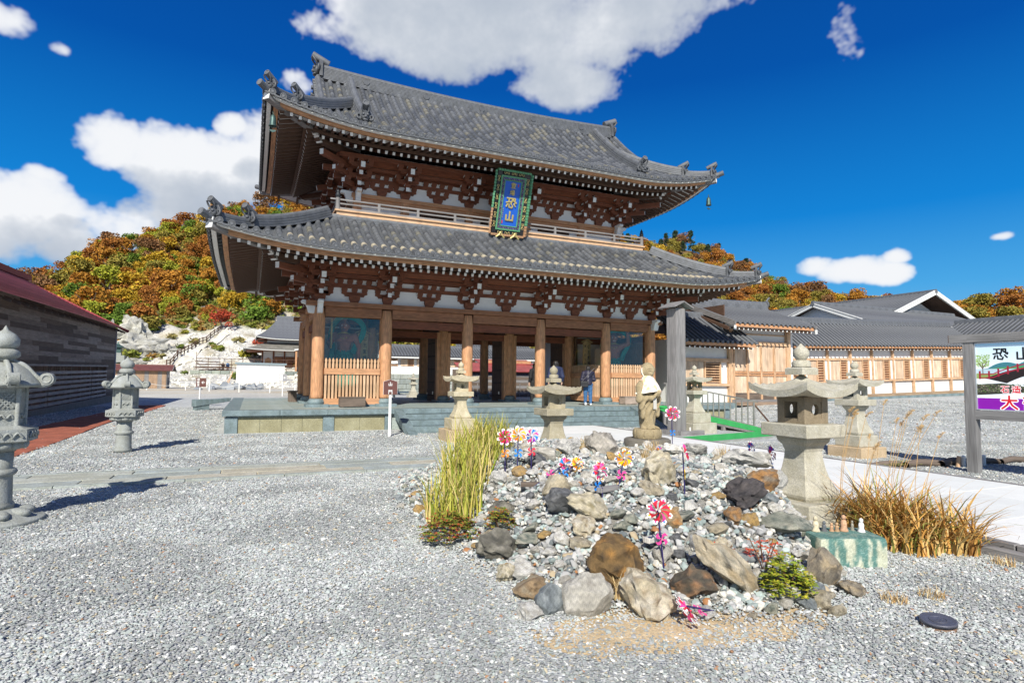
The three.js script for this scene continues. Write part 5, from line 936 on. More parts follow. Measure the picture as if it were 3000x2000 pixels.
// small pair far behind the gate
squareLantern({ label: 'small square stone lantern seen through the gate beside the inner gate post', pos: [-0.9, 0, -27], bases: [[0.9, 0.34], [0.6, 0.2]], seed: 6, k: 0.9 });
squareLantern({ label: 'small square stone lantern seen through the gate right of its twin', pos: [3.4, 0, -27], bases: [[0.9, 0.34], [0.6, 0.2]], seed: 7, k: 0.9 });

// round carved lantern with scrolled cap (the pair on the left)
function kasuga(label, pos, ry, foot) {
  const t = thing('carved_lantern', label, 'stone lantern', 'round carved lanterns', pos, ry); t.scale.setScalar(0.92); const st = MAT.graniteGrey, r = rng(91);
  const add = (name, geo, par = t) => obj(name, metres(geo, 'x', r() * 5), st, par);
  const hex = (pts) => { const g = new THREE.LatheGeometry(pts.map((p) => new THREE.Vector2(...p)), 6); const n = g.toNonIndexed(); n.computeVertexNormals(); n.rotateY(Math.PI / 6); return n; };
  if (foot) { const f = add('lotus_foot', K().lathe([[0, 0.17], [0.16, 0.17], [0.24, 0.15], [0.34, 0.1], [0.38, 0.06], [0.48, 0.05], [0.5, 0.03], [0.5, -0.02], [0, -0.02]], 24).geo()); for (let i = 0; i < 8; i++) { const a = i / 8 * TAU; const p = add('petal', new THREE.SphereGeometry(0.12, 10, 8).scale(1.1, 0.5, 0.8), f); p.position.set(Math.cos(a) * 0.27, 0.11, Math.sin(a) * 0.27); p.rotation.y = -a; } }
  add('shaft', K().lathe([[0, 0.72], [0.155, 0.72], [0.15, 0.5], [0.18, 0.49], [0.2, 0.455], [0.18, 0.42], [0.155, 0.41], [0.165, 0.1], [0.185, 0.08], [0.185, 0], [0, 0]].map(([a, b]) => [a, b + (foot ? 0.14 : 0)]), 26).geo());
  const y = (foot ? 0.14 : 0) + 0.7;
  add('neck', K().lathe([[0, 0.12], [0.24, 0.12], [0.21, 0.05], [0.17, 0.02], [0.17, 0], [0, 0]], 22).geo()).position.y = y;
  const mid = add('hexagonal_tray', K().add(hex([[0, 0.2], [0.27, 0.2], [0.33, 0.17], [0.38, 0.16], [0.38, 0.02], [0.33, 0], [0, 0]])).geo()); mid.position.y = y + 0.11;
  for (let i = 0; i < 6; i++) { const a = i / 6 * TAU + Math.PI / 6 + Math.PI / 2, c = K(); for (let q = 0; q < 3; q++) c.tube([[-0.13 + q * 0.09, 0.05, 0], [-0.08 + q * 0.09, 0.11, 0.012], [-0.03 + q * 0.09, 0.06, 0.004]], 0.014, 5); const w = add('wave_carving', c.geo(), mid); w.position.set(Math.sin(a) * 0.335, 0.01, Math.cos(a) * 0.335); w.rotation.y = a; }
  for (let i = 0; i < 12; i++) { const a = i / 12 * TAU, p = add('petal', new THREE.SphereGeometry(0.085, 8, 6).scale(1, 0.62, 0.6), mid); p.position.set(Math.cos(a) * 0.25, -0.03, Math.sin(a) * 0.25); p.rotation.y = -a + Math.PI / 2; }
  const yb = y + 0.3, fb = K().add(hex([[0.21, 0], [0.23, 0], [0.23, 0.48], [0.21, 0.48], [0.21, 0]])); for (let i = 0; i < 6; i++) { const a = i / 6 * TAU + Math.PI / 6; fb.cyl(0.03, 0.03, 0.48, 6, Math.sin(a) * 0.232, 0.24, Math.cos(a) * 0.232); }
  fb.add(hex([[0, 0.02], [0.25, 0.02], [0.25, -0.01], [0, -0.01]])).add(hex([[0, 0.5], [0.25, 0.5], [0.25, 0.46], [0, 0.46]]));
  const box = add('firebox', fb.geo()); box.position.y = yb;
  for (let i = 0; i < 6; i++) { const a = i / 6 * TAU, g = new THREE.Group(); const w = obj('window_recess', new THREE.BoxGeometry(0.17, 0.2, 0.012), st, box); w.position.set(Math.sin(a) * 0.2, 0.31, Math.cos(a) * 0.2); w.rotation.y = a; if (i % 2 === 0) { const l = K(); for (let q = -1; q <= 1; q++) { l.box(0.018, 0.26, 0.02, q * 0.055, 0, 0, 0, 0, 0.7); l.box(0.018, 0.26, 0.02, q * 0.055, 0, 0, 0, 0, -0.7); } const lat = add('window_lattice', l.geo(), box); lat.position.set(Math.sin(a) * 0.207, 0.31, Math.cos(a) * 0.207); lat.rotation.y = a; lat.scale.set(0.85, 0.85, 1); } const c = add('panel_carving', K().tube([[-0.07, 0, 0], [-0.03, 0.04, 0.01], [0.01, 0, 0.01], [0.05, 0.04, 0.01], [0.08, 0, 0]], 0.014, 5).geo(), box); c.position.set(Math.sin(a) * 0.205, 0.1, Math.cos(a) * 0.205); c.rotation.y = a; }
  const yc = yb + 0.47, cap = add('cap', K().lathe([[0, 0.31], [0.08, 0.31], [0.14, 0.29], [0.25, 0.22], [0.33, 0.12], [0.39, 0.05], [0.4, 0.02], [0.35, 0.0], [0.2, -0.01], [0, -0.01]], 36).geo()); cap.position.y = yc;
  for (let i = 0; i < 6; i++) { const a = i / 6 * TAU + Math.PI / 6, rib = add('cap_rib', K().tube([[0.08, 0.32, 0], [0.2, 0.27, 0], [0.31, 0.15, 0], [0.39, 0.07, 0]], 0.028, 6).geo(), cap); rib.rotation.y = a; const sc = add('scroll', K().cyl(0.075, 0.075, 0.1, 16, 0.445, 0.1, 0, Math.PI / 2).add(new THREE.TorusGeometry(0.048, 0.014, 5, 14), M4(0.445, 0.1, 0.05)).add(new THREE.TorusGeometry(0.048, 0.014, 5, 14), M4(0.445, 0.1, -0.05)).tube([[0.3, 0.05, 0], [0.37, 0.03, 0], [0.43, 0.04, 0], [0.48, 0.06, 0]], 0.045, 6).geo(), cap); sc.rotation.y = a; }
  add('finial_seat', K().lathe([[0, 0.16], [0.12, 0.16], [0.15, 0.13], [0.16, 0.08], [0.13, 0.05], [0.09, 0.03], [0.12, 0], [0, 0]], 22).geo()).position.y = yc + 0.3;
  add('finial', K().lathe([[0, 0.3], [0.012, 0.28], [0.03, 0.24], [0.1, 0.19], [0.145, 0.13], [0.14, 0.06], [0.1, 0.01], [0, 0]], 24).geo()).position.y = yc + 0.45;
}
kasuga('grey carved stone lantern on a round lotus foot near the flagstone path', [-11.36, 0, 12.35], 0.5, true);
kasuga('grey carved stone lantern with plain round shaft standing alone on gravel before the old shed', [-11.27, 0, 5.75], 0.2, false);
// ---------------------------------------------------------------- rock mound
{
  const g = sheet(70, 90, (u, v) => { const x = lerp(-7.5, -2.0, u), z = lerp(9.8, 17.9, v), h = moundY(x, z); return [x, h - 0.03 + (h > 0.02 ? 0.018 * n2(x * 6, z * 6) : -0.02), z]; });
  struct('mound_soil', g, mat([0.3, 0.29, 0.26], { kind: 'gravel', size: 1.1, bump: 0.02, roughness: 1 }));
}
function rockGeo(seed, detail, cuts = 11, rough = 0.16, pits = 0) {
  let g = mergeVertices(new THREE.IcosahedronGeometry(1, detail).deleteAttribute('uv').deleteAttribute('normal'));
  const r = rng(seed), p = g.attributes.position, o = r() * 50, planes = Array.from({ length: cuts }, () => [V(r() - 0.5, r() - 0.5, r() - 0.5).normalize(), 0.5 + r() * 0.3]), v = V();
  for (let i = 0; i < p.count; i++) {
    v.fromBufferAttribute(p, i);
    for (const [n, d] of planes) { const e = v.dot(n) - d; if (e > 0) v.addScaledVector(n, -e * 0.92); }
    const q = 1 + rough * fbm3(v.x * 1.6 + o, v.y * 1.6, v.z * 1.6, 5) * 1.6 - pits * Math.pow(Math.max(0, n3(v.x * 4 + o, v.y * 4, v.z * 4)), 2) - pits * 0.6 * Math.max(0, n3(v.x * 9, v.y * 9 + o, v.z * 9));
    p.setXYZ(i, v.x * q, v.y * q, v.z * q);
  }
  g = toCreasedNormals(g, 0.5); return g;
}
const ROCKS = {   // base, patches, dark crust, roughness, pits, label words
  brown: [[0.2, 0.125, 0.05], [0.42, 0.22, 0.06], [0.05, 0.038, 0.025], 0.2, 0.1, 'big ochre-brown pitted boulder'], palegrey: [[0.52, 0.49, 0.42], [0.62, 0.59, 0.52], [0.34, 0.31, 0.26], 0.1, 0.03, 'rounded pale grey boulder'], blue: [[0.24, 0.27, 0.28], [0.38, 0.41, 0.41], [0.13, 0.15, 0.16], 0.12, 0.02, 'blue-grey veined stone'],
  white: [[0.68, 0.66, 0.6], [0.74, 0.72, 0.68], [0.42, 0.38, 0.3], 0.16, 0.05, 'chalky white stone'], creampit: [[0.62, 0.54, 0.38], [0.72, 0.66, 0.54], [0.32, 0.22, 0.12], 0.2, 0.14, 'cream pitted stone'], creamslab: [[0.6, 0.52, 0.38], [0.44, 0.34, 0.2], [0.2, 0.2, 0.17], 0.16, 0.08, 'long leaning cream slab'], darkbrown: [[0.13, 0.11, 0.08], [0.36, 0.2, 0.1], [0.05, 0.045, 0.04], 0.2, 0.06, 'dark brown rock'], greytop: [[0.4, 0.37, 0.32], [0.5, 0.46, 0.4], [0.13, 0.115, 0.1], 0.22, 0.14, 'tall craggy grey rock'],
  cream: [[0.6, 0.53, 0.38], [0.7, 0.64, 0.5], [0.24, 0.2, 0.1], 0.2, 0.1, 'yellowish cream rock'], darkgrey: [[0.14, 0.145, 0.15], [0.24, 0.24, 0.24], [0.06, 0.06, 0.06], 0.16, 0.08, 'dark grey rock'], tan: [[0.48, 0.41, 0.28], [0.56, 0.5, 0.38], [0.14, 0.12, 0.09], 0.1, 0.02, 'smooth tan stone'], lava: [[0.085, 0.075, 0.075], [0.14, 0.12, 0.115], [0.04, 0.038, 0.04], 0.24, 0.2, 'purple-black lava rock'],
  orange: [[0.42, 0.22, 0.08], [0.3, 0.25, 0.19], [0.14, 0.11, 0.08], 0.14, 0.05, 'rusty orange rock'], greywhite: [[0.54, 0.53, 0.49], [0.64, 0.62, 0.57], [0.26, 0.25, 0.23], 0.2, 0.12, 'rough grey-white rock'], ochre: [[0.5, 0.32, 0.11], [0.42, 0.3, 0.16], [0.18, 0.13, 0.08], 0.14, 0.04, 'ochre stone'], greenslab: [[0.3, 0.31, 0.25], [0.5, 0.48, 0.38], [0.06, 0.1, 0.09], 0.1, 0.02, 'flat grey-green slab'], browngrey: [[0.3, 0.26, 0.2], [0.48, 0.38, 0.24], [0.1, 0.09, 0.08], 0.18, 0.08, 'brown-grey rock'], darkmoss: [[0.16, 0.15, 0.12], [0.3, 0.28, 0.23], [0.06, 0.06, 0.05], 0.22, 0.1, 'dark mossy rock'], orangesmall: [[0.52, 0.38, 0.22], [0.5, 0.24, 0.08], [0.3, 0.2, 0.1], 0.14, 0.06, 'orange-flecked stone'], browntan: [[0.36, 0.25, 0.14], [0.46, 0.38, 0.26], [0.16, 0.12, 0.08], 0.16, 0.06, 'brown tan rock'],
};
const rockMat = mat([1, 1, 1], { kind: 'stone', size: 0.22, bump: 0.008, roughness: 0.92, vertexColors: true });
function rockColours(g, kind, seed) {
  const [a, b, c] = ROCKS[kind], o = seed * 3.7;
  return paint(g, (x, y, z) => { const s = sstep(-0.1, 0.35, fbm3(x * 1.3 + o, y * 1.3, z * 1.3, 4)), t = sstep(0.12, 0.4, fbm3(x * 2.1, y * 2.1 + o, z * 2.1, 4)), v = 1 + 0.25 * n3(x * 7, y * 7, z * 7 + o); return [0, 1, 2].map((k) => lerp(lerp(a[k], b[k], s), c[k], t * 0.8) * v); });
}
const bigRocks = [['brown', -6.18, 16.68, 0.45, 0.41, 'brown'], ['palegrey', -6.64, 16.99, 0.28, 0.31], ['blue', -6.84, 16.86, 0.19, 0.2], ['white', -7.03, 16.91, 0.15, 0.13, 'at the front foot of the mound beside the blue-grey stone'], ['creampit', -6.25, 17.13, 0.36, 0.31, 'at the front foot of the mound under the brown boulder'], ['creamslab', -5.51, 17.13, 0.47, 0.42], ['darkbrown', -5.81, 17.11, 0.28, 0.19, 'between the cream slab and the pitted stone'], ['greytop', -4.43, 13.81, 0.37, 0.42, 'on top of the mound left of the stone statue'], ['cream', -5.06, 15.82, 0.29, 0.32, 'in the middle of the mound'], ['darkgrey', -6.07, 15.71, 0.3, 0.22, 'on the left slope below the tan stone'], ['tan', -6.06, 15.43, 0.24, 0.26, 'leaning on the left slope of the mound'], ['cream', -5.94, 15.9, 0.38, 0.17, 'low on the left slope above the brown boulder'], ['creampit', -6.12, 16.11, 0.19, 0.17, 'with a hollow, just above the brown boulder'], ['lava', -4.49, 16.35, 0.34, 0.22], ['orange', -3.99, 16.09, 0.29, 0.24, 'beside the lava rock near the large lantern'], ['greywhite', -3.39, 15.28, 0.42, 0.22, 'on the right crest of the mound'], ['white', -3.06, 14.45, 0.22, 0.17, 'on the crest next to an ochre stone'], ['ochre', -2.88, 14.5, 0.2, 0.24, 'on the crest next to a white stone'], ['greywhite', -3.41, 14.41, 0.32, 0.17, 'in front of the statue slab'], ['greenslab', -4.4, 16.73, 0.35, 0.14], ['orange', -4.84, 16.57, 0.15, 0.14, 'small, right of the cream slab'], ['ochre', -4.7, 16.61, 0.13, 0.12, 'small, below the lava rock'], ['browngrey', -4.66, 17.3, 0.2, 0.27, 'against the mossy green block'], ['darkmoss', -6.79, 15.75, 0.28, 0.28, 'low on the left flank'], ['darkmoss', -6.47, 15.08, 0.23, 0.15, 'near the tall grass'], ['greywhite', -6.23, 14.42, 0.22, 0.18, 'beside the upright pinwheels'], ['greywhite', -5.02, 13.89, 0.29, 0.22, 'at the back of the mound by the blotched lantern'], ['palegrey', -5.45, 14.02, 0.29, 0.17, 'at the back left of the mound'], ['browngrey', -4.53, 17.46, 0.18, 0.1, 'lying on gravel right of the green bush'], ['tan', -5.04, 17.71, 0.11, 0.08, 'alone on gravel before the mound'], ['white', -4.28, 16.51, 0.12, 0.1, 'small, near the foot of the large lantern'], ['darkgrey', -5.71, 14.34, 0.22, 0.14, 'at the back of the mound near the fallen pinwheels'], ['white', -3.61, 14.21, 0.27, 0.17, 'just left of the statue slab'], ['creampit', -5.24, 16.83, 0.15, 0.11, 'small, above the cream slab'], ['orangesmall', -5.46, 16.44, 0.18, 0.17], ['cream', -6.91, 16.18, 0.13, 0.18, 'small upright, at the left foot of the mound'], ['white', -6.75, 16.21, 0.2, 0.11, 'long, on the lower left slope'], ['browntan', -6.85, 16.58, 0.26, 0.16], ['greywhite', -3.72, 16.0, 0.2, 0.2, 'at the corner of the large lantern base']];
bigRocks.forEach(([kind, x, z, w, h, where], i) => {
  const R = ROCKS[kind], g = rockColours(rockGeo(500 + i, w > 0.24 ? 5 : 4, 12, R[3], R[4]), kind, i);
  const r = rng(i * 7 + 3), o = tag(obj('boulder', metres(g, 'x', i), rockMat), where === 'brown' || !where ? R[5] + ' on the rock mound' : R[5] + ' ' + where, 'rock', 'boulders of the mound');
  o.scale.set(w * 0.7, Math.max(h * 0.68, w * 0.34), w * 0.63); o.position.set(x, moundY(x, z) + h * 0.3, z); o.rotation.set((r() - 0.5) * 0.5, kind === 'creamslab' ? -0.55 : r() * TAU, kind === 'creamslab' ? -0.75 : (r() - 0.5) * 0.5); if (kind === 'creamslab') o.scale.set(0.33, 0.13, 0.2);
});
// hand-sized stones, each its own object
{
  const r = rng(61), kinds = [['white', 0.32, 'small chalky white stone lying on the rock mound'], ['blue', 0.12, 'small blue-grey stone lying on the rock mound'], ['palegrey', 0.2, 'small pale grey stone lying on the rock mound'], ['tan', 0.12, 'small tan stone lying on the rock mound'], ['ochre', 0.08, 'small rusty stone lying on the rock mound'], ['darkgrey', 0.05, 'small dark grey stone lying on the rock mound'], ['greenslab', 0.12, 'small greenish stone lying on the rock mound']];
  const lib = kinds.map(([k], i) => [0, 1, 2].map((v) => metres(rockColours(rockGeo(900 + i * 3 + v, 3, 10, 0.12, 0.03), k, i * 3 + v), 'x', v)));
  let n = 0, tries = 0; const used = bigRocks.map(([, x, z, w]) => [x, z, w * 0.55]);
  while (n < 255 && tries++ < 9000) {
    const x = lerp(-7.35, -3.3, r()), z = lerp(12.2, 17.7, Math.pow(r(), 0.6)), h = moundY(x, z); if (h < 0.015 || (x > -3.55 && z > 15.2)) continue;
    const s = 0.045 + 0.075 * Math.pow(r(), 1.8); if (used.some(([a, b, q]) => (a - x) ** 2 + (b - z) ** 2 < (q + s * 0.75) ** 2)) continue;
    used.push([x, z, s * 0.7]);
    let q = r(), k = 0; while (q > kinds[k][1] && k < kinds.length - 1) { q -= kinds[k][1]; k++; }
    const o = tag(obj('stone', lib[k][Math.floor(r() * 3)], rockMat), kinds[k][2], 'stone', kinds[k][0] + ' stones on the mound'.replace(/^/, '')); o.userData.group = 'hand-sized ' + kinds[k][2].split(' ').slice(1, -5).join(' ') + 's on the mound';
    o.scale.set(s * (0.9 + r() * 0.5), s * (0.45 + r() * 0.4), s); o.position.set(x, h + s * 0.25, z); o.rotation.set((r() - 0.5) * 0.7, r() * TAU, (r() - 0.5) * 0.7); n++;
  }
  // pebbles between them
  const shapes = [0, 1, 2, 3].map((s) => { const g = rockGeo(1200 + s, 1, 5, 0.12); return g; }), lists = shapes.map(() => []), col = new THREE.Color(), M = new THREE.Matrix4(), e = new THREE.Euler(), q = new THREE.Quaternion();
  for (let i = 0; i < 26000; i++) {
    const x = lerp(-7.5, -2.15, r()), z = lerp(10, 17.85, Math.pow(r(), 0.75)), h = moundY(x, z); if (h < 0.03 || (x > -3.4 && x < -2.5 && z > 15.25 && z < 16.2)) continue;
    const s = 0.012 + 0.026 * Math.pow(r(), 2.2), t = r(), v = 0.3 + 0.3 * r(); e.set((r() - 0.5) * 1.6, r() * TAU, (r() - 0.5) * 1.6); q.setFromEuler(e);
    const c = t < 0.2 ? [0.6, 0.58, 0.52] : t < 0.22 ? [0.42, 0.34, 0.22] : t < 0.235 ? [0.36, 0.17, 0.07] : t < 0.33 ? [0.15, 0.17, 0.175] : t < 0.62 ? [v * 0.72, v * 0.86, v * 0.82] : [v * 0.86, v * 0.86, v * 0.84];
    lists[Math.floor(r() * 4)].push([M.compose(V(x, h - 0.015 + r() * 0.02, z), q, V(s * (1 + r() * 0.5), s * (0.5 + r() * 0.4), s)).clone(), c]);
  }
  lists.forEach((L, k) => { const im = shade(new THREE.InstancedMesh(shapes[k], mat([1, 1, 1], { roughness: 0.9 }), L.length)); L.forEach(([m, c], i) => { im.setMatrixAt(i, m); im.setColorAt(i, col.setRGB(...c)); }); im.name = numbered('pebbles'); im.userData = { kind: 'stuff', label: 'mixed pebbles heaped on the rock mound', category: 'pebbles' }; scene.add(im); });
}
// ---------------------------------------------------------------- child-monk statue with bib
{
  const st = mat([0.36, 0.29, 0.17], { kind: 'stained', size: 0.4, bump: 0.006, roughness: 0.95 }), dk = mat([0.17, 0.155, 0.125], { kind: 'stained', size: 0.4, bump: 0.006, roughness: 0.95 });
  const t = thing('stone_statue', 'brown stone child-monk statue wearing a pale patterned bib', 'statue', null, [-3.28, 0.42, 13.22], 0.18);
  obj('slab', metres(new RoundedBoxGeometry(0.98, 0.14, 0.8, 2, 0.02), 'x'), MAT.graniteGrey, t).position.y = 0.06;
  obj('plinth', K().lathe([[0, 0.2], [0.32, 0.2], [0.35, 0.18], [0.355, 0.02], [0.34, 0], [0, 0]], 28).geo('x'), dk, t).position.y = 0.13;
  const lo = obj('lotus_base', K().lathe([[0, 0.15], [0.19, 0.15], [0.2, 0.13], [0.21, 0.02], [0.2, 0], [0, 0]], 28).geo('x'), st, t); lo.position.y = 0.325;
  for (let i = 0; i < 9; i++) { const a = i / 9 * TAU, p = obj('petal', new THREE.SphereGeometry(0.085, 10, 8).scale(0.95, 0.9, 0.3), st, lo); p.position.set(Math.sin(a) * 0.195, 0.075, Math.cos(a) * 0.195); p.rotation.y = a; }
  const f = bones([[0, 0.04, 0, 0.11, 0, 0.3, 0, 0.125], [0, 0.3, 0, 0.125, 0, 0.6, 0, 0.13], [-0.1, 0.68, 0, 0.075, 0.1, 0.68, 0, 0.075], [-0.15, 0.64, 0, 0.07, -0.175, 0.46, 0.03, 0.06], [0.15, 0.64, 0, 0.07, 0.175, 0.46, 0.03, 0.06], [-0.175, 0.46, 0.03, 0.058, -0.06, 0.48, 0.13, 0.04], [0.175, 0.46, 0.03, 0.058, 0.08, 0.5, 0.14, 0.04], [-0.165, 0.45, 0.05, 0.055, -0.15, 0.2, 0.06, 0.035], [0.165, 0.45, 0.05, 0.055, 0.15, 0.22, 0.06, 0.035], [0, 0.72, 0, 0.06, 0, 0.8, 0.01, 0.055], [-0.06, 0.03, 0.12, 0.045, 0.03, 0.07], [0.06, 0.03, 0.12, 0.045, 0.03, 0.07], ...hand(0.08, 0.5, 0.14, -0.4, 0.3, 0.4, 0, 1, 0, 0.75, 1.2), ...hand(-0.06, 0.48, 0.13, 0.5, 0.2, 0.3, 0, 1, 0, 0.75, 1.2)], 0.028);
  const folds = (x, y, z) => f(x, y, z) + (y < 0.6 ? 0.007 * Math.sin(x * 75 + 5 * Math.sin(y * 9)) * sstep(0.62, 0.45, y) : 0);
  const head = bones([[0, 0.9, 0.015, 0.098, 0.122, 0.11], [0, 0.855, 0.06, 0.062, 0.05, 0.052], [0, 0.89, 0.125, 0.014, 0.034, 0.016], [-0.037, 0.928, 0.108, 0.032, 0.008, 0.014], [0.037, 0.928, 0.108, 0.032, 0.008, 0.014], [-0.036, 0.9, 0.106, 0.026, 0.01, 0.014], [0.036, 0.9, 0.106, 0.026, 0.01, 0.014], [0, 0.848, 0.112, 0.024, 0.007, 0.01], [0, 0.836, 0.108, 0.02, 0.008, 0.01], [-0.102, 0.885, 0, 0.018, 0.062, 0.032], [0.102, 0.885, 0, 0.018, 0.062, 0.032], [0, 0.74, 0, 0.055, 0, 0.82, 0.01, 0.052]], 0.014);
  const both = mergeGeometries([sdfMesh([0, 0.4, 0.03], 0.46, 90, folds), sdfMesh([0, 0.88, 0.02], 0.17, 84, head)].map((q) => metres(q)));
  const body = obj('figure', both, st, t); body.position.y = 0.46;
  const bib = mat([0.82, 0.76, 0.66], { roughness: 0.9, side: THREE.DoubleSide }); bib.map = canvasTex(256, 256, (c) => { c.fillStyle = '#f3ead9'; c.fillRect(0, 0, 256, 256); const r = rng(4); for (let i = 0; i < 90; i++) { c.fillStyle = ['rgba(214,140,60,.35)', 'rgba(150,160,80,.3)', 'rgba(200,120,110,.3)', 'rgba(255,255,255,.5)'][i % 4]; c.beginPath(); c.ellipse(r() * 256, r() * 256, 6 + r() * 22, 4 + r() * 12, r() * 3, 0, 7); c.fill(); } }); bib.color.setRGB(1, 1, 1);
  const cloth = sheet(26, 14, (u, v) => { const a = lerp(-1.75, 1.75, u), w = 0.012 * Math.sin(a * 9 + v * 4) * v, rr = lerp(0.075, 0.2, Math.pow(v, 0.75)) + w; return [Math.sin(a) * rr * 1.12, 0.8 - 0.24 * v + 0.02 * Math.cos(a * 2) * v, Math.cos(a) * rr + 0.01, u * 1, v * 0.6]; });
  obj('bib', cloth, bib, body); obj('bib_tie', K().add(new THREE.TorusGeometry(0.078, 0.012, 6, 24), M4(0, 0.8, 0.01, Math.PI / 2 - 0.2)).tube([[-0.08, 0.8, 0.02], [-0.115, 0.86, 0.01], [-0.11, 0.94, 0]], 0.011, 5).geo(), bib, body);
  obj('paper_slip', K().box(0.07, 0.17, 0.004, 0.01, 0.4, 0.152).geo(), mat([0.62, 0.6, 0.54], { kind: 'plaster' }), body);
}
// ---------------------------------------------------------------- people
function person(label, pos, ry, o) {
  const p = thing('person', label, 'person', null, pos, ry), h = (o.h ?? 1.62) / 1.62, P = new THREE.Group();
  const A = o.arms === 'front' ? [[-0.19, 1.3, 0, 0.05, -0.25, 1.04, 0.03, 0.042], [-0.25, 1.04, 0.03, 0.042, -0.12, 0.98, 0.22, 0.032], [0.19, 1.3, 0, 0.05, 0.25, 1.04, 0.03, 0.042], [0.25, 1.04, 0.03, 0.042, 0.13, 1.0, 0.22, 0.032], ...hand(-0.12, 0.98, 0.22, 0.2, 0.1, 1, 0, 1, 0, 0.9, 0.9), ...hand(0.13, 1.0, 0.22, -0.2, 0.1, 1, 0, 1, 0, 0.9, 0.9)]
    : [[-0.19, 1.3, 0, 0.05, -0.25, 1.04, -0.02, 0.042], [-0.25, 1.04, -0.02, 0.042, -0.24, 0.82, 0.06, 0.03], [0.19, 1.3, 0, 0.05, 0.25, 1.04, -0.02, 0.042], [0.25, 1.04, -0.02, 0.042, 0.24, 0.82, 0.06, 0.03], ...hand(-0.24, 0.82, 0.06, 0, -1, 0.2, 1, 0, 0, 0.9, 0.5), ...hand(0.24, 0.82, 0.06, 0, -1, 0.2, -1, 0, 0, 0.9, 0.5)];
  const torso = [[0, 0.92, 0, 0.13, 0, 1.1, 0, 0.125], [0, 1.1, 0, 0.125, 0, 1.28, 0, 0.13], [-0.1, 1.3, 0, 0.075, 0.1, 1.3, 0, 0.075]], legs = [[-0.085, 0.86, 0, 0.095, -0.095, 0.46, 0.01, 0.062], [-0.095, 0.46, 0.01, 0.062, -0.1, 0.1, -0.02, 0.042], [0.085, 0.86, 0, 0.095, 0.105, 0.46, 0.02, 0.062], [0.105, 0.46, 0.02, 0.062, 0.11, 0.1, 0.02, 0.042]];
  const headB = [[0, 1.48, 0.01, 0.077, 0.108, 0.095], [0, 1.43, 0.045, 0.05, 0.045, 0.045], [0, 1.475, 0.105, 0.012, 0.024, 0.014], [-0.03, 1.495, 0.088, 0.016, 0.009, 0.01], [0.03, 1.495, 0.088, 0.016, 0.009, 0.01], [0, 1.432, 0.09, 0.022, 0.007, 0.009], [-0.078, 1.475, 0, 0.014, 0.03, 0.02], [0.078, 1.475, 0, 0.014, 0.03, 0.02], [0, 1.32, 0, 0.05, 0, 1.42, 0, 0.048]];
  const q = o.res ?? 84, bodyG = mergeGeometries([sdfMesh([0, 0.8, 0.03], 0.86, q, bones([...torso, ...legs, ...A, ...headB], 0.03))].map((g) => metres(g)));
  obj('body', bodyG, mat([0.5, 0.32, 0.23], { roughness: 0.6 }), p);
  const grow = (list, d) => list.map((b) => b.length === 8 ? [b[0], b[1], b[2], b[3] + d, b[4], b[5], b[6], b[7] + d] : b);
  const armUp = A.slice(0, 4), jf = bones([...grow(torso, 0.03), ...grow(armUp, 0.026), [0, 0.86, 0, 0.16, 0, 0.95, 0, 0.15], [0, 1.36, 0, 0.075, 0, 1.39, 0, 0.07]], 0.035);
  const quilt = o.quilt ? (x, y, z) => jf(x, y, z) - 0.011 * Math.abs(Math.sin(y * 52)) : jf;
  obj('jacket', metres(sdfMesh([0, 1.08, 0.03], 0.44, 76, (x, y, z) => Math.max(quilt(x, y, z), (o.hem ?? 0.8) - y, Math.abs(x) > 0.2 && y < 1.0 ? 0.86 - y : -1))), o.jacket, p);
  const lf = bones([...grow(legs, 0.018), [0, 0.9, 0, 0.135, 0, 0.84, 0, 0.13]], 0.03);
  obj('trousers', metres(sdfMesh([0, 0.48, 0], 0.5, 64, (x, y, z) => Math.max(lf(x, y, z) + 0.004 * Math.sin(y * 40 + x * 20), 0.07 - y, y - 0.92))), o.legs, p);
  for (const s of [-1, 1]) obj('shoe', K().add(sdfMesh([s * 0.105, 0.05, 0.05], 0.17, 26, bones([[s * 0.105, 0.05, -0.04, 0.045, s * 0.112, 0.035, 0.13, 0.032], [s * 0.105, 0.09, -0.02, 0.042, 0.05, 0.05]], 0.03))).geo(), o.shoes, p);
  obj('hair', metres(sdfMesh([0, 1.46, -0.02], 0.2, 48, (x, y, z) => { const d = bones([[0, 1.5, -0.012, 0.094, 0.108, 0.102], [0, o.longHair ? 1.36 : 1.42, -0.055, 0.085, o.longHair ? 0.16 : 0.1, 0.055], [-0.06, 1.43, -0.01, 0.04, 0.09, 0.06], [0.06, 1.43, -0.01, 0.04, 0.09, 0.06]], 0.03)(x, y, z); return Math.max(d + 0.004 * Math.sin(x * 160) * Math.sin(y * 30 + z * 90), z - 0.04 - (y > 1.54 ? 0.06 : 0)); })), o.hair ?? mat([0.015, 0.013, 0.012], { roughness: 0.45 }), p);
  p.scale.setScalar(h); return p;
}
const navy = mat([0.028, 0.026, 0.05], { roughness: 0.4, kind: 'plaster' }), jeans = mat([0.045, 0.13, 0.28], { kind: 'stone', size: 0.15, roughness: 0.9 }), whiteShoe = mat([0.7, 0.7, 0.68], { roughness: 0.6 });
person('person in quilted navy jacket and blue jeans seen from behind at the picket fence', [3.1, PLAT, 1.0], Math.PI - 0.35, { h: 1.55, quilt: true, arms: 'front', jacket: navy, legs: jeans, shoes: whiteShoe, hem: 0.83 });
person('person in dark blue jacket with tied hair seen from behind above a lantern', [1.68, PLAT, 1.0], Math.PI - 0.2, { h: 1.72, jacket: mat([0.02, 0.028, 0.075], { roughness: 0.7, kind: 'plaster' }), legs: mat([0.03, 0.03, 0.035]), shoes: mat([0.05, 0.05, 0.05]), longHair: true });
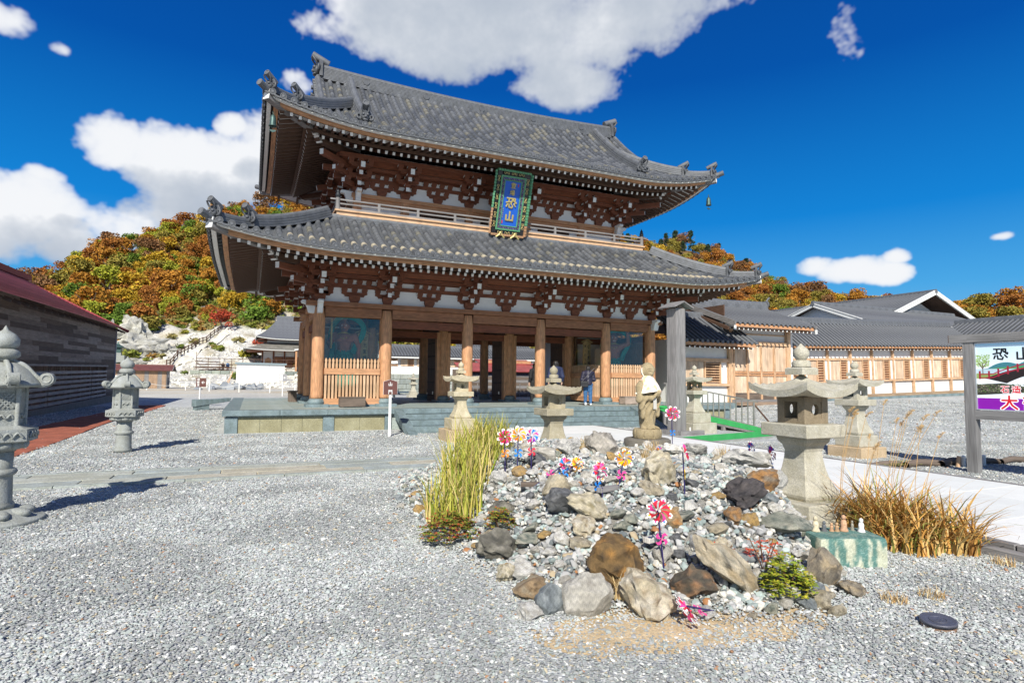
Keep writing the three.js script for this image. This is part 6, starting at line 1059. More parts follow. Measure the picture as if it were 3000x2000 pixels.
person('person in black coat half hidden behind a gate column', [1.6, PLAT, -0.62], Math.PI + 0.3, { h: 1.66, jacket: mat([0.012, 0.012, 0.014], { roughness: 0.8, kind: 'plaster' }), legs: mat([0.02, 0.02, 0.02]), shoes: mat([0.03, 0.03, 0.03]), hem: 0.7 });
{ const b = thing('shoulder_bag', 'black shoulder bag hanging at the hip of the person in jeans', 'bag', null, [2.86, PLAT + 0.8, 1.12], Math.PI - 0.35); const m = mat([0.02, 0.02, 0.022], { roughness: 0.5 }); obj('bag_body', metres(new RoundedBoxGeometry(0.3, 0.22, 0.13, 3, 0.03), 'x'), m, b).position.y = 0.02; obj('flap', metres(new RoundedBoxGeometry(0.31, 0.12, 0.14, 3, 0.03), 'x'), m, b).position.y = 0.08; obj('strap', K().tube([[0.1, 0.12, 0], [-0.05, 0.3, -0.14], [-0.26, 0.55, -0.2], [-0.37, 0.63, -0.08]], 0.012, 6).geo(), mat([0.16, 0.15, 0.15]), b); }
// ---------------------------------------------------------------- pinwheels
{
  const stemM = mat([0.03, 0.02, 0.12], { roughness: 0.4 }), wh = mat([0.85, 0.83, 0.8], { roughness: 0.4 }), C = { red: [0.75, 0.03, 0.06], pink: [0.8, 0.06, 0.3], orange: [0.85, 0.25, 0.01], yellow: [0.85, 0.55, 0.01], blue: [0.01, 0.22, 0.7], violet: [0.3, 0.04, 0.5] }, cm = {};
  for (const k of Object.keys(C)) cm[k] = mat(C[k], { roughness: 0.35, side: THREE.DoubleSide });
  const blade = sheet(5, 5, (u, v) => { const r = 0.02 + 0.075 * v, a = (u - 0.5) * 0.55 * (0.35 + v * 0.75) + v * 0.5; return [Math.sin(a) * r, Math.cos(a) * r, 0.03 * Math.sin(v * 2.6) * (0.4 + u * 0.9)]; });
  const petal = K(); for (let i = 0; i < 5; i++) { const a = i / 5 * TAU; petal.cyl(0.012, 0.012, 0.003, 8, Math.cos(a) * 0.013, Math.sin(a) * 0.013, 0, Math.PI / 2); } petal.cyl(0.014, 0.014, 0.003, 8, 0, 0, 0, Math.PI / 2); const petalG = petal.geo(), dotG = K().cyl(0.009, 0.009, 0.006, 8, 0, 0, 0, Math.PI / 2).geo();
  const leafG = K(); for (let i = 0; i < 4; i++) { const a = i / 4 * TAU; leafG.shape([[0, 0], [0.03, 0.012], [0.055, 0.0], [0.045, 0.03], [0.02, 0.03]], 0.003, M4(0, 0, 0, 0.3, 0, a)); } const leafGeo = leafG.geo(); const hubG = new THREE.SphereGeometry(0.012, 8, 6);
  const unit = thing('pinwheel', 'x', 'pinwheel'); scene.remove(unit); taken.set('pinwheel', 0);
  function pin(label, x, z, base, len, lean, face, cols, small, k = 1) {
    const t = thing('pinwheel', label, 'pinwheel', 'toy pinwheels on the mound', [x, base, z]); t.rotation.set(lean[0], 0, lean[1]);
    obj('stem', K().cyl(0.0065, 0.0065, len, 6, 0, len / 2, 0).geo(), stemM, t);
    const w = new THREE.Group(); w.name = 'rotor'; w.position.set(0, len, 0.02); w.rotation.set(-0.25, face, 0, 'YXZ'); w.scale.setScalar(k * 0.82); t.add(w);
    for (let i = 0; i < 8; i++) { const a = i / 8 * TAU, b = obj('blade', blade, cm[cols[i % cols.length]], w); b.rotation.z = a; const p = obj('flower_tip', petalG, wh, w); p.position.set(Math.sin(-a + 0.5) * 0.1, Math.cos(-a + 0.5) * 0.1, 0.012); const d = obj('tip_dot', dotG, cm[['red', 'yellow', 'pink', 'blue'][(i + len * 100 | 0) % 4]], w); d.position.copy(p.position).add(V(0, 0, 0.002)); }
    const hb = obj('hub', hubG, wh, w); hb.position.z = 0.02;
    if (small) { const l = obj('lower_wheel', leafGeo, cm[small], t); l.position.set(0, len * 0.55, 0.012); l.rotation.set(-0.3, face, 0.4, 'YXZ'); }
  }
  const toCam = -0.5;
  pin('red and pink pinwheel standing leftmost in the row by the tall grass', -6.09, 14.28, 0.53, 0.42, [0, 0.03], toCam, ['red', 'pink'], 'orange'); pin('orange and yellow pinwheel standing in the row by the tall grass', -6.05, 14.53, 0.54, 0.46, [0, -0.02], toCam, ['orange', 'yellow'], 'blue'); pin('blue and violet pinwheel standing in the row by the tall grass', -5.87, 14.52, 0.58, 0.4, [0.02, 0.02], toCam, ['blue', 'pink', 'violet'], 'red');
  pin('blue and red pinwheel leaning low across the back of the mound', -6.1, 15.05, 0.5, 0.42, [0.1, -1.0], toCam, ['blue', 'red', 'pink'], 'pink', 0.9); pin('yellow and orange pinwheel lying against a white stone', -6.0, 15.15, 0.5, 0.42, [0.1, -0.95], toCam, ['yellow', 'orange'], 'blue', 0.85);
  pin('pink and red pinwheel standing behind the small grey plank', -5.8, 15.78, 0.44, 0.32, [0.0, -0.1], toCam + 0.6, ['pink', 'red'], 'blue'); pin('yellow and orange pinwheel standing behind the small grey plank', -5.51, 15.72, 0.5, 0.36, [0, -0.2], toCam - 0.4, ['yellow', 'orange'], 'pink'); pin('slim red pinwheel seen edge-on above the dark green plank', -5.0, 16.1, 0.48, 0.46, [0, 0.05], toCam + 1.35, ['red', 'pink'], 'yellow');
  pin('large red pinwheel standing beside the brown boulder', -5.82, 16.82, 0.12, 0.5, [0.05, 0.16], toCam, ['red', 'red', 'pink'], 'pink', 1.05); pin('pink and red flower pinwheel standing beside the statue plinth', -2.62, 13.0, 0.42, 0.68, [0, 0.02], toCam, ['pink', 'red'], 'blue', 1.25); pin('blue and pink pinwheel standing behind the dark rock at the path edge', -2.4, 14.4, 0.3, 0.4, [0, 0.06], toCam + 0.8, ['blue', 'pink'], null, 1); pin('dark red pinwheel leaning beside the large lantern shaft', -2.62, 15.0, 0.32, 0.4, [0, 0.18], toCam + 0.9, ['red', 'violet', 'red'], 'blue', 1.05);
  pin('white and red pinwheel fallen at the front foot of the mound', -5.88, 17.42, 0.05, 0.3, [0.55, 1.2], -1.6, ['red', 'pink'], 'pink', 1.15); pin('coral and white pinwheel lying before the statue slab', -3.68, 13.95, 0.6, 0.12, [0.9, 0], toCam, ['orange', 'pink'], null, 1); pin('blue pinwheel lying on the statue slab', -3.2, 13.75, 0.58, 0.35, [0.3, 1.3], toCam, ['blue'], null, 0.7); pin('coral pinwheel lying beside a brown plank near the statue', -3.2, 14.1, 0.56, 0.2, [0.9, 0.4], toCam, ['red', 'orange'], 'blue', 0.95);
}
// small weathered planks left on the mound
for (const [x, z, y, L, ry, m, label, two] of [[-5.66, 15.78, 0.58, 0.28, 0.3, MAT.woodGrey, 'small grey plank propped on two thin stakes on the mound', 1], [-5.75, 16.62, 0.33, 0.24, 0.25, mat([0.55, 0.52, 0.47], { kind: 'old' }), 'short pale plank beside the large red pinwheel'], [-4.93, 16.16, 0.5, 0.33, 0.15, mat([0.02, 0.06, 0.06], { roughness: 0.6 }), 'dark green painted plank lying below the slim red pinwheel'], [-6.08, 15.0, 0.52, 0.26, -0.4, MAT.boardsOld, 'grey-brown plank under the fallen pinwheels'], [-3.3, 14.05, 0.6, 0.5, -0.25, mat([0.28, 0.17, 0.1], { kind: 'old' }), 'brown plank lying before the statue slab']]) {
  const t = thing('plank', label, 'plank', 'planks on the mound', [x, y, z], ry); obj('board', metres(new RoundedBoxGeometry(L, 0.045, 0.07, 1, 0.006), 'x', x), m, t); if (two) for (const s of [-1, 1]) obj('stake', K().cyl(0.006, 0.006, 0.22, 5, s * L * 0.42, -0.08, 0.03).geo(), mat([0.03, 0.02, 0.12]), t);
}
// ---------------------------------------------------------------- mossy block with figurines
{
  const r = rng(14), m = mat([1, 1, 1], { kind: 'stained', size: 0.35, bump: 0.006, roughness: 0.9, vertexColors: true });
  const g = new THREE.BoxGeometry(0.64, 0.28, 0.42, 44, 30, 24), p = g.attributes.position; for (let i = 0; i < p.count; i++) { const x = p.getX(i), y = p.getY(i), z = p.getZ(i), q = 1 - 0.03 * (Math.abs(x / 0.31) ** 6 + Math.abs(y / 0.14) ** 6 + Math.abs(z / 0.21) ** 6); p.setXYZ(i, x * q, y * q, z * q); } g.computeVertexNormals();
  paint(g, (x, y, z) => { const a = sstep(-0.25, 0.3, n3(x * 9, y * 2.2, z * 9) + 0.3 * n3(x * 30, y * 14, z * 30)), top = y > 0.125 ? 1 : 0, st = clamp(a + top * 0.8), sp = sstep(0.3, 0.6, n3(x * 60, y * 60, z * 60)); return [lerp(0.5, 0.02, st * 0.85) + 0.1 * sp, lerp(0.52, 0.15, st * 0.85) + 0.1 * sp, lerp(0.4, 0.14, st * 0.85) + 0.08 * sp]; });
  const b = tag(obj('mossy_block', metres(g, 'x'), m), 'blue-green stained stone block at the foot of the large lantern', 'stone block'); b.position.set(-3.86, 0.12, 16.86); b.rotation.y = -0.38;
  const fig = (label, dx, h, rad, c, dz = 0) => { const t = thing('figurine', label, 'figurine', 'small figurines on the green block', [-3.86 + dx * Math.cos(-0.38) + (dz - 0.04) * Math.sin(-0.38), 0.252, 16.86 - dx * Math.sin(-0.38) + (dz - 0.04) * Math.cos(-0.38)], -0.5), mm = mat(c, { kind: 'stone', size: 0.1, roughness: 0.8 }); obj('body', K().lathe([[0, h * 0.68], [rad * 0.55, h * 0.66], [rad * 0.8, h * 0.5], [rad * 0.75, h * 0.3], [rad, h * 0.12], [rad * 1.15, h * 0.08], [rad * 1.1, 0], [0, 0]], 14).add(new THREE.SphereGeometry(rad * 0.3, 6, 5), M4(0, h * 0.45, rad * 0.65)).geo(), mm, t); obj('head', K().add(new THREE.SphereGeometry(rad * 0.68, 12, 10), M4(0, h * 0.8, 0, 0, 0, 0, 0.9, 1.05, 0.9)).add(new THREE.SphereGeometry(rad * 0.16, 5, 4), M4(0, h * 0.78, rad * 0.58)).geo(), mm, t); };
  fig('cream figurine at the left end of the row on the green block', -0.21, 0.145, 0.034, [0.62, 0.54, 0.38]); fig('small dark-robed figurine second from the cream one', -0.13, 0.1, 0.024, [0.12, 0.13, 0.14]); fig('tiny pinkish figurine behind the dark-robed one', -0.1, 0.09, 0.018, [0.6, 0.42, 0.3], -0.05); fig('small brown figurine left of its darker twin', -0.06, 0.085, 0.02, [0.5, 0.3, 0.17]); fig('small reddish brown figurine beside the tall clay one', -0.01, 0.085, 0.021, [0.42, 0.27, 0.15]); fig('tall clay-coloured figurine on the green block', 0.055, 0.16, 0.034, [0.55, 0.33, 0.2]); fig('white figurine at the right end of the row', 0.2, 0.135, 0.03, [0.78, 0.78, 0.76], 0.03); fig('thin grey figurine behind the white one', 0.16, 0.1, 0.016, [0.3, 0.28, 0.22], -0.04);
}
// ---------------------------------------------------------------- round iron cover lying in the gravel
{ const t = thing('drain_cover', 'round rusty iron cover lying tilted in the gravel', 'drain cover', null, [-4.57, 0.03, 18.1], 0.3), m = mat([0.13, 0.135, 0.17], { kind: 'stained', size: 0.3, roughness: 0.5, metalness: 0.4 }); t.rotation.z = 0.07; t.scale.set(0.72, 0.6, 0.72); obj('lid', K().lathe([[0, 0.022], [0.125, 0.022], [0.13, 0.03], [0.145, 0.03], [0.148, 0.02], [0.148, -0.01], [0, -0.01]], 40).geo('x'), m, t); obj('raised_pattern', K().add(new THREE.TorusGeometry(0.07, 0.004, 4, 24), M4(0, 0.024, 0, Math.PI / 2)).box(0.1, 0.006, 0.012, 0, 0.024, 0).box(0.07, 0.006, 0.012, 0.01, 0.024, 0.025).geo(), m, t); obj('rim', K().cyl(0.14, 0.14, 0.05, 28, 0, -0.035, 0).geo(), mat([0.24, 0.15, 0.1], { kind: 'stained', size: 0.2 }), t); }
// ---------------------------------------------------------------- tall grey wooden post with a little roof
{
  const t = thing('memorial_post', 'tall square grey wooden post with a small gabled cap', 'post', null, [3.12, 0, 6.15], 0.1);
  obj('shaft', metres(new RoundedBoxGeometry(0.4, 3.8, 0.4, 1, 0.012), 'y').translate(0, 1.95, 0), MAT.woodGrey, t);
  for (const s of [-1, 1]) obj('roof_board', K().box(0.46, 0.035, 0.72, s * 0.19, 3.96, 0, 0, 0, s * -0.42).geo('z'), MAT.woodGrey, t);
  obj('gable_block', K().shape([[-0.2, 0], [0.2, 0], [0, 0.13]], 0.38, M4(0, 3.84, -0.19)).geo('y'), MAT.boardsOld, t);
  obj('base_frame', K().box(1.0, 0.13, 0.14, 0.25, 0.065, 0.34).box(1.0, 0.13, 0.14, 0.25, 0.065, -0.34).box(0.14, 0.125, 0.55, -0.2, 0.065, 0).geo('x'), MAT.woodGrey, t);
  const c = tag(obj('candle', K().cyl(0.025, 0.025, 0.1, 10, 0, 0.05, 0).cyl(0.004, 0.004, 0.02, 4, 0, 0.11, 0).geo(), mat([0.8, 0.78, 0.7])), 'small white candle cup on the base of the wooden post', 'candle'); c.position.set(3.36, 0.13, 6.47);
  const c2 = tag(obj('candle', K().cyl(0.022, 0.022, 0.16, 10, 0, 0.08, 0).cyl(0.023, 0.023, 0.03, 10, 0, 0.13, 0).geo(), mat([0.8, 0.77, 0.7])), 'white candle standing left of the statue plinth', 'candle'); c2.position.set(-3.72, 0.55, 13.55);
}
// ---------------------------------------------------------------- signs
{
  const brown = mat([0.13, 0.05, 0.04], { roughness: 0.5, kind: 'plaster' }), white = mat([0.8, 0.8, 0.78], { roughness: 0.5 });
  const t = thing('direction_sign', 'brown house-shaped sign with two white characters on a white post before the platform', 'sign', null, [-5.235, 0, 4.07], -0.12);
  obj('post', K().box(0.07, 1.25, 0.05, 0, 0.625, 0).geo('y'), white, t);
  const shp = [[-0.19, 0], [0.19, 0], [0.19, 0.36], [0, 0.42], [-0.19, 0.36]];
  obj('edge', K().shape(shp.map(([a, b]) => [a * 1.03, b * 1.02 - 0.004]), 0.018, M4(0, 1.17, 0.022)).geo(), white, t); const bd = obj('board', K().shape(shp, 0.024, M4(0, 1.17, 0.022)).geo(), brown, t);
  obj('character', inkGeo('mountain', -0.06, 1.52, 0.11, 0.016, 0.006).translate(0, 0, 0.05), white, t); obj('character', inkGeo('gate', -0.06, 1.3, 0.12, 0.014, 0.006).translate(0, 0, 0.05), white, t);
  const t2 = thing('direction_sign', 'small brown sign with a white left arrow on a white post beyond the stone bench', 'sign', null, [-11.4, 0, -16.2], -0.1);
  obj('post', K().cyl(0.04, 0.04, 1.2, 8, 0, 0.6, 0).geo('y'), white, t2); obj('board', K().box(0.5, 0.5, 0.03, 0.05, 1.3, 0.04).geo(), brown, t2);
  ['tower', 'crone', 'hall'].forEach((c, i) => obj('character', inkGeo(c, -0.15, 1.53 - i * 0.15, 0.13, 0.018, 0.006).translate(0, 0, 0.06), white, t2)); obj('arrow', K().box(0.16, 0.03, 0.006, 0.17, 1.3, 0.06).box(0.11, 0.03, 0.006, 0.12, 1.335, 0.06, 0, 0, 0.7).box(0.11, 0.03, 0.006, 0.12, 1.265, 0.06, 0, 0, -0.7).geo(), white, t2);
  const t3 = thing('direction_sign', 'pale framed sign with an arrow on a white post before the white hoarding', 'sign', null, [-6.3, 0, -34.3], -0.1);
  obj('post', K().cyl(0.05, 0.05, 1.5, 8, 0, 0.75, 0).geo('y'), white, t3); obj('board', K().box(0.62, 0.62, 0.03, 0, 1.6, 0.04).geo(), mat([0.3, 0.3, 0.31]), t3); obj('panel', K().box(0.26, 0.26, 0.02, -0.14, 1.74, 0.06).box(0.26, 0.26, 0.02, -0.14, 1.46, 0.06).geo(), white, t3); obj('arrow', K().box(0.2, 0.04, 0.006, 0.17, 1.6, 0.06).box(0.13, 0.04, 0.006, 0.11, 1.64, 0.06, 0, 0, 0.7).box(0.13, 0.04, 0.006, 0.11, 1.56, 0.06, 0, 0, -0.7).geo(), white, t3);
  // rough stone bench
  const b = thing('stone_bench', 'low slanting grey stone bench on the gravel left of the platform', 'bench', null, [-10.75, 0, -12.1], 0.5); obj('seat', K().shape([[-0.75, 0.2], [0.9, 0.42], [0.95, 0.55], [0.2, 0.5], [-0.75, 0.5]], 0.42, null, 0.02).geo('x'), MAT.slate, b); obj('foot', K().box(0.6, 0.3, 0.4, -0.4, 0.15, 0.2).geo('x'), MAT.slate, b);
}
// ---------------------------------------------------------------- notice board beside the path
{
  const t = thing('notice_board', 'large notice board with a red bridge picture in a grey timber frame', 'notice board', null, [3.36, 0, 14.12], -Math.PI / 2 + 0.06);
  // local +x runs along the board away from the first post, +z faces the path
  const W = 2.7, fr = MAT.woodGrey, frame = mat([0.2, 0.195, 0.19], { kind: 'old', bump: 0.002 });
  for (const x of [0, W]) { obj('post', K().box(0.17, 2.5, 0.16, x, 1.25, 0).geo('y'), frame, t); }
  obj('top_beam', K().box(W + 0.6, 0.15, 0.2, W / 2, 2.46, 0).geo('x'), frame, t); obj('bottom_beam', K().box(W - 0.17, 0.16, 0.14, W / 2, 1.06, 0.01).geo('x'), frame, t);
  for (const x of [-0.3, W + 0.3]) obj('beam_end', K().box(0.012, 0.15, 0.2, x + (x < 0 ? -0.004 : 0.004), 2.46, 0).geo(), MAT.woodDark, t);
  const pic = mat([1, 1, 1], { roughness: 0.35 });
  pic.map = canvasTex(1024, 500, (c, w, h) => {
    const sky = c.createLinearGradient(0, 0, 0, 200); sky.addColorStop(0, '#7fc4ee'); sky.addColorStop(0.15, '#cfe9f8'); sky.addColorStop(1, '#eef6fa'); c.fillStyle = sky; c.fillRect(0, 0, w, h);
    c.fillStyle = '#3f7f8a'; c.beginPath(); c.moveTo(80, 190); c.quadraticCurveTo(170, 120, 260, 165); c.quadraticCurveTo(420, 70, 640, 150); c.quadraticCurveTo(820, 60, 1024, 160); c.lineTo(1024, 200); c.lineTo(0, 200); c.closePath(); c.fill();
    c.fillStyle = '#4e9c62'; c.beginPath(); c.moveTo(80, 196); c.quadraticCurveTo(300, 160, 560, 180); c.lineTo(1024, 190); c.lineTo(1024, 210); c.lineTo(0, 210); c.closePath(); c.fill();
    c.fillStyle = '#bcd2de'; c.fillRect(0, 195, w, 60); c.fillStyle = '#8fb4c9'; c.fillRect(330, 230, w, 110); c.fillStyle = '#6d97b4'; c.fillRect(330, 300, w, 60);
    c.fillStyle = '#8ea25c'; c.fillRect(0, 228, 150, 40); c.fillStyle = '#5d7a34'; c.beginPath(); c.ellipse(90, 330, 90, 26, 0, 0, 7); c.fill();
    c.fillStyle = '#3b3b30'; c.beginPath(); c.moveTo(0, 310); c.lineTo(160, 300); c.lineTo(330, 330); c.lineTo(360, 360); c.lineTo(0, 390); c.closePath(); c.fill();
    const r = rng(6); for (let i = 0; i < 500; i++) { c.fillStyle = ['#6c6a58', '#2c2c24', '#587a34', '#9a9580'][i % 4]; c.fillRect(r() * 340, 305 + r() * 60, 3 + r() * 7, 2 + r() * 4); }
    c.strokeStyle = '#7fa24a'; for (let i = 0; i < 220; i++) { c.fillStyle = 'rgba(130,165,70,.5)'; c.beginPath(); c.arc(45 + (r() - 0.5) * 90, 135 + (r() - 0.5) * 90, 2 + r() * 4, 0, 7); c.fill(); } c.strokeStyle = '#5b4a3a'; c.lineWidth = 5; c.beginPath(); c.moveTo(46, 235); c.lineTo(46, 150); c.moveTo(46, 195); c.lineTo(20, 150); c.moveTo(46, 190); c.lineTo(75, 140); c.stroke();
    c.fillStyle = '#2a211f'; c.beginPath(); c.moveTo(60, 265); c.quadraticCurveTo(420, 100, 800, 200); c.lineTo(800, 222); c.quadraticCurveTo(440, 150, 190, 300); c.closePath(); c.fill();
    c.strokeStyle = '#a8243a'; c.lineWidth = 7; for (const dy of [0, -26]) { c.beginPath(); c.moveTo(20, 262 + dy); c.lineTo(110, 258 + dy); c.quadraticCurveTo(400, 110 + dy, 800, 196 + dy); c.stroke(); } for (let i = 0; i < 13; i++) { const x = 20 + i * 58, y = i < 2 ? 262 : 262 - 104 * Math.sin(Math.min(1, (i - 1) / 9) * 1.57); c.fillStyle = '#9c1f36'; c.fillRect(x, y - 52, 12, 60); }
    c.fillStyle = '#8a10a8'; c.fillRect(0, 410, w, 90);
    ink(c, 'fear', 112, 42, 92, 11, '#101418'); ink(c, 'mountain', 248, 42, 92, 12, '#101418');
    ['stone', 'make', 'ri', 'big'].forEach((ch, i) => ink(c, ch, 152 + i * 66, 318, 52, 6, '#d81f2c', '#ffffff')); c.lineWidth = 12; ink(c, 'big', 150, 388, 100, 13, '#d81f2c', '#ffffff'); ink(c, 'urge', 280, 388, 100, 11, '#d81f2c', '#ffffff');
  });
  const pg = new THREE.BoxGeometry(W - 0.19, 1.22, 0.03); const board = obj('picture_panel', pg, [frame, frame, frame, frame, pic, frame], t); board.position.set(W / 2, 1.76, 0.02);
  const trim = mat([0.6, 0.63, 0.66], { roughness: 0.3, metalness: 0.6 }); obj('metal_trim', K().box(0.02, 1.22, 0.05, 0.1, 1.76, 0.03).box(0.02, 1.22, 0.05, W - 0.1, 1.76, 0.03).box(W - 0.22, 0.02, 0.05, W / 2, 1.16, 0.03).box(W - 0.22, 0.02, 0.05, W / 2, 2.36, 0.03).geo(), trim, t);
  // log edging on the gravel beyond, with short white stakes
  const lg = thing('log_edging', 'old half-rotten logs edging the courtyard gravel', 'logs'); const r = rng(66);
  for (let i = 0; i < 7; i++) { const a = lerp(2.4, 7.2, i / 6); const o = obj('log', K().tube([[a - 0.45, 0.05, 13.3 + (i % 3) * 0.05], [a, 0.075 + r() * 0.02, 13.33], [a + 0.42, 0.05, 13.36 + (i % 2) * 0.06]], 0.055 + r() * 0.02, 8).geo('x'), MAT.boardsOld, lg); o.position.z = -0.6 + a * 0.16; }
  for (let i = 0; i < 6; i++) { const s = obj('stake', K().cyl(0.035, 0.04, 0.22, 8, 3.9 + i * 0.13, 0.1, 13.55 + i * 0.02, 0.1, 0, (r() - 0.5) * 0.3).geo('y'), i % 3 ? MAT.paint : MAT.woodPale, lg); }
}
// ---------------------------------------------------------------- grasses and small plants
function bladeGeo(seed, n, o) {   // arching blades from a patch
  const r = rng(seed), pos = [], col = [], seg = 5;
  for (let i = 0; i < n; i++) {
    const a = r() * TAU, q = Math.sqrt(r()), x = Math.cos(a) * q * o.rx, z = Math.sin(a) * q * o.rz, d = (o.dir ?? 0) + (r() - 0.5) * (o.spread ?? TAU), h = o.h * (0.55 + 0.6 * r()), bend = o.bend * (0.4 + r()), w = o.w * (0.6 + 0.7 * r()), c = o.cols[Math.floor(r() * o.cols.length)], v = 0.8 + 0.4 * r(), sx = -Math.sin(d), sz = Math.cos(d);
    const P = (t) => { const th = bend * t, L = h * t; return [x + Math.cos(d) * L * Math.sin(th) * 0.8, h * (Math.sin(Math.min(th, 2.6)) / Math.max(0.05, bend)) * (bend > 0.05 ? 1 : 1), z + Math.sin(d) * L * Math.sin(th) * 0.8]; };
    for (let k = 0; k < seg; k++) { const A = P(k / seg), B = P((k + 1) / seg), w0 = w * (1 - k / seg) ** 0.7, w1 = w * (1 - (k + 1) / seg) ** 0.7, L = (p, ww, s) => pos.push(p[0] + sx * ww * s, p[1], p[2] + sz * ww * s); L(A, w0, -1); L(A, w0, 1); L(B, w1, 1); L(A, w0, -1); L(B, w1, 1); L(B, w1, -1); for (let m = 0; m < 6; m++) col.push(c[0] * v, c[1] * v, c[2] * v); }
  }
  const g = new THREE.BufferGeometry(); g.setAttribute('position', new THREE.Float32BufferAttribute(pos, 3)); g.setAttribute('color', new THREE.Float32BufferAttribute(col, 3)); g.computeVertexNormals(); return g;
}
const bladeM = mat([1, 1, 1], { roughness: 0.7, side: THREE.DoubleSide, vertexColors: true });
{
  const yg = [[0.34, 0.34, 0.04], [0.5, 0.42, 0.1], [0.24, 0.3, 0.03], [0.58, 0.46, 0.18], [0.42, 0.4, 0.06]], straw = [[0.62, 0.36, 0.09], [0.55, 0.28, 0.06], [0.68, 0.46, 0.18], [0.42, 0.2, 0.05], [0.26, 0.28, 0.05], [0.6, 0.4, 0.14]], G = 'tall yellow-green grass on the mound edge';
  [[-6.78, 14.5, 0.55, 'tall yellow-green grass clump at the left foot of the mound'], [-6.45, 13.95, 0.68, 'tall yellow-green grass clump behind the low leafy shrub'], [-6.1, 13.4, 0.66, 'tall grass clump nearest the upright pinwheels'], [-5.7, 12.9, 0.5, 'shorter grass clump behind the upright pinwheels']].forEach(([x, z, h, label], i) => { const o = tag(obj('grass_clump', bladeGeo(300 + i, 230, { rx: 0.3, rz: 0.34, h, bend: 0.55, w: 0.011, cols: yg }), bladeM), label, 'grass', G); o.position.set(x, moundY(x, z) - 0.02, z); });
  // arching straw-coloured clump by the path, with feathery plumes
  const t = thing('pampas_clump', 'wide clump of straw-coloured arching grass with plumes beside the large lantern', 'grass', null, [-2.72, 0, 16.55]);
  for (const [x, z, n, h] of [[0, 0, 420, 0.78], [0.16, 0.42, 340, 0.66], [-0.02, -0.5, 200, 0.6], [-0.22, 0.3, 190, 0.55]]) { const b = obj('blades', bladeGeo(320 + n, n, { rx: 0.24, rz: 0.3, h, bend: 1.75, w: 0.011, cols: straw }), bladeM, t); b.position.set(x, 0, z); }
  const r = rng(330), plumeM = mat([0.66, 0.46, 0.22], { roughness: 0.9, side: THREE.DoubleSide }), stalkM = mat([0.5, 0.32, 0.14], { roughness: 0.8 });
  for (let i = 0; i < 17; i++) {
    const x = (r() - 0.5) * 0.5, z = (r() - 0.5) * 1.1, h = 0.85 + r() * 0.55, a = 0.2 + (r() - 0.5) * 1.6, l = 0.12 + 0.25 * r(), e = [x + Math.cos(a) * l, h, z + Math.sin(a) * l], s = obj('stalk', K().tube([[x, 0.1, z], [x + Math.cos(a) * l * 0.25, h * 0.55, z + Math.sin(a) * l * 0.25], e], 0.003, 4, 8).geo(), stalkM, t);
    const g = new THREE.BufferGeometry(), pos = []; for (let k = 0; k < 90; k++) { const q = r(), bx0 = e[0] + Math.cos(a) * 0.07 * q, by = e[1] + 0.13 * q - 0.07 * q * q, bz = e[2] + Math.sin(a) * 0.07 * q, d = r() * TAU, w = 0.03 * (1 - q * 0.7); pos.push(bx0, by, bz, bx0 + Math.cos(d) * w, by + 0.025, bz + Math.sin(d) * w, bx0 + Math.cos(d + 0.3) * w * 0.7, by + 0.018, bz + Math.sin(d + 0.3) * w * 0.7); } g.setAttribute('position', new THREE.Float32BufferAttribute(pos, 3)); g.computeVertexNormals(); obj('plume', g, plumeM, s);
  }
  // leafy shrubs: whorls of narrow leaves
  const leafy = (seed, n, rad, hgt, cols, len) => { const q = rng(seed), pos = [], col = []; for (let i = 0; i < n; i++) { const a = q() * TAU, el = Math.acos(q()), R = rad * (0.55 + 0.5 * q()), c = V(Math.cos(a) * Math.sin(el) * R, Math.cos(el) * hgt * (0.5 + 0.55 * q()) + 0.03, Math.sin(a) * Math.sin(el) * R); for (let k = 0; k < 6; k++) { const b = k / 6 * TAU + q(), d = V(Math.cos(b), 0.25 + 0.3 * q(), Math.sin(b)).normalize(), s = V(-Math.sin(b), 0, Math.cos(b)), L = len * (0.7 + 0.6 * q()), w = L * 0.2, m = c.clone().addScaledVector(d, L * 0.5), e = c.clone().addScaledVector(d, L).add(V(0, -L * 0.25, 0)), p = (v) => pos.push(v.x, v.y, v.z), m0 = m.clone().addScaledVector(s, w), m1 = m.clone().addScaledVector(s, -w); p(c); p(m0); p(m1); p(m0); p(e); p(m1); const cc = cols[Math.floor(q() * cols.length)], v = 0.75 + 0.5 * q(); for (let t2 = 0; t2 < 6; t2++) col.push(cc[0] * v, cc[1] * v, cc[2] * v); } } const g = new THREE.BufferGeometry(); g.setAttribute('position', new THREE.Float32BufferAttribute(pos, 3)); g.setAttribute('color', new THREE.Float32BufferAttribute(col, 3)); g.computeVertexNormals(); return g; };
  const plant = (label, x, z, geo, h = 0.2) => { const p = thing('small_shrub', label, 'shrub', null, [x, moundY(x, z), z]); obj('leaves', geo, bladeM, p); const s = K(); for (let i = 0; i < 5; i++) s.tube([[0, -0.02, 0], [Math.cos(i * 1.3) * 0.05, h * 0.5, Math.sin(i * 1.3) * 0.05], [Math.cos(i * 1.3) * 0.1, h, Math.sin(i * 1.3) * 0.1]], 0.005, 4); obj('stems', s.geo(), mat([0.16, 0.08, 0.04]), p); };
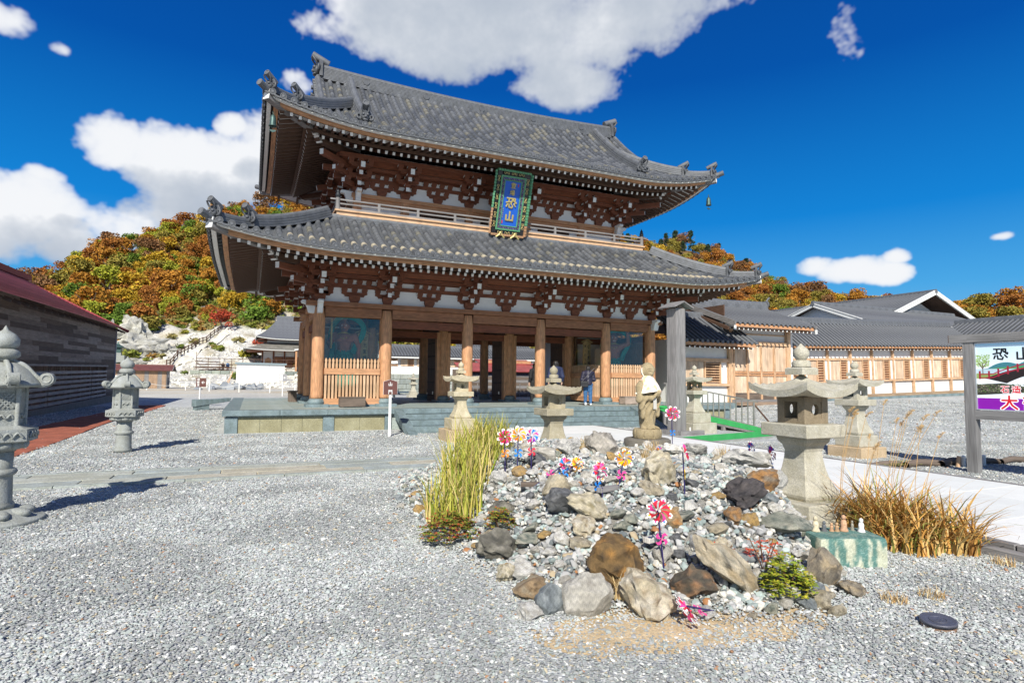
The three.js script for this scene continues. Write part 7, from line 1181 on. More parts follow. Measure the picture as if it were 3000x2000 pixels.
  plant('bright yellow-green shrub at the front right foot of the mound', -5.18, 17.42, leafy(351, 190, 0.19, 0.27, [[0.3, 0.34, 0.02], [0.2, 0.28, 0.015], [0.4, 0.36, 0.03]], 0.045), 0.2); plant('low shrub with green and reddish leaves below the tall grass', -6.98, 14.95, leafy(352, 230, 0.32, 0.24, [[0.14, 0.2, 0.02], [0.26, 0.26, 0.03], [0.4, 0.08, 0.03]], 0.05), 0.18); plant('small green and red shrub on the left mound slope', -6.6, 15.35, leafy(353, 90, 0.16, 0.2, [[0.16, 0.22, 0.02], [0.42, 0.12, 0.03], [0.28, 0.28, 0.03]], 0.045), 0.15); plant('sprig of scarlet leaves above the yellow-green shrub', -5.12, 17.15, leafy(354, 26, 0.16, 0.26, [[0.6, 0.06, 0.02], [0.5, 0.1, 0.02]], 0.04), 0.24); plant('trailing scarlet leaves near the cream slab', -5.35, 16.95, leafy(355, 18, 0.2, 0.12, [[0.6, 0.08, 0.03]], 0.035), 0.1); plant('green shrub behind the large lantern base', -2.55, 15.25, leafy(356, 150, 0.2, 0.4, [[0.12, 0.18, 0.02], [0.24, 0.22, 0.03], [0.4, 0.1, 0.03]], 0.05), 0.3);
  // dry tufts
  const dry = [[0.5, 0.36, 0.16], [0.42, 0.26, 0.1], [0.58, 0.46, 0.26]]; [[-4.6, 13.6, 'beside the tall craggy grey rock'], [-4.85, 13.75, 'at the foot of the blotched lantern'], [-3.75, 13.95, 'before the statue slab'], [-3.2, 14.75, 'on the right crest of the mound'], [-4.3, 14.6, 'in the middle of the mound top'], [-6.3, 16.95, 'under the cream pitted stone'], [-4.42, 17.7, 'alone on the front gravel'], [-4.05, 17.75, 'on the gravel near the iron cover'], [-2.6, 17.5, 'at the end of the path timber']].forEach(([x, z, w], i) => { const o = tag(obj('dry_tuft', bladeGeo(360 + i, 70, { rx: 0.09, rz: 0.09, h: i > 5 ? 0.09 : 0.2, bend: 0.9, w: 0.004, cols: dry }), bladeM), 'dry brown grass tuft ' + w, 'grass', 'dry grass tufts'); o.position.set(x, moundY(x, z) + 0.0, z); });
  const mo = tag(obj('moss_patch', leafy(380, 260, 0.5, 0.06, [[0.22, 0.24, 0.04], [0.3, 0.28, 0.06]], 0.03), bladeM), 'low mossy weeds along the log edging', 'weeds'); mo.position.set(2.75, 0.02, 13.1); mo.scale.set(2, 1, 0.5);
}
// ---------------------------------------------------------------- hills with autumn forest
const EYE = camera.position;
const RIDGE = [[-70, 250, 14], [-40, 255, 20], [-21, 262, 27], [-17.1, 262, 29], [-14.6, 260, 32], [-12.4, 263, 40], [-10.7, 268, 48], [-8.7, 270, 52], [-5.8, 272, 59], [-4.6, 273, 64], [-1.9, 273, 69], [-0.1, 274, 72], [4.2, 275, 80], [14, 300, 88], [24, 350, 94], [30.5, 397, 94], [36.7, 405, 92], [39.9, 408, 92], [43, 408, 84], [45.2, 404, 74], [47.4, 400, 61], [50.6, 398, 53], [53.9, 390, 45], [56.6, 370, 38], [58.9, 305, 30], [60.7, 288, 29], [63.2, 288, 29], [65.1, 290, 28], [70, 294, 26], [95, 300, 18]];
function hillAt(az, R) {
  let i = 0; while (i < RIDGE.length - 2 && az > RIDGE[i + 1][0]) i++;
  const [a0, r0, h0] = RIDGE[i], [a1, r1, h1] = RIDGE[i + 1], f = sstep(a0, a1, az) * 0.5 + clamp((az - a0) / (a1 - a0)) * 0.5, R1 = lerp(r0, r1, f), H = lerp(h0, h1, f), Rb = az < 28 ? 95 : lerp(95, 150, sstep(28, 45, az));
  const t = (R - Rb) / (R1 - Rb), x = EYE.x + Math.sin(az * Math.PI / 180) * R, z = EYE.z - Math.cos(az * Math.PI / 180) * R;
  if (t <= 0) return [x, -0.6, z, t];
  const y = t < 1 ? H * Math.pow(t, 1.93) : H * (1 - 0.5 * sstep(1, 2.2, t));
  return [x, y + (1.6 * fbm2(x * 0.03, z * 0.03, 4) + 0.7 * n2(x * 0.11, z * 0.11)) * sstep(0, 0.25, t) - 0.3 * (1 - sstep(0, 0.05, t)), z, t];
}
const bareGround = (az, R) => sstep(-17, -12.5, az) * sstep(6.5, 3, az) * sstep(198, 172, R + 24 * n2(az * 0.35, R * 0.03) + 12 * n2(az * 1.3, R * 0.12));
{
  const g = sheet(330, 120, (u, v) => { const az = lerp(-70, 95, u), R = 92 + 560 * Math.pow(v, 1.6), q = hillAt(az, R); return [q[0], q[1], q[2], q[0], q[2]]; });
  paint(g, (x, y, z) => {
    const dx = x - EYE.x, dz = z - EYE.z, R = Math.hypot(dx, dz), az = Math.atan2(dx, -dz) * 180 / Math.PI, b = clamp(bareGround(az, R)), q = n2(x * 0.06, z * 0.06) * 0.6 + n2(x * 0.21, z * 0.21) * 0.4, s = sstep(-0.2, 0.35, q);
    const veg = [0, 1, 2].map((k) => lerp([0.19, 0.2, 0.04][k], [0.34, 0.2, 0.07][k], s)), floor = [0.16, 0.1, 0.035], f = sstep(175, 200, R), white = [0.72, 0.7, 0.64].map((c, k) => lerp(c, [0.5, 0.44, 0.3][k], sstep(0.1, 0.6, n2(x * 0.13 + 7, z * 0.13))));
    return [0, 1, 2].map((k) => lerp(lerp(veg[k], floor[k], f), white[k], b));
  });
  struct('hills', g, mat([1, 1, 1], { kind: 'stone', size: 9, bump: 0.5, roughness: 1, vertexColors: true }));
}
// tree kinds: a crown of small leaf faces in clumps over a branching trunk
const leafMats = {}; for (const [k, c] of Object.entries({ orange: [0.42, 0.19, 0.018], rust: [0.36, 0.14, 0.022], gold: [0.48, 0.31, 0.02], lime: [0.33, 0.34, 0.025], green: [0.13, 0.21, 0.018], olive: [0.28, 0.23, 0.035], brown: [0.24, 0.12, 0.045], dark: [0.025, 0.055, 0.022], red: [0.4, 0.06, 0.022], grey: [0.25, 0.19, 0.14] })) leafMats[k] = mat(c, { roughness: 0.85, side: THREE.DoubleSide, vertexColors: true });
const barkM = mat([0.2, 0.17, 0.14], { kind: 'old', size: [1, 0.5] });
function crownGeo(seed, o) {
  const r = rng(seed), pos = [], col = [], lumps = [];
  for (let i = 0; i < o.lumps; i++) { const a = r() * TAU, el = Math.pow(r(), 0.7), q = Math.sqrt(r()) * o.w; lumps.push([Math.cos(a) * q * (1 - el * (o.cone ?? 0.45)), o.y + el * o.h, Math.sin(a) * q * (1 - el * (o.cone ?? 0.45)), (0.75 + r() * 0.6) * o.s]); }
  const v = V(), a = V(), b = V();
  for (const [x, y, z, s] of lumps) for (let i = 0; i < o.n; i++) {
    v.set(r() - 0.5, (r() - 0.4) * 0.8, r() - 0.5).normalize().multiplyScalar(s * (0.7 + 0.4 * r())); const px = x + v.x, py = y + v.y * 0.8, pz = z + v.z, l = o.leaf * (0.6 + r() * 0.8);
    a.set(r() - 0.5, (r() - 0.5) * 0.6, r() - 0.5).normalize(); b.set(r() - 0.5, r() - 0.5, r() - 0.5).cross(a).normalize(); const c = 0.72 + 0.56 * r(), h = (r() - 0.5) * 0.22;
    const P = (m, n) => { pos.push(px + (a.x * m + b.x * n) * l, py + (a.y * m + b.y * n) * l, pz + (a.z * m + b.z * n) * l); col.push(c * (1 + h), c, c * (1 - h)); };
    P(-1, 0); P(0, -0.55); P(1, 0); P(-1, 0); P(1, 0); P(0, 0.6);
  }
  const g = new THREE.BufferGeometry(); g.setAttribute('position', new THREE.Float32BufferAttribute(pos, 3)); g.setAttribute('color', new THREE.Float32BufferAttribute(col, 3)); g.computeVertexNormals(); return g;
}
function trunkGeo(seed, h, w) { const r = rng(seed), k = K(); k.tube([[0, -0.8, 0], [0.1, h * 0.3, 0.05], [0.05, h * 0.62, -0.05], [0.15, h, 0]], 0.16 * w, 6, 6); for (let i = 0; i < 6; i++) { const a = r() * TAU, y = h * (0.3 + r() * 0.4), l = h * (0.3 + r() * 0.25); k.tube([[0.05, y, 0], [Math.cos(a) * l * 0.5, y + l * 0.35, Math.sin(a) * l * 0.5], [Math.cos(a) * l, y + l * 0.75, Math.sin(a) * l]], 0.07 * w, 4, 4); } return k.geo('y'); }
const broad = [0, 1, 2, 3, 4].map((i) => [crownGeo(40 + i, { lumps: 24, n: 74, w: 3.7, h: 4.6, y: 2.4, s: 1.25, leaf: 0.3 }), trunkGeo(50 + i, 6, 1)]), bush = [0, 1, 2].map((i) => [crownGeo(70 + i, { lumps: 12, n: 60, w: 1.7, h: 1.7, y: 0.35, s: 0.7, leaf: 0.24 }), trunkGeo(80 + i, 1.8, 0.4)]), spruce = [0, 1].map((i) => [crownGeo(90 + i, { lumps: 22, n: 46, w: 2.4, h: 7.5, y: 1.2, s: 0.85, leaf: 0.36, cone: 0.96 }), trunkGeo(95 + i, 8, 0.9)]);
const bareTree = [crownGeo(99, { lumps: 12, n: 26, w: 3.2, h: 4, y: 2, s: 1.2, leaf: 0.22 }), trunkGeo(98, 7, 1.1)];
function tree(name, label, group, x, y, z, [crown, trunk], col, s, ry, cat) { const t = thing(name, label, cat ?? 'tree', group, [x, y - 0.15, z], ry); t.scale.set(s, s * (0.9 + (ry % 1) * 0.25), s); obj('crown', crown, leafMats[col], t); obj('trunk', trunk, barkM, t); }
{
  const r = rng(303), pick = (list) => { let q = r() * list.reduce((s, a) => s + a[1], 0); for (const [k, w] of list) if ((q -= w) < 0) return k; return list[0][0]; };
  const words = { orange: 'orange', rust: 'rust-brown', gold: 'golden yellow', lime: 'yellow-green', green: 'deep green', olive: 'olive', brown: 'brown', dark: 'dark evergreen', red: 'red', grey: 'half-bare grey' };
  const grow = (a0, a1, r0, r1, da, dr, mix, side, size, name = 'hill_tree') => {
    for (let R = r0; R < r1; R += dr) for (let az = a0; az < a1; az += da / R * 57.3) {
      const A = az + (r() - 0.5) * da / R * 50, Q = R + (r() - 0.5) * dr * 0.9, q = hillAt(A, Q); if (q[3] > 1.06 || bareGround(A, Q) > 0.35) continue;
      const k = pick(typeof mix === 'function' ? mix(q[3], A) : mix), set = k === 'dark' ? spruce[Math.floor(r() * 2)] : k === 'grey' ? bareTree : broad[Math.floor(r() * 5)];
      tree(name, `${words[k]} ${k === 'dark' ? 'conifer' : 'autumn tree'} ${side}`, `${words[k]} trees ${side}`, q[0], q[1], q[2], set, k, size * (0.8 + r() * 0.5), r() * TAU);
    }
  };
  const leftMix = (t) => t < 0.55 ? [['lime', 3], ['green', 3], ['gold', 1.5], ['olive', 2], ['orange', 1]] : t < 0.72 ? [['orange', 3], ['green', 2], ['gold', 1], ['rust', 2], ['lime', 2]] : [['orange', 5], ['rust', 3.5], ['gold', 1.6], ['olive', 1], ['brown', 1.2], ['grey', 0.4]];
  grow(-21, 5.5, 186, 281, 9.2, 8.6, leftMix, 'on the slope behind the old shed', 1.0);
  grow(33, 58, 330, 416, 12.5, 12, (t, a) => t > 0.93 && a < 46 ? [['dark', 3], ['brown', 1], ['orange', 1]] : [['orange', 3.4], ['gold', 1.2], ['rust', 2.6], ['olive', 1.6], ['brown', 2], ['grey', 0.5], ['green', 0.6]], 'on the hill behind the hall roofs', 1.2);
  grow(57.5, 72, 252, 296, 13, 11, [['orange', 4], ['rust', 2], ['olive', 2], ['gold', 1], ['dark', 0.25]], 'on the low ridge right of the hall gable', 1.15);
  grow(5.5, 32, 232, 285, 25, 22, leftMix, 'on the slope behind the gate', 1.5);
  // the wood between them, which reads as one mass
  const fill = (a0, a1, r0, r1, n, cols, s0) => { const L = [[], [], []]; for (let i = 0; i < n; i++) { const az = lerp(a0, a1, r()), R = lerp(r0, r1, r()), q = hillAt(az, R); if (q[3] > 1.02 || bareGround(az, R) > 0.2) continue; L[i % 3].push([M4(q[0], q[1] - 1.6 * s0, q[2], 0, r() * 6, 0, s0 * (0.7 + r() * 0.5)), leafMats[cols[Math.floor(r() * cols.length)]].color]); } L.forEach((l, k) => { const im = shade(new THREE.InstancedMesh(broad[k][0], leafMats.plain, l.length)); l.forEach(([m, c], i) => { im.setMatrixAt(i, m); im.setColorAt(i, c); }); im.name = numbered('forest'); im.userData = { kind: 'stuff', label: 'dense autumn wood on the far hillside', category: 'forest' }; scene.add(im); }); };
  leafMats.plain = mat([1, 1, 1], { roughness: 0.85, side: THREE.DoubleSide, vertexColors: true });
  fill(-24, 6, 176, 276, 620, ['orange', 'gold', 'olive', 'lime', 'rust', 'green'], 0.9); fill(6, 33, 215, 330, 260, ['orange', 'gold', 'olive', 'lime', 'rust', 'green'], 1.2); fill(32, 58, 225, 408, 900, ['orange', 'rust', 'olive', 'brown', 'gold', 'olive'], 1.15); fill(57, 80, 215, 290, 320, ['orange', 'rust', 'olive', 'gold'], 1.05);
  // shrubs on the lower slope
  let n = 0; while (n < 120) { const az = lerp(-19, 24, Math.pow(r(), 0.8)), R = lerp(128, 186, r()), q = hillAt(az, R); if (bareGround(az, R) > 0.25 || R < 150 && az < 6 && r() < 0.5) continue; const k = pick([['lime', 3], ['olive', 3], ['green', 2], ['gold', 1.5], ['orange', 1], ['brown', 1.6], ['grey', 0.8]]); tree('shrub', `${words[k]} shrub on the lower hillside`, `${words[k]} shrubs on the lower hillside`, q[0], q[1], q[2], bush[n % 3], k, 1.1 + r() * 1.3, r() * TAU, 'shrub'); n++; }
  { const q = hillAt(-2.6, 170); tree('maple_tree', 'bright red maple at the head of the fenced path', null, q[0], q[1], q[2], broad[1], 'red', 0.85, 1, 'tree'); const w = hillAt(0.8, 160); tree('maple_tree', 'small scarlet maple bush on the bare white slope', null, w[0], w[1], w[2], bush[1], 'red', 1.2, 2, 'tree'); }
  // low grass tufts over the slope: nobody could count them
  const tuft = crownGeo(7, { lumps: 5, n: 16, w: 0.7, h: 0.3, y: 0.1, s: 0.5, leaf: 0.28 }), L = []; while (L.length < 5200) { const az = lerp(-20, 32, r()), R = lerp(112, 205, Math.pow(r(), 0.8)), q = hillAt(az, R); if (r() < bareGround(az, R) * 0.985) continue; L.push([M4(q[0], q[1] + 0.1, q[2], 0, r() * 6, 0, 0.8 + r() * 1.4), [[0.2, 0.22, 0.03], [0.26, 0.25, 0.03], [0.3, 0.17, 0.04], [0.12, 0.16, 0.02], [0.28, 0.24, 0.08]][Math.floor(r() * 5)]]); }
  const im = shade(new THREE.InstancedMesh(tuft, mat([1, 1, 1], { side: THREE.DoubleSide, vertexColors: true }), L.length)), c = new THREE.Color(); L.forEach(([m, q], i) => { im.setMatrixAt(i, m); im.setColorAt(i, c.setRGB(...q)); }); im.name = 'hillside_grass'; im.userData = { kind: 'stuff', label: 'mixed bamboo grass and scrub on the slope', category: 'grass' }; scene.add(im);
  // white rock crag and boulders on the bare ground
  const crag = (label, x, y, z, sx, sy, sz, seed) => { const g = metres(rockColours(rockGeo(seed, 6, 16, 0.42, 0.2), 'greywhite', seed), 'x'), m = mat([0.95, 0.95, 0.9], { kind: 'stained', size: 0.7, bump: 0.2, vertexColors: true, roughness: 1 }); const o = tag(obj('rock_crag', g, m), label, 'rock', 'white volcanic rocks on the slope'); o.scale.set(sx, sy, sz); o.position.set(x, y, z); o.rotation.y = seed; };
  const H = (x, z) => { const dx = x - EYE.x, dz = z - EYE.z; return hillAt(Math.atan2(dx, -dz) * 57.29578, Math.hypot(dx, dz))[1]; };
  crag('tall knob of white volcanic rock above the old shed eave', -33.4, H(-33.4, -138) + 4.6, -138, 3.6, 4.6, 3.4, 4001); crag('small white rock pinnacle left of the tall knob', -38.5, H(-38.5, -139) + 3.2, -139, 1.6, 4.2, 1.6, 4002); crag('broad white rock mass under the tall knob', -34, H(-34, -136) + 1.2, -135, 8, 3.6, 6, 4003); crag('rounded white rock right of the broad mass', -27.5, H(-27.5, -134) + 0.6, -134, 3.6, 2.2, 3, 4004); crag('low white rock below the broad mass', -31, H(-31, -124) + 0.3, -124, 3.4, 1.4, 2.6, 4005);
  const stones = rockGeo(77, 1, 5, 0.2), S = []; while (S.length < 2600) { const az = lerp(-15, 5, r()), R = lerp(97, 172, r()), q = hillAt(az, R); if (r() > bareGround(az, R)) continue; const s = 0.12 + 0.5 * r() ** 3; S.push(M4(q[0], q[1], q[2], r() * 6, r() * 6, r() * 6, s, s * 0.7, s)); }
  const si = shade(new THREE.InstancedMesh(stones, mat([0.66, 0.64, 0.57], { roughness: 1 }), S.length)); S.forEach((m, i) => si.setMatrixAt(i, m)); si.name = 'slope_rubble'; si.userData = { kind: 'stuff', label: 'white rubble on the bare volcanic slope', category: 'rubble' }; scene.add(si);
  // fenced path up the slope
  const fe = thing('hillside_fence', 'dark wooden post-and-rail fence climbing the bare white slope', 'fence'), pts = []; for (let i = 0; i <= 15; i++) { const t = i / 15, x = lerp(-25, -16.2, t) + Math.sin(t * 3) * -0.8, z = lerp(-120, -150, t); pts.push([x, H(x, z), z]); }
  pts.forEach((p) => obj('fence_post', K().box(0.22, 1.5, 0.22, p[0], p[1] + 0.7, p[2]).geo('y'), MAT.woodDark, fe)); for (let i = 0; i < 15; i++) for (const y of [0.6, 1.2]) obj('fence_rail', K().bar([pts[i][0], pts[i][1] + y, pts[i][2]], [pts[i + 1][0], pts[i + 1][1] + y, pts[i + 1][2]], 0.1, 0.16).geo('z'), MAT.woodDark, fe);
  struct('hillside_path', sheet(3, 30, (u, v) => { const x = lerp(-24.4, -14.6, v) + lerp(0, 2.2, u) + Math.sin(v * 3) * -0.8, z = lerp(-119, -151, v); return [x, H(x, z) + 0.22, z]; }), mat([0.7, 0.66, 0.56], { kind: 'stone', size: 3 }));
}
// ---------------------------------------------------------------- tiled roof slope: a sheet, one rounded cover row per row of tiles, discs along the eave
const halfRow = new THREE.CylinderGeometry(0.075, 0.075, 1, 8, 1, true, 0, Math.PI).rotateX(Math.PI / 2).rotateZ(Math.PI / 2), rowDisc = K().cyl(0.085, 0.085, 0.04, 12, 0, 0, 0, Math.PI / 2).add(new THREE.TorusGeometry(0.06, 0.012, 4, 12), M4(0, 0, 0.022)).geo();
const roofGrey = mat([0.13, 0.137, 0.148], { kind: 'stone', size: 0.8, bump: 0.004, roughness: 0.55 }), roofPan = mat([0.085, 0.09, 0.098], { kind: 'stone', size: 0.6, bump: 0.004, roughness: 0.6 });
function tiledSlope(par, a, b, up, step = 0.3, o = {}) {   // a -> b along the eave, up = vector from eave to ridge
  const A = V(...a), B = V(...b), U = V(...up), n = Math.round(A.distanceTo(B) / step), X = B.clone().sub(A).normalize(), Zv = U.clone().normalize().negate(), Yv = Zv.clone().cross(X).normalize(); if (Yv.y < 0) Yv.negate();
  const m = sheet(1, 10, (u, v) => { const p = A.clone().lerp(B, u).addScaledVector(U, v); p.y -= (o.sag ?? 0.06) * Math.sin(v * Math.PI); return [p.x, p.y, p.z]; }); obj('roof_surface', metres(m, 'x'), roofPan, par);
  const back = K(); back.add(sheet(1, 1, (u, v) => { const p = A.clone().lerp(B, 1 - u).addScaledVector(U, v).addScaledVector(Yv, -0.1); return [p.x, p.y, p.z]; })); obj('roof_underside', back.geo('x'), MAT.woodDark, par);
  const L = U.length(), basis = new THREE.Matrix4().makeBasis(X, Yv, Zv.clone()), q = new THREE.Quaternion().setFromRotationMatrix(basis);
  for (let i = 0; i <= n; i++) { const p = A.clone().lerp(B, i / n), r = obj('tile_row', halfRow, roofGrey, par); r.position.copy(p).addScaledVector(U, 0.5).addScaledVector(Yv, 0.01); r.quaternion.copy(q); r.scale.set(1, 1, L); if (!o.plain) { const d = obj('eave_disc', rowDisc, roofGrey, par); d.position.copy(p).addScaledVector(Yv, 0.03).addScaledVector(Zv, 0.02); d.rotation.y = Math.atan2(Zv.x, Zv.z); } }
  return { X, Yv, Zv };
}
function tileRidge(par, pts, w = 0.3, h = 0.32) { obj('ridge', metres(sweep(pts.map((p) => V(...p)), [[-w / 2, 0], [w / 2, 0], [w / 2, h * 0.3], [w * 0.42, h * 0.33], [w * 0.42, h * 0.6], [w * 0.34, h * 0.64], [w * 0.3, h * 0.9], [0, h], [-w * 0.3, h * 0.9], [-w * 0.34, h * 0.64], [-w * 0.42, h * 0.6], [-w * 0.42, h * 0.33], [-w / 2, h * 0.3]]), 'x'), roofGrey, par); }
function raftersEnds(par, a, b, n, out) { const g = endBox(0.07, 0.07, 0.5); for (let i = 0; i < n; i++) { const r = obj('rafter', g, [MAT.woodDark, MAT.paint], par); r.position.set(lerp(a[0], b[0], (i + 0.5) / n), lerp(a[1], b[1], (i + 0.5) / n), lerp(a[2], b[2], (i + 0.5) / n) + (out ?? 0)); r.rotation.x = 0.2; } }
const bx = (par, name, w, h, d, x, y, z, m, grain, rz = 0) => { const o = obj(name, K().box(w, h, d).geo(grain ?? (w > h && w > d ? 'x' : d > h ? 'z' : 'y'), x * 0.37), m, par); o.position.set(x, y, z); o.rotation.z = rz; return o; };
const shutterMats = [MAT.woodShutter, mat([0.66, 0.52, 0.38], { kind: 'old' }), mat([0.56, 0.4, 0.27], { kind: 'old' })];
function boards(par, x0, x1, y0, y1, z, n, seed) { const r = rng(seed), w = (x1 - x0) / n; for (let i = 0; i < n; i++) bx(par, 'board', w - 0.008, y1 - y0, 0.03, x0 + w * (i + 0.5), (y0 + y1) / 2, z + (r() - 0.5) * 0.008, shutterMats[Math.floor(r() * 3)], 'y'); }
function lattice2(par, x0, x1, y0, y1, z, n) { bx(par, 'window_shade_panel', x1 - x0, y1 - y0, 0.02, (x0 + x1) / 2, (y0 + y1) / 2, z - 0.06, MAT.woodBeam); for (let i = 0; i < n; i++) bx(par, 'window_bar', x1 - x0, 0.04, 0.04, (x0 + x1) / 2, y0 + (y1 - y0) * (i + 0.5) / n, z, MAT.woodPale, 'x'); for (const x of [x0, x1]) bx(par, 'window_jamb', 0.07, y1 - y0 + 0.1, 0.08, x, (y0 + y1) / 2, z + 0.01, MAT.woodPale, 'y'); }  // solid darker brown backing panel, its colour standing in for shade behind the bars
// ---------------------------------------------------------------- hall right of the gate: small window wing, big doors, climbing corridor
{
  const w = thing('window_wing', 'low white and timber wing with one barred window beside the gate', 'building', null, [0, 0, 0]), y0 = 0.66;
  bx(w, 'wall', 3.2, 2.9, 2.6, 10.4, y0 + 1.45, -2.05, MAT.white); 
  for (const x of [9.02, 11.9]) bx(w, 'post', 0.16, 2.7, 0.16, x, y0 + 1.35, -0.68, MAT.woodPale, 'y'); bx(w, 'lintel', 2.8, 0.16, 0.12, 10.46, y0 + 1.96, -0.68, MAT.woodPale); bx(w, 'sill', 2.8, 0.12, 0.16, 10.46, y0 + 0.82, -0.66, MAT.woodPale);
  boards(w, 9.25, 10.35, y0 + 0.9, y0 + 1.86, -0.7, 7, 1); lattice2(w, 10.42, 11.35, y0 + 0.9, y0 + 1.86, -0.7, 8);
  tiledSlope(w, [8.6, 3.42, 0.2], [12.7, 3.42, 0.2], [0, 1.35, -2.2]); tileRidge(w, [[8.6, 4.72, -2.0], [12.2, 4.72, -2.0]]); bx(w, 'fascia', 4.1, 0.14, 0.07, 10.65, 3.31, 0.16, MAT.wood); raftersEnds(w, [8.6, 3.2, 0.0], [12.6, 3.2, 0.0], 14);
  bx(w, 'base_step', 3.6, 0.5, 1.0, 10.4, 0.4, -0.5, MAT.slate);
  // sheltered boarded passage joining the gate
  const c = thing('passage_wall', 'shaded brown plank wall in the passage between gate and wing', 'wall'); for (let i = 0; i < 9; i++) bx(c, 'plank', 1.9, 0.21, 0.04, 8.1, 0.85 + i * 0.22, -3.4, MAT.woodDark, 'x'); bx(c, 'upper_panel', 1.9, 0.8, 0.04, 8.1, 3.2, -3.42, MAT.white); bx(c, 'rail', 1.9, 0.14, 0.08, 8.1, 2.75, -3.38, MAT.woodDark); const cb = thing('metal_cabinet', 'pale blue-grey metal cabinet standing against the shaded passage wall', 'cabinet', null, [8.0, PLAT, -3.0]), cm = mat([0.35, 0.42, 0.46], { roughness: 0.4 }); obj('body', metres(new RoundedBoxGeometry(0.8, 1.1, 0.4, 1, 0.015), 'y').translate(0, 0.55, 0), cm, cb); obj('handle', K().box(0.03, 0.16, 0.03, 0.1, 0.7, 0.21).geo(), MAT.iron, cb);

  const d = thing('door_hall', 'tiled entrance block with tall four-leaf wooden doors right of the gate', 'building'), dy = 0.64;
  bx(d, 'wall', 4.6, 3.9, 3.6, 14, dy + 1.9, -2.65, MAT.white); for (const x of [12.05, 15.85]) bx(d, 'post', 0.22, 3.5, 0.22, x, dy + 1.75, -0.78, MAT.woodPale, 'y'); bx(d, 'lintel', 3.7, 0.2, 0.18, 13.95, dy + 2.86, -0.76, MAT.woodPale); bx(d, 'threshold', 3.9, 0.14, 0.24, 13.95, dy + 0.07, -0.72, MAT.woodGrey);
  for (let i = 0; i < 4; i++) { const x = 12.2 + i * 0.88; const lf = new THREE.Group(); lf.name = 'door_leaf'; d.add(lf); boards(lf, x + 0.05, x + 0.83, dy + 1.5, dy + 2.72, -0.74, 4, 20 + i); boards(lf, x + 0.05, x + 0.83, dy + 0.45, dy + 1.28, -0.74, 4, 30 + i); bx(lf, 'rail', 0.88, 0.09, 0.06, x + 0.44, dy + 1.44, -0.71, MAT.wood); bx(lf, 'rail', 0.88, 0.09, 0.06, x + 0.44, dy + 1.32, -0.71, MAT.wood); bx(lf, 'kick_board', 0.8, 0.26, 0.04, x + 0.44, dy + 0.28, -0.73, MAT.boardsOld); for (const q of [0.02, 0.86]) bx(lf, 'stile', 0.06, 2.6, 0.07, x + q, dy + 1.43, -0.7, MAT.woodPale, 'y'); }
  bx(d, 'panel_line', 3.7, 0.06, 0.05, 13.95, dy + 3.3, -0.82, MAT.woodPale); tiledSlope(d, [11.5, 4.36, 0.1], [16.7, 4.36, 0.1], [0, 1.2, -3.1]); tiledSlope(d, [16.7, 4.36, -6.1], [11.5, 4.36, -6.1], [0, 1.2, 3.1], 0.3, { plain: true }); tileRidge(d, [[11.4, 5.5, -3], [14, 5.45, -3], [16.8, 5.5, -3]], 0.42, 0.5); bx(d, 'fascia', 5.2, 0.14, 0.07, 14.1, 4.25, 0.06, MAT.wood); raftersEnds(d, [11.6, 4.12, -0.1], [16.6, 4.12, -0.1], 18); for (const x of [11.45, 16.75]) { obj('bargeboard', K().bar([x, 4.3, 0.2], [x, 5.45, -3], 0.06, 0.24).geo('z'), MAT.woodGrey, d); obj('verge_beam', K().bar([x * 0.99, 4.1, -0.1], [x * 0.99, 5.2, -3], 0.1, 0.14).geo('z'), MAT.woodDark, d); const e = obj('verge_end', K().box(0.12, 0.2, 0.04, x, 4.12, 0.18).geo(), MAT.paint, d); }
  obj('ridge_end', K().cyl(0.2, 0.2, 0.1, 12, 16.85, 5.85, -3, 0, 0, Math.PI / 2).tube([[16.8, 5.9, -3], [16.95, 6.1, -3], [17.1, 6.25, -3]], 0.05, 6).geo(), roofGrey, d);
  bx(d, 'wooden_stoop', 5.2, 0.12, 0.9, 14.2, 0.6, -0.2, mat([0.28, 0.2, 0.14], { kind: 'old' })); bx(d, 'gable_fill', 0.06, 1.2, 4.4, 11.75, 4.7, -3, MAT.woodDark);

  const c2 = thing('corridor_hall', 'long white corridor wing with shuttered windows and grey tiled roof', 'building', null, [16.9, 0.62, -2.2]); c2.rotation.z = 0.028;
  const N = 9, B = 1.86; bx(c2, 'wall', N * B, 3.0, 2.4, N * B / 2, 1.5, -1.28, MAT.white); bx(c2, 'sill_line', N * B, 0.1, 0.12, N * B / 2, 0.93, 0, MAT.woodPale); bx(c2, 'head_line', N * B, 0.13, 0.12, N * B / 2, 2.2, 0, MAT.woodPale); bx(c2, 'ground_sill', N * B, 0.1, 0.14, N * B / 2, 0.03, 0, MAT.woodGrey);
  for (let i = 0; i < N; i++) { const x = i * B; boards(c2, x + 0.22, x + 0.98, 1.0, 2.12, -0.02, 6, 50 + i); lattice2(c2, x + 1.02, x + 1.58, 1.0, 2.12, -0.02, 8); bx(c2, 'post', 0.1, 2.9, 0.12, x, 1.45, 0.02, MAT.woodPale, 'y'); bx(c2, 'white_post', 0.16, 1.14, 0.06, x + 0.14, 1.57, -0.02, MAT.paint, 'y'); bx(c2, 'white_post', 0.16, 1.14, 0.06, x + 1.73, 1.57, -0.02, MAT.paint, 'y'); }
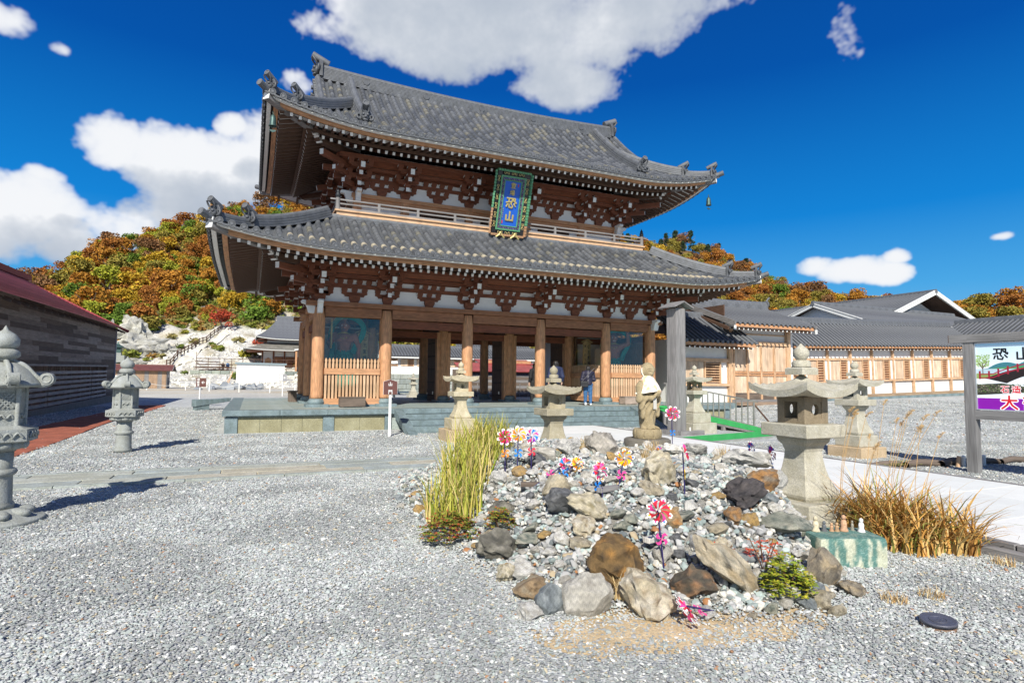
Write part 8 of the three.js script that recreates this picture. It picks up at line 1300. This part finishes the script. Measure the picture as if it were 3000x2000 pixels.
  tiledSlope(c2, [-0.4, 2.96, 0.45], [N * B + 0.5, 2.96, 0.45], [0, 1.42, -1.75]); tiledSlope(c2, [N * B + 0.5, 2.96, -3.05], [-0.4, 2.96, -3.05], [0, 1.42, 1.75], 0.3, { plain: true }); tileRidge(c2, [[-0.5, 4.36, -1.3], [4, 4.33, -1.3], [N * B / 2, 4.31, -1.3], [N * B + 0.5, 4.36, -1.3]], 0.34, 0.36); bx(c2, 'fascia', N * B + 0.9, 0.1, 0.06, N * B / 2, 2.86, 0.42, MAT.wood); raftersEnds(c2, [-0.3, 2.76, 0.24], [N * B + 0.4, 2.76, 0.24], 52); bx(c2, 'verge_board', 0.06, 0.16, 2.3, -0.42, 3.5, -0.45, MAT.woodPale).rotation.x = 0.68;
  const dk = tag(obj('timber_deck', K().box(17.5, 0.1, 1.1, 25.2, 0, -1.35).geo('x'), mat([0.34, 0.24, 0.15], { kind: 'old' })), 'low brown timber deck running along the corridor wing', 'deck'); dk.position.y = 0.34; dk.rotation.z = 0.026; const kb = tag(obj('stone_kerb', K().box(18, 0.16, 0.22, 25, 0, -0.7).geo('x'), MAT.slate), 'blue-grey stone kerb below the timber deck', 'kerb'); kb.position.y = 0.22; kb.rotation.z = 0.026;

  const g1 = thing('gabled_hall', 'grey tiled hall with a low white gable behind the door block', 'building'); bx(g1, 'wall', 16, 5.4, 7, 36.1, 3, -8.4, MAT.white); tiledSlope(g1, [27.6, 5.75, -5.1], [44, 5.75, -5.1], [0, 1.4, -3.6], 0.32, { plain: true }); tiledSlope(g1, [44, 5.95, -12.3], [27.6, 5.95, -12.3], [0, 1.2, 3.6], 0.32, { plain: true }); tileRidge(g1, [[27.5, 7.1, -8.7], [44, 7.1, -8.7]]);
  obj('gable', K().shape([[-3.5, 5.7], [3.4, 5.7], [0, 7.05]], 0.06, M4(28.1, 0, -8.7, 0, -Math.PI / 2)).geo(), MAT.white, g1); for (const [z, y] of [[-5.1, 5.72], [-12.3, 5.92]]) obj('bargeboard', K().bar([27.6, y, z], [27.6, 7.12, -8.7], 0.12, 0.26).geo('z'), MAT.paint, g1); bx(g1, 'gable_louver', 0.05, 0.6, 1.1, 28.02, 6.0, -9.9, MAT.woodGrey);
  tiledSlope(g1, [22, 5.6, -9], [28, 5.6, -9], [0, 1.3, -4.2], 0.32, { plain: true });
  const g2 = thing('great_gabled_hall', 'large tiled hall with a wide white gable above the corridor', 'building'); bx(g2, 'wall', 8, 6.2, 16, 41, 3.4, -17.5, MAT.white); tiledSlope(g2, [35.6, 6.85, -26], [35.6, 6.85, -8.4], [5.6, 2.15, 0], 0.34, { plain: true }); tiledSlope(g2, [46.8, 6.85, -8.4], [46.8, 6.85, -26], [-5.6, 2.15, 0], 0.34, { plain: true }); tileRidge(g2, [[41.2, 8.9, -8.3], [41.2, 8.9, -26]], 0.3, 0.3);
  obj('gable', K().shape([[-4.6, 6.6], [4.6, 6.6], [0, 8.5]], 0.06, M4(41.2, 0, -10.0)).geo(), MAT.white, g2); for (const s of [-1, 1]) obj('bargeboard', K().bar([41.2 + s * 5.7, 6.72, -8.4], [41.2, 8.95, -8.4], 0.14, 0.34).geo('x'), MAT.paint, g2); tiledSlope(g2, [34.5, 5.9, -6.4], [47.5, 5.9, -6.4], [0, 0.9, -3.4], 0.34, { plain: true });
  const g3 = thing('east_wing', 'tiled wing running towards the notice board at the right', 'building'); bx(g3, 'wall', 5, 4.2, 14, 38, 2.6, 2, MAT.white); tiledSlope(g3, [34.3, 4.45, -5], [34.3, 4.45, 10], [3.2, 1.5, 0], 0.3); tiledSlope(g3, [40.7, 4.45, 10], [40.7, 4.45, -5], [-3.2, 1.5, 0], 0.3, { plain: true }); tileRidge(g3, [[37.5, 5.9, -5], [37.5, 5.9, 10]]);
}
// ---------------------------------------------------------------- old timber shed with red roof at the left
{
  const s = thing('timber_shed', 'old dark plank shed with red sheet roof and open slatted lower wall', 'shed', null, [0, -0.32, 0]), x = -16.75, z0 = -23.2, z1 = 3, r = rng(71), planks = [MAT.boardsOld, mat([0.2, 0.165, 0.14], { kind: 'old' }), mat([0.1, 0.078, 0.064], { kind: 'old' }), mat([0.27, 0.235, 0.2], { kind: 'old' })], slat = mat([0.34, 0.325, 0.3], { kind: 'old' });
  for (let j = 0; j < 13; j++) { let z = z0 - r() * 0; while (z < z1 - 0.1) { const L = Math.min(z1 - z, 2.4 + r() * 2.6), o = obj('wall_plank', K().box(0.03, 0.215, L - 0.01, 0, 0, 0, 0, 0, 0.08).geo('z', r() * 9), planks[Math.floor(r() * 4)], s); o.position.set(x + 0.02 + r() * 0.012, 2.32 + j * 0.195, z + L / 2); z += L; } }
  for (let j = 0; j < 9; j++) for (const [a, b] of [[z0, z0 + 2.1]]) { const o = obj('wall_plank', K().box(0.03, 0.21, b - a, 0, 0, 0, 0, 0, 0.08).geo('z', j), planks[j % 3], s); o.position.set(x + 0.02, 0.56 + j * 0.195, (a + b) / 2); }
  for (const [a, b] of [[z0 + 2.1, z0 + 5.6], [z0 + 5.7, z0 + 13], [z0 + 13.1, z0 + 19], [z0 + 19.1, z1]]) for (let j = 0; j < 7; j++) { const o = obj('slat', K().box(0.03, 0.13, b - a - 0.04).geo('z', j + a), slat, s); o.position.set(x + 0.06, 0.55 + j * 0.225, (a + b) / 2); }
  for (let z = z0; z < z1; z += 1.85) { const o = obj('wall_post', K().box(0.13, 4.4, 0.13).geo('y', z), planks[0], s); o.position.set(x - 0.08, 2.3, z + 0.05); const b = obj('back_post', K().box(0.13, 4.4, 0.13).geo('y', z), planks[0], s); b.position.set(-26.4, 2.3, z + 0.3); }
  obj('head_rail', K().box(0.08, 0.08, z1 - z0 - 2, x + 0.07, 2.22, (z0 + z1) / 2 + 1).geo('z'), slat, s); obj('concrete_base', K().box(0.3, 0.46, z1 - z0, x - 0.02, 0.2, (z0 + z1) / 2).geo('z'), mat([0.2, 0.19, 0.165], { kind: 'stained' }), s);
  obj('far_wall', K().shape([[-26.6, 0], [-16.75, 0], [-16.75, 4.6], [-21.7, 7.1], [-26.6, 4.6]], 0.06, M4(0, 0, z0 - 0.03)).geo('x'), planks[1], s); obj('dirt_floor', K().box(9.6, 0.06, z1 - z0, -21.6, 0.02, (z0 + z1) / 2).geo(), mat([0.3, 0.26, 0.2], { kind: 'stone' }), s); obj('corner_trim', K().box(0.09, 4.6, 0.09, x + 0.06, 2.3, z0 - 0.05).geo('y'), mat([0.4, 0.42, 0.45], { roughness: 0.5 }), s);
  for (let i = 0; i < 5; i++) { const o = obj('inner_wheel', K().add(new THREE.TorusGeometry(0.5, 0.05, 6, 24), M4(0, 0, 0, 0, Math.PI / 2)).box(0.03, 0.04, 0.96).box(0.03, 0.96, 0.04).geo(), planks[3], s); o.position.set(-18.2, 2.1, z0 + 4 + i * 3); }
  s.rotation.x = 0.014;
  // roof: lapped red strips from eave to ridge
  const red = [mat([0.34, 0.045, 0.06], { kind: 'stone', size: 2, roughness: 0.5 }), mat([0.3, 0.04, 0.055], { kind: 'stone', size: 2, roughness: 0.5 }), mat([0.38, 0.06, 0.075], { kind: 'stone', size: 2, roughness: 0.5 })], n = 26, E = V(-16.1, 4.5, 0), R = V(-21.7, 7.45, 0);
  for (const side of [1, -1]) for (let i = 0; i < n; i++) { const a = E.clone().lerp(R, i / n), b = E.clone().lerp(R, (i + 1.12) / n), L = z1 - z0 + 1.0, m = side > 0 ? 1 : -1, X = (v) => side > 0 ? v.x : -43.4 - v.x, o = obj('roof_strip', K().bar([X(a), a.y - 0.12 * Math.sin(i / n * 3.14) + 0.03, 0], [X(b), b.y - 0.12 * Math.sin((i + 1) / n * 3.14), 0], L, 0.025).geo('z', i), red[Math.floor(r() * 3)], s); o.position.z = (z0 + z1) / 2 - 0.2; }
  obj('ridge_cap', K().box(0.7, 0.34, z1 - z0 + 1.4, -21.7, 7.5, (z0 + z1) / 2 - 0.2).geo('z'), red[1], s); for (let i = 0; i < 30; i++) obj('rafter_end', K().box(0.5, 0.09, 0.08, -16.4, 4.42, z0 + 0.3 + i * 0.87, 0, 0, -0.45).geo('x'), planks[2], s); obj('verge_board', K().bar([-16.1, 4.42, z0 - 0.45], [-21.7, 7.35, z0 - 0.45], 0.05, 0.16).geo('y'), red[0], s);
}
// ---------------------------------------------------------------- far court at the left: hut, terrace wall, hoarding, temple hall
{
  const h = thing('storage_hut', 'small wooden hut with a brown sheet roof below the white slope', 'hut', null, [-22.6, 0, -71]), brownR = mat([0.16, 0.06, 0.045], { kind: 'stone', roughness: 0.5 }), wd = mat([0.34, 0.23, 0.15], { kind: 'old' });
  for (let i = 0; i < 14; i++) bx(h, 'wall_board', 0.49, 2.3, 0.05, -3.3 + i * 0.5, 1.15, 1.5, i % 3 ? wd : MAT.woodGrey, 'y'); bx(h, 'back_wall', 7, 2.3, 0.05, 0, 1.15, -1.5, wd); for (let i = 0; i < 6; i++) bx(h, 'end_board', 0.05, 2.7, 0.49, 3.5, 1.3, -1.25 + i * 0.5, MAT.woodGrey, 'y'); bx(h, 'door', 1.6, 1.7, 0.06, -2.2, 0.85, 1.54, MAT.paint, 'y'); bx(h, 'small_window', 0.06, 0.4, 0.5, 3.54, 1.7, 0.4, MAT.paint);
  for (const s of [-1, 1]) obj('roof_sheet', K().box(8.2, 0.07, 2.3, 0.1, 2.75, s * 0.98, s * 0.36).geo('x'), brownR, h); obj('bargeboard', K().bar([4.2, 2.33, 2.0], [4.2, 3.12, 0], 0.06, 0.2).bar([4.2, 2.33, -2.0], [4.2, 3.12, 0], 0.06, 0.2).geo('z'), MAT.woodGrey, h);
  const st = [[0.25, 0.28, 0.24], [0.32, 0.35, 0.29], [0.2, 0.23, 0.21], [0.38, 0.38, 0.3]].map((c) => mat(c, { kind: 'stained', size: 1.5, bump: 0.02 })), r = rng(44), w = thing('terrace_wall', 'grey-green stone block retaining wall of the temple terrace', 'wall'); obj('wall_fill', K().box(34, 2.8, 14, -2.2, 1.38, -112).geo(), st[2], w);
  for (let j = 0; j < 4; j++) { let x = -19.4; while (x < -1) { const L = 0.9 + r() * 0.9; const o = obj('wall_block', metres(new RoundedBoxGeometry(L - 0.04, 0.68, 0.6, 1, 0.05), 'x', r() * 5), st[Math.floor(r() * 4)], w); o.position.set(x + L / 2, 0.35 + j * 0.71, -104.8 - j * 0.08 + r() * 0.08); x += L; } }
  const f = thing('terrace_railing', 'brown metal railing along the temple terrace', 'railing'); for (let i = 0; i <= 9; i++) bx(f, 'rail_post', 0.1, i === 0 ? 3.4 : 2.4, 0.1, -18.4 + i * 2, i === 0 ? 4.6 : 4.0, -105, MAT.woodDark, 'y'); for (const y of [3.3, 4.0, 5.1]) bx(f, 'rail', 18.2, 0.1, 0.08, -9.4, y, -105, MAT.woodDark, 'x'); bx(f, 'rail', 0.08, 0.1, 5, -18.4, 4.2, -107.5, MAT.woodDark, 'z'); const pl = thing('timber_pile', 'jumbled dark timbers stacked on the terrace corner', 'timber'); for (let i = 0; i < 16; i++) { const o = obj('timber', K().box(0.16, 0.16, 3.2 + r() * 1.4).geo('z', i), MAT.woodDark, pl); o.position.set(-16.6 + (i % 5) * 0.62, 3.0 + Math.floor(i / 5) * 0.5, -106.5); o.rotation.set((r() - 0.5) * 0.3, 0.8 + r() * 0.8, 0); }
  person('distant person in a blue top standing on the temple terrace', [-13.1, 2.78, -107], 0.4, { h: 1.7, res: 40, jacket: mat([0.02, 0.2, 0.5]), legs: mat([0.05, 0.06, 0.09]), shoes: mat([0.05, 0.05, 0.05]) }); person('distant person in dark clothes beside the one in blue', [-13.9, 2.78, -106.6], 0.2, { h: 1.65, res: 40, jacket: mat([0.03, 0.035, 0.06]), legs: mat([0.04, 0.045, 0.06]), shoes: mat([0.05, 0.05, 0.05]) });
  const hb = thing('white_hoarding', 'large plain white hoarding with a blue-grey cap rail', 'hoarding', null, [-7.3, 0, -88.4], 0.4); for (let i = 0; i < 3; i++) bx(hb, 'panel', 2.73, 3.55, 0.1, -2.75 + i * 2.75, 2.0, 0, mat([0.86, 0.85, 0.82], { roughness: 0.7 }), 'y'); bx(hb, 'cap_rail', 8.7, 0.28, 0.4, 0, 3.92, 0.05, mat([0.32, 0.4, 0.42], { roughness: 0.5 })); for (let i = 0; i < 4; i++) bx(hb, 'foot', 0.12, 0.3, 0.3, -4 + i * 2.7, 0.15, 0, MAT.woodGrey, 'y'); const pr = tag(obj('leaning_pole', K().tube([[-12.4, 0.1, -88.6], [-11.7, 2.6, -90.2]], 0.08, 6).tube([[-12.8, 0.1, -88.4], [-11.8, 2.2, -90.2]], 0.07, 6).geo('y'), MAT.woodPale), 'two pale poles leaning on the hoarding end', 'poles');
  const rb = thing('rubble_heap', 'heap of blue-grey quarry stones on the far court', 'rubble'); for (let i = 0; i < 26; i++) { const o = obj('rubble_stone', rockGeo(3000 + (i % 4), 2, 9, 0.2), mat([0.2 + 0.05 * (i % 3), 0.22 + 0.05 * (i % 3), 0.24 + 0.05 * (i % 3)], { roughness: 0.95 }), rb); const s = 0.3 + r() * 0.5; o.scale.set(s * 1.5, s * 0.7, s); o.position.set(-15.6 + r() * 8, s * 0.25, -66 + r() * 4); o.rotation.set(r(), r() * 6, r()); }
  const rf = thing('rope_fence', 'low white stakes with a sagging rope round the far court', 'fence'); const P = [[-24, -62], [-20, -60], [-16, -60], [-13, -52], [-10, -50], [-7, -46], [-4.8, -42]]; P.forEach(([x, z]) => bx(rf, 'stake', 0.09, 0.9, 0.09, x, 0.45, z, MAT.paint, 'y')); for (let i = 0; i + 1 < P.length; i++) obj('rope', K().tube([[P[i][0], 0.8, P[i][1]], [(P[i][0] + P[i + 1][0]) / 2, 0.5, (P[i][1] + P[i + 1][1]) / 2], [P[i + 1][0], 0.8, P[i + 1][1]]], 0.02, 4).geo(), MAT.paint, rf);
  // temple hall on the terrace
  const t = thing('temple_hall', 'two-roofed temple hall on the terrace behind the white hoarding', 'temple', null, [1.5, 2.78, -113]);
  bx(t, 'wall', 17, 4.2, 8, 0, 2.9, 0, MAT.white); for (let i = 0; i < 9; i++) bx(t, 'post', 0.3, 4.2, 0.3, -8.4 + i * 2.1, 2.9, 4.05, MAT.woodRed, 'y'); for (let i = 0; i < 8; i++) { if (i === 0) { const a = obj('arched_window', K().shape([[-0.6, 0], [0.6, 0], [0.6, 0.9], [0.3, 1.3], [0, 1.5], [-0.3, 1.3], [-0.6, 0.9]], 0.1, M4(-7.3, 1.4, 4.02)).geo('y'), MAT.wood, t); for (let q = 0; q < 5; q++) obj('window_bar', K().box(0.06, 1.3, 0.06, -7.78 + q * 0.24, 2.1, 4.16).geo('y'), MAT.woodPale, t); continue; } bx(t, 'door_panel', 1.7, 2.2, 0.1, -7.35 + i * 2.1, 2.0, 4.02, MAT.woodRed, 'y'); for (let q = 0; q < 3; q++) bx(t, 'door_rail', 1.7, 0.1, 0.05, -7.35 + i * 2.1, 1.2 + q * 0.8, 4.09, MAT.wood, 'x'); }
  const hipR = (hx, hz, y, ix, iz, rise, lift, m) => { const faces = [[[-1, 1], [1, 1]], [[1, 1], [1, -1]], [[1, -1], [-1, -1]], [[-1, -1], [-1, 1]]]; for (const [[ax, az], [bx2, bz]] of faces) { const n = 46; const g = sheet(n, 10, (u, v) => { const x = lerp(lerp(ax * hx, bx2 * hx, u), lerp(ax * ix, bx2 * ix, u), v), z = lerp(lerp(az * hz, bz * hz, u), lerp(az * iz, bz * iz, u), v), c = Math.abs(u * 2 - 1) ** 4 * lift * (1 - v) ** 2; return [x, y + c + rise * (0.6 * v + 0.4 * v * v) + (m === roofGrey ? 0.06 * Math.abs(Math.sin(u * n * 1.57)) : 0), z]; }); obj('roof_slope', metres(g, 'x'), m, t); const e = sheet(n, 1, (u, v) => { const x = lerp(ax * hx, bx2 * hx, u), z = lerp(az * hz, bz * hz, u), c = Math.abs(u * 2 - 1) ** 4 * lift; return [x * (v ? 0.99 : 1), y + c - v * 0.18, z * (v ? 0.99 : 1)]; }); obj('eave_edge', metres(e), MAT.paint, t); } obj('soffit', K().box(hx * 1.9, 0.06, hz * 1.9, 0, y - 0.1, 0).geo('x'), MAT.woodRed, t); };
  hipR(12, 8, 4.3, 8.2, 4.2, 1.6, 0.35, mat([0.2, 0.19, 0.165], { kind: 'stone', size: 3, roughness: 0.6 })); bx(t, 'upper_wall', 15, 1.6, 6.6, 0, 6.0, 0, MAT.white); bx(t, 'upper_beam', 15.2, 0.25, 6.8, 0, 5.75, 0, MAT.woodRed); hipR(9.8, 6.2, 6.6, 5.6, 0.5, 4.6, 0.5, roofGrey); tileRidge(t, [[-5.8, 11.0, 0], [5.8, 11.0, 0]], 0.6, 0.9);
  obj('curved_gable', metres(sheet(24, 4, (u, v) => [lerp(-2.6, 4.6, u), 4.5 + 1.1 * Math.sin(u * Math.PI) ** 2 - 0.1 * v, lerp(8.6, 5.5, v)]), 'x'), mat([0.2, 0.19, 0.165], { kind: 'stone', size: 3 }), t); obj('gable_edge', metres(sweep(Array.from({ length: 25 }, (_, i) => V(lerp(-2.6, 4.6, i / 24), 4.42 + 1.1 * Math.sin(i / 24 * Math.PI) ** 2, 8.6)), [[-0.06, -0.16], [0.06, -0.16], [0.06, 0.1], [-0.06, 0.1]])), MAT.paint, t); for (const x of [-2.2, 4.2]) bx(t, 'porch_post', 0.35, 4.2, 0.35, x, 2.2, 8.2, MAT.wood, 'y'); for (let i = 0; i < 5; i++) bx(t, 'stone_step', 6, 0.25, 0.5, 1, 0.7 - i * 0.25 + 0.1, 6.2 + i * 0.5, MAT.slate);
  const bl = thing('bronze_lantern', 'small blue-green bronze lantern below the white crag', 'lantern', null, [-33.9, 4.6, -121.5]); obj('base', K().box(2.6, 1.4, 1.6, 0, 0.5, 0).box(1.3, 0.5, 1.2, 0, 1.45, 0).geo(), MAT.graniteGrey, bl); obj('firebox', K().box(1.2, 1.1, 1.2, 0, 2.25, 0).geo(), MAT.bronze, bl); obj('roof', K().add(squareLathe([[1.1, 0], [0.75, 0.35], [0.3, 0.6], [0.12, 0.9], [0.05, 1.2]])).geo(), MAT.bronze, bl).position.y = 2.8;
}
// ---------------------------------------------------------------- court seen through the gate
{
  const t = thing('inner_hall', 'long white hall with barred windows on a stone base seen through the gate', 'building', null, [14, 0, -41]), r = rng(54), st = [[0.28, 0.31, 0.28], [0.34, 0.36, 0.32], [0.24, 0.27, 0.25]].map((c) => mat(c, { kind: 'stained', size: 1.5 }));
  bx(t, 'stone_core', 30, 2.1, 5, 0, 1.05, -2.6, st[2]); for (let j = 0; j < 4; j++) { let x = -13; while (x < 9) { const L = 0.8 + r() * 0.7, o = obj('base_block', metres(new RoundedBoxGeometry(L - 0.03, 0.5, 0.3, 1, 0.03), 'x', r() * 4), st[Math.floor(r() * 3)], t); o.position.set(x + L / 2, 0.27 + j * 0.52, 0); x += L; } }
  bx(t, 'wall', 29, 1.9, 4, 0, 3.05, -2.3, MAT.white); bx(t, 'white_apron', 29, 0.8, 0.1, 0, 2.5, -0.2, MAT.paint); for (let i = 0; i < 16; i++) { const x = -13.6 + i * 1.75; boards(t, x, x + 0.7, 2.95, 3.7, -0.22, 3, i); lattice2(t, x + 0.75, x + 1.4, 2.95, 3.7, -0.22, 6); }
  tiledSlope(t, [-15, 3.95, 0.6], [15, 3.95, 0.6], [0, 1.2, -2.6], 0.32, { plain: true }); tileRidge(t, [[-15, 5.05, -2], [15, 5.05, -2]]); bx(t, 'fascia', 30, 0.12, 0.08, 0, 3.85, 0.55, MAT.paint);
  const g = thing('rear_gabled_hall', 'grey tiled gable roof rising behind the inner hall', 'building', null, [19.5, 0, -50]); bx(g, 'wall', 8, 4.2, 6, 0, 2.1, 0, MAT.white); tiledSlope(g, [-5, 4.0, 3.8], [5, 4.0, 3.8], [0, 2.4, -3.8], 0.34, { plain: true }); tileRidge(g, [[-5, 6.3, 0], [5, 6.3, 0]], 0.4, 0.4); obj('gable', K().shape([[-3.6, 4], [3.6, 4], [0, 6.2]], 0.08, M4(-4.6, 0, 0, 0, -Math.PI / 2)).geo(), MAT.woodPale, g);
  const s = thing('red_roofed_shed', 'weathered grey shed with a low red roof seen through the gate', 'shed', null, [7.6, 0, -18.6]), rd = mat([0.33, 0.07, 0.06], { kind: 'stone', roughness: 0.5 }); for (let i = 0; i < 9; i++) bx(s, 'wall_plank', 5.2, 0.22, 0.04, 0, 0.45 + i * 0.21, 0, i % 2 ? MAT.woodGrey : MAT.boardsOld, 'x'); for (let i = 0; i < 8; i++) bx(s, 'stake', 0.05, 1.3, 0.05, -2.4 + i * 0.66, 0.7, 0.1, MAT.woodGrey, 'y'); bx(s, 'back', 5.2, 2.3, 0.06, 0, 1.2, -3, MAT.boardsOld); obj('roof_sheet', K().box(6, 0.06, 2.0, 0, 2.5, -0.6, 0.32).geo('x'), rd, s); obj('roof_sheet', K().box(4.4, 0.06, 1.6, 1.2, 2.95, -2.0, 0.25).geo('x'), rd, s); bx(s, 'upper_wall', 4, 0.4, 0.05, 1.2, 2.85, -1.5, MAT.wood); obj('diagonal_brace', K().bar([-2.4, 1.9, 0.1], [-1.9, 0.4, 0.12], 0.05, 0.05).geo('y'), MAT.woodGrey, s);
  const ig = thing('inner_gate', 'small inner gate with a sweeping curved roof seen through the columns', 'gate', null, [0.4, 0, -36]); for (const x of [-1.5, 1.5]) for (const z of [-0.9, 0.9]) bx(ig, 'post', 0.3, 3.0, 0.3, x, 1.5, z, MAT.woodDark, 'y'); bx(ig, 'beam', 4.2, 0.3, 0.3, 0, 2.9, 0.9, MAT.woodRed); bx(ig, 'beam', 4.2, 0.3, 0.3, 0, 2.9, -0.9, MAT.woodRed);
  for (const sx of [-1, 1]) { obj('roof_slope', metres(sheet(10, 24, (u, v) => { const q = lerp(0, 3.2, u); return [sx * q, 5.0 - 2.0 * Math.sin(q / 3.2 * 1.57) + 0.25 * u * u * u, lerp(2.2, -2.2, v) * (1 + 0.0 * u)]; }), 'z'), roofGrey, ig); obj('verge', metres(sweep(Array.from({ length: 16 }, (_, i) => { const q = 3.2 * i / 15; return V(sx * q, 4.94 - 2.0 * Math.sin(q / 3.2 * 1.57) + 0.25 * (q / 3.2) ** 3, 2.2); }), [[-0.08, -0.16], [0.08, -0.16], [0.08, 0.1], [-0.08, 0.1]])), MAT.paint, ig); } tileRidge(ig, [[0, 4.95, 2.3], [0, 4.95, -2.3]], 0.4, 0.5); obj('ridge_ornament', K().shape([[-0.25, 0], [0.25, 0], [0.2, 0.5], [0, 0.75], [-0.2, 0.5]], 0.12, M4(0, 5.1, 2.25), 0.02).geo(), roofGrey, ig); bx(ig, 'wall_panel', 0.1, 2.6, 1.6, -1.5, 1.6, 0, MAT.woodDark, 'y');
  const be = thing('blue_bench', 'low dark blue bench in the inner court seen through the gate', 'bench', null, [3.2, 0, -30]); bx(be, 'seat', 1.8, 0.1, 0.5, 0, 0.45, 0, mat([0.03, 0.06, 0.1])); for (const x of [-0.7, 0.7]) bx(be, 'leg', 0.1, 0.42, 0.4, x, 0.21, 0, MAT.iron, 'y');
}
renderer.render(scene, camera);
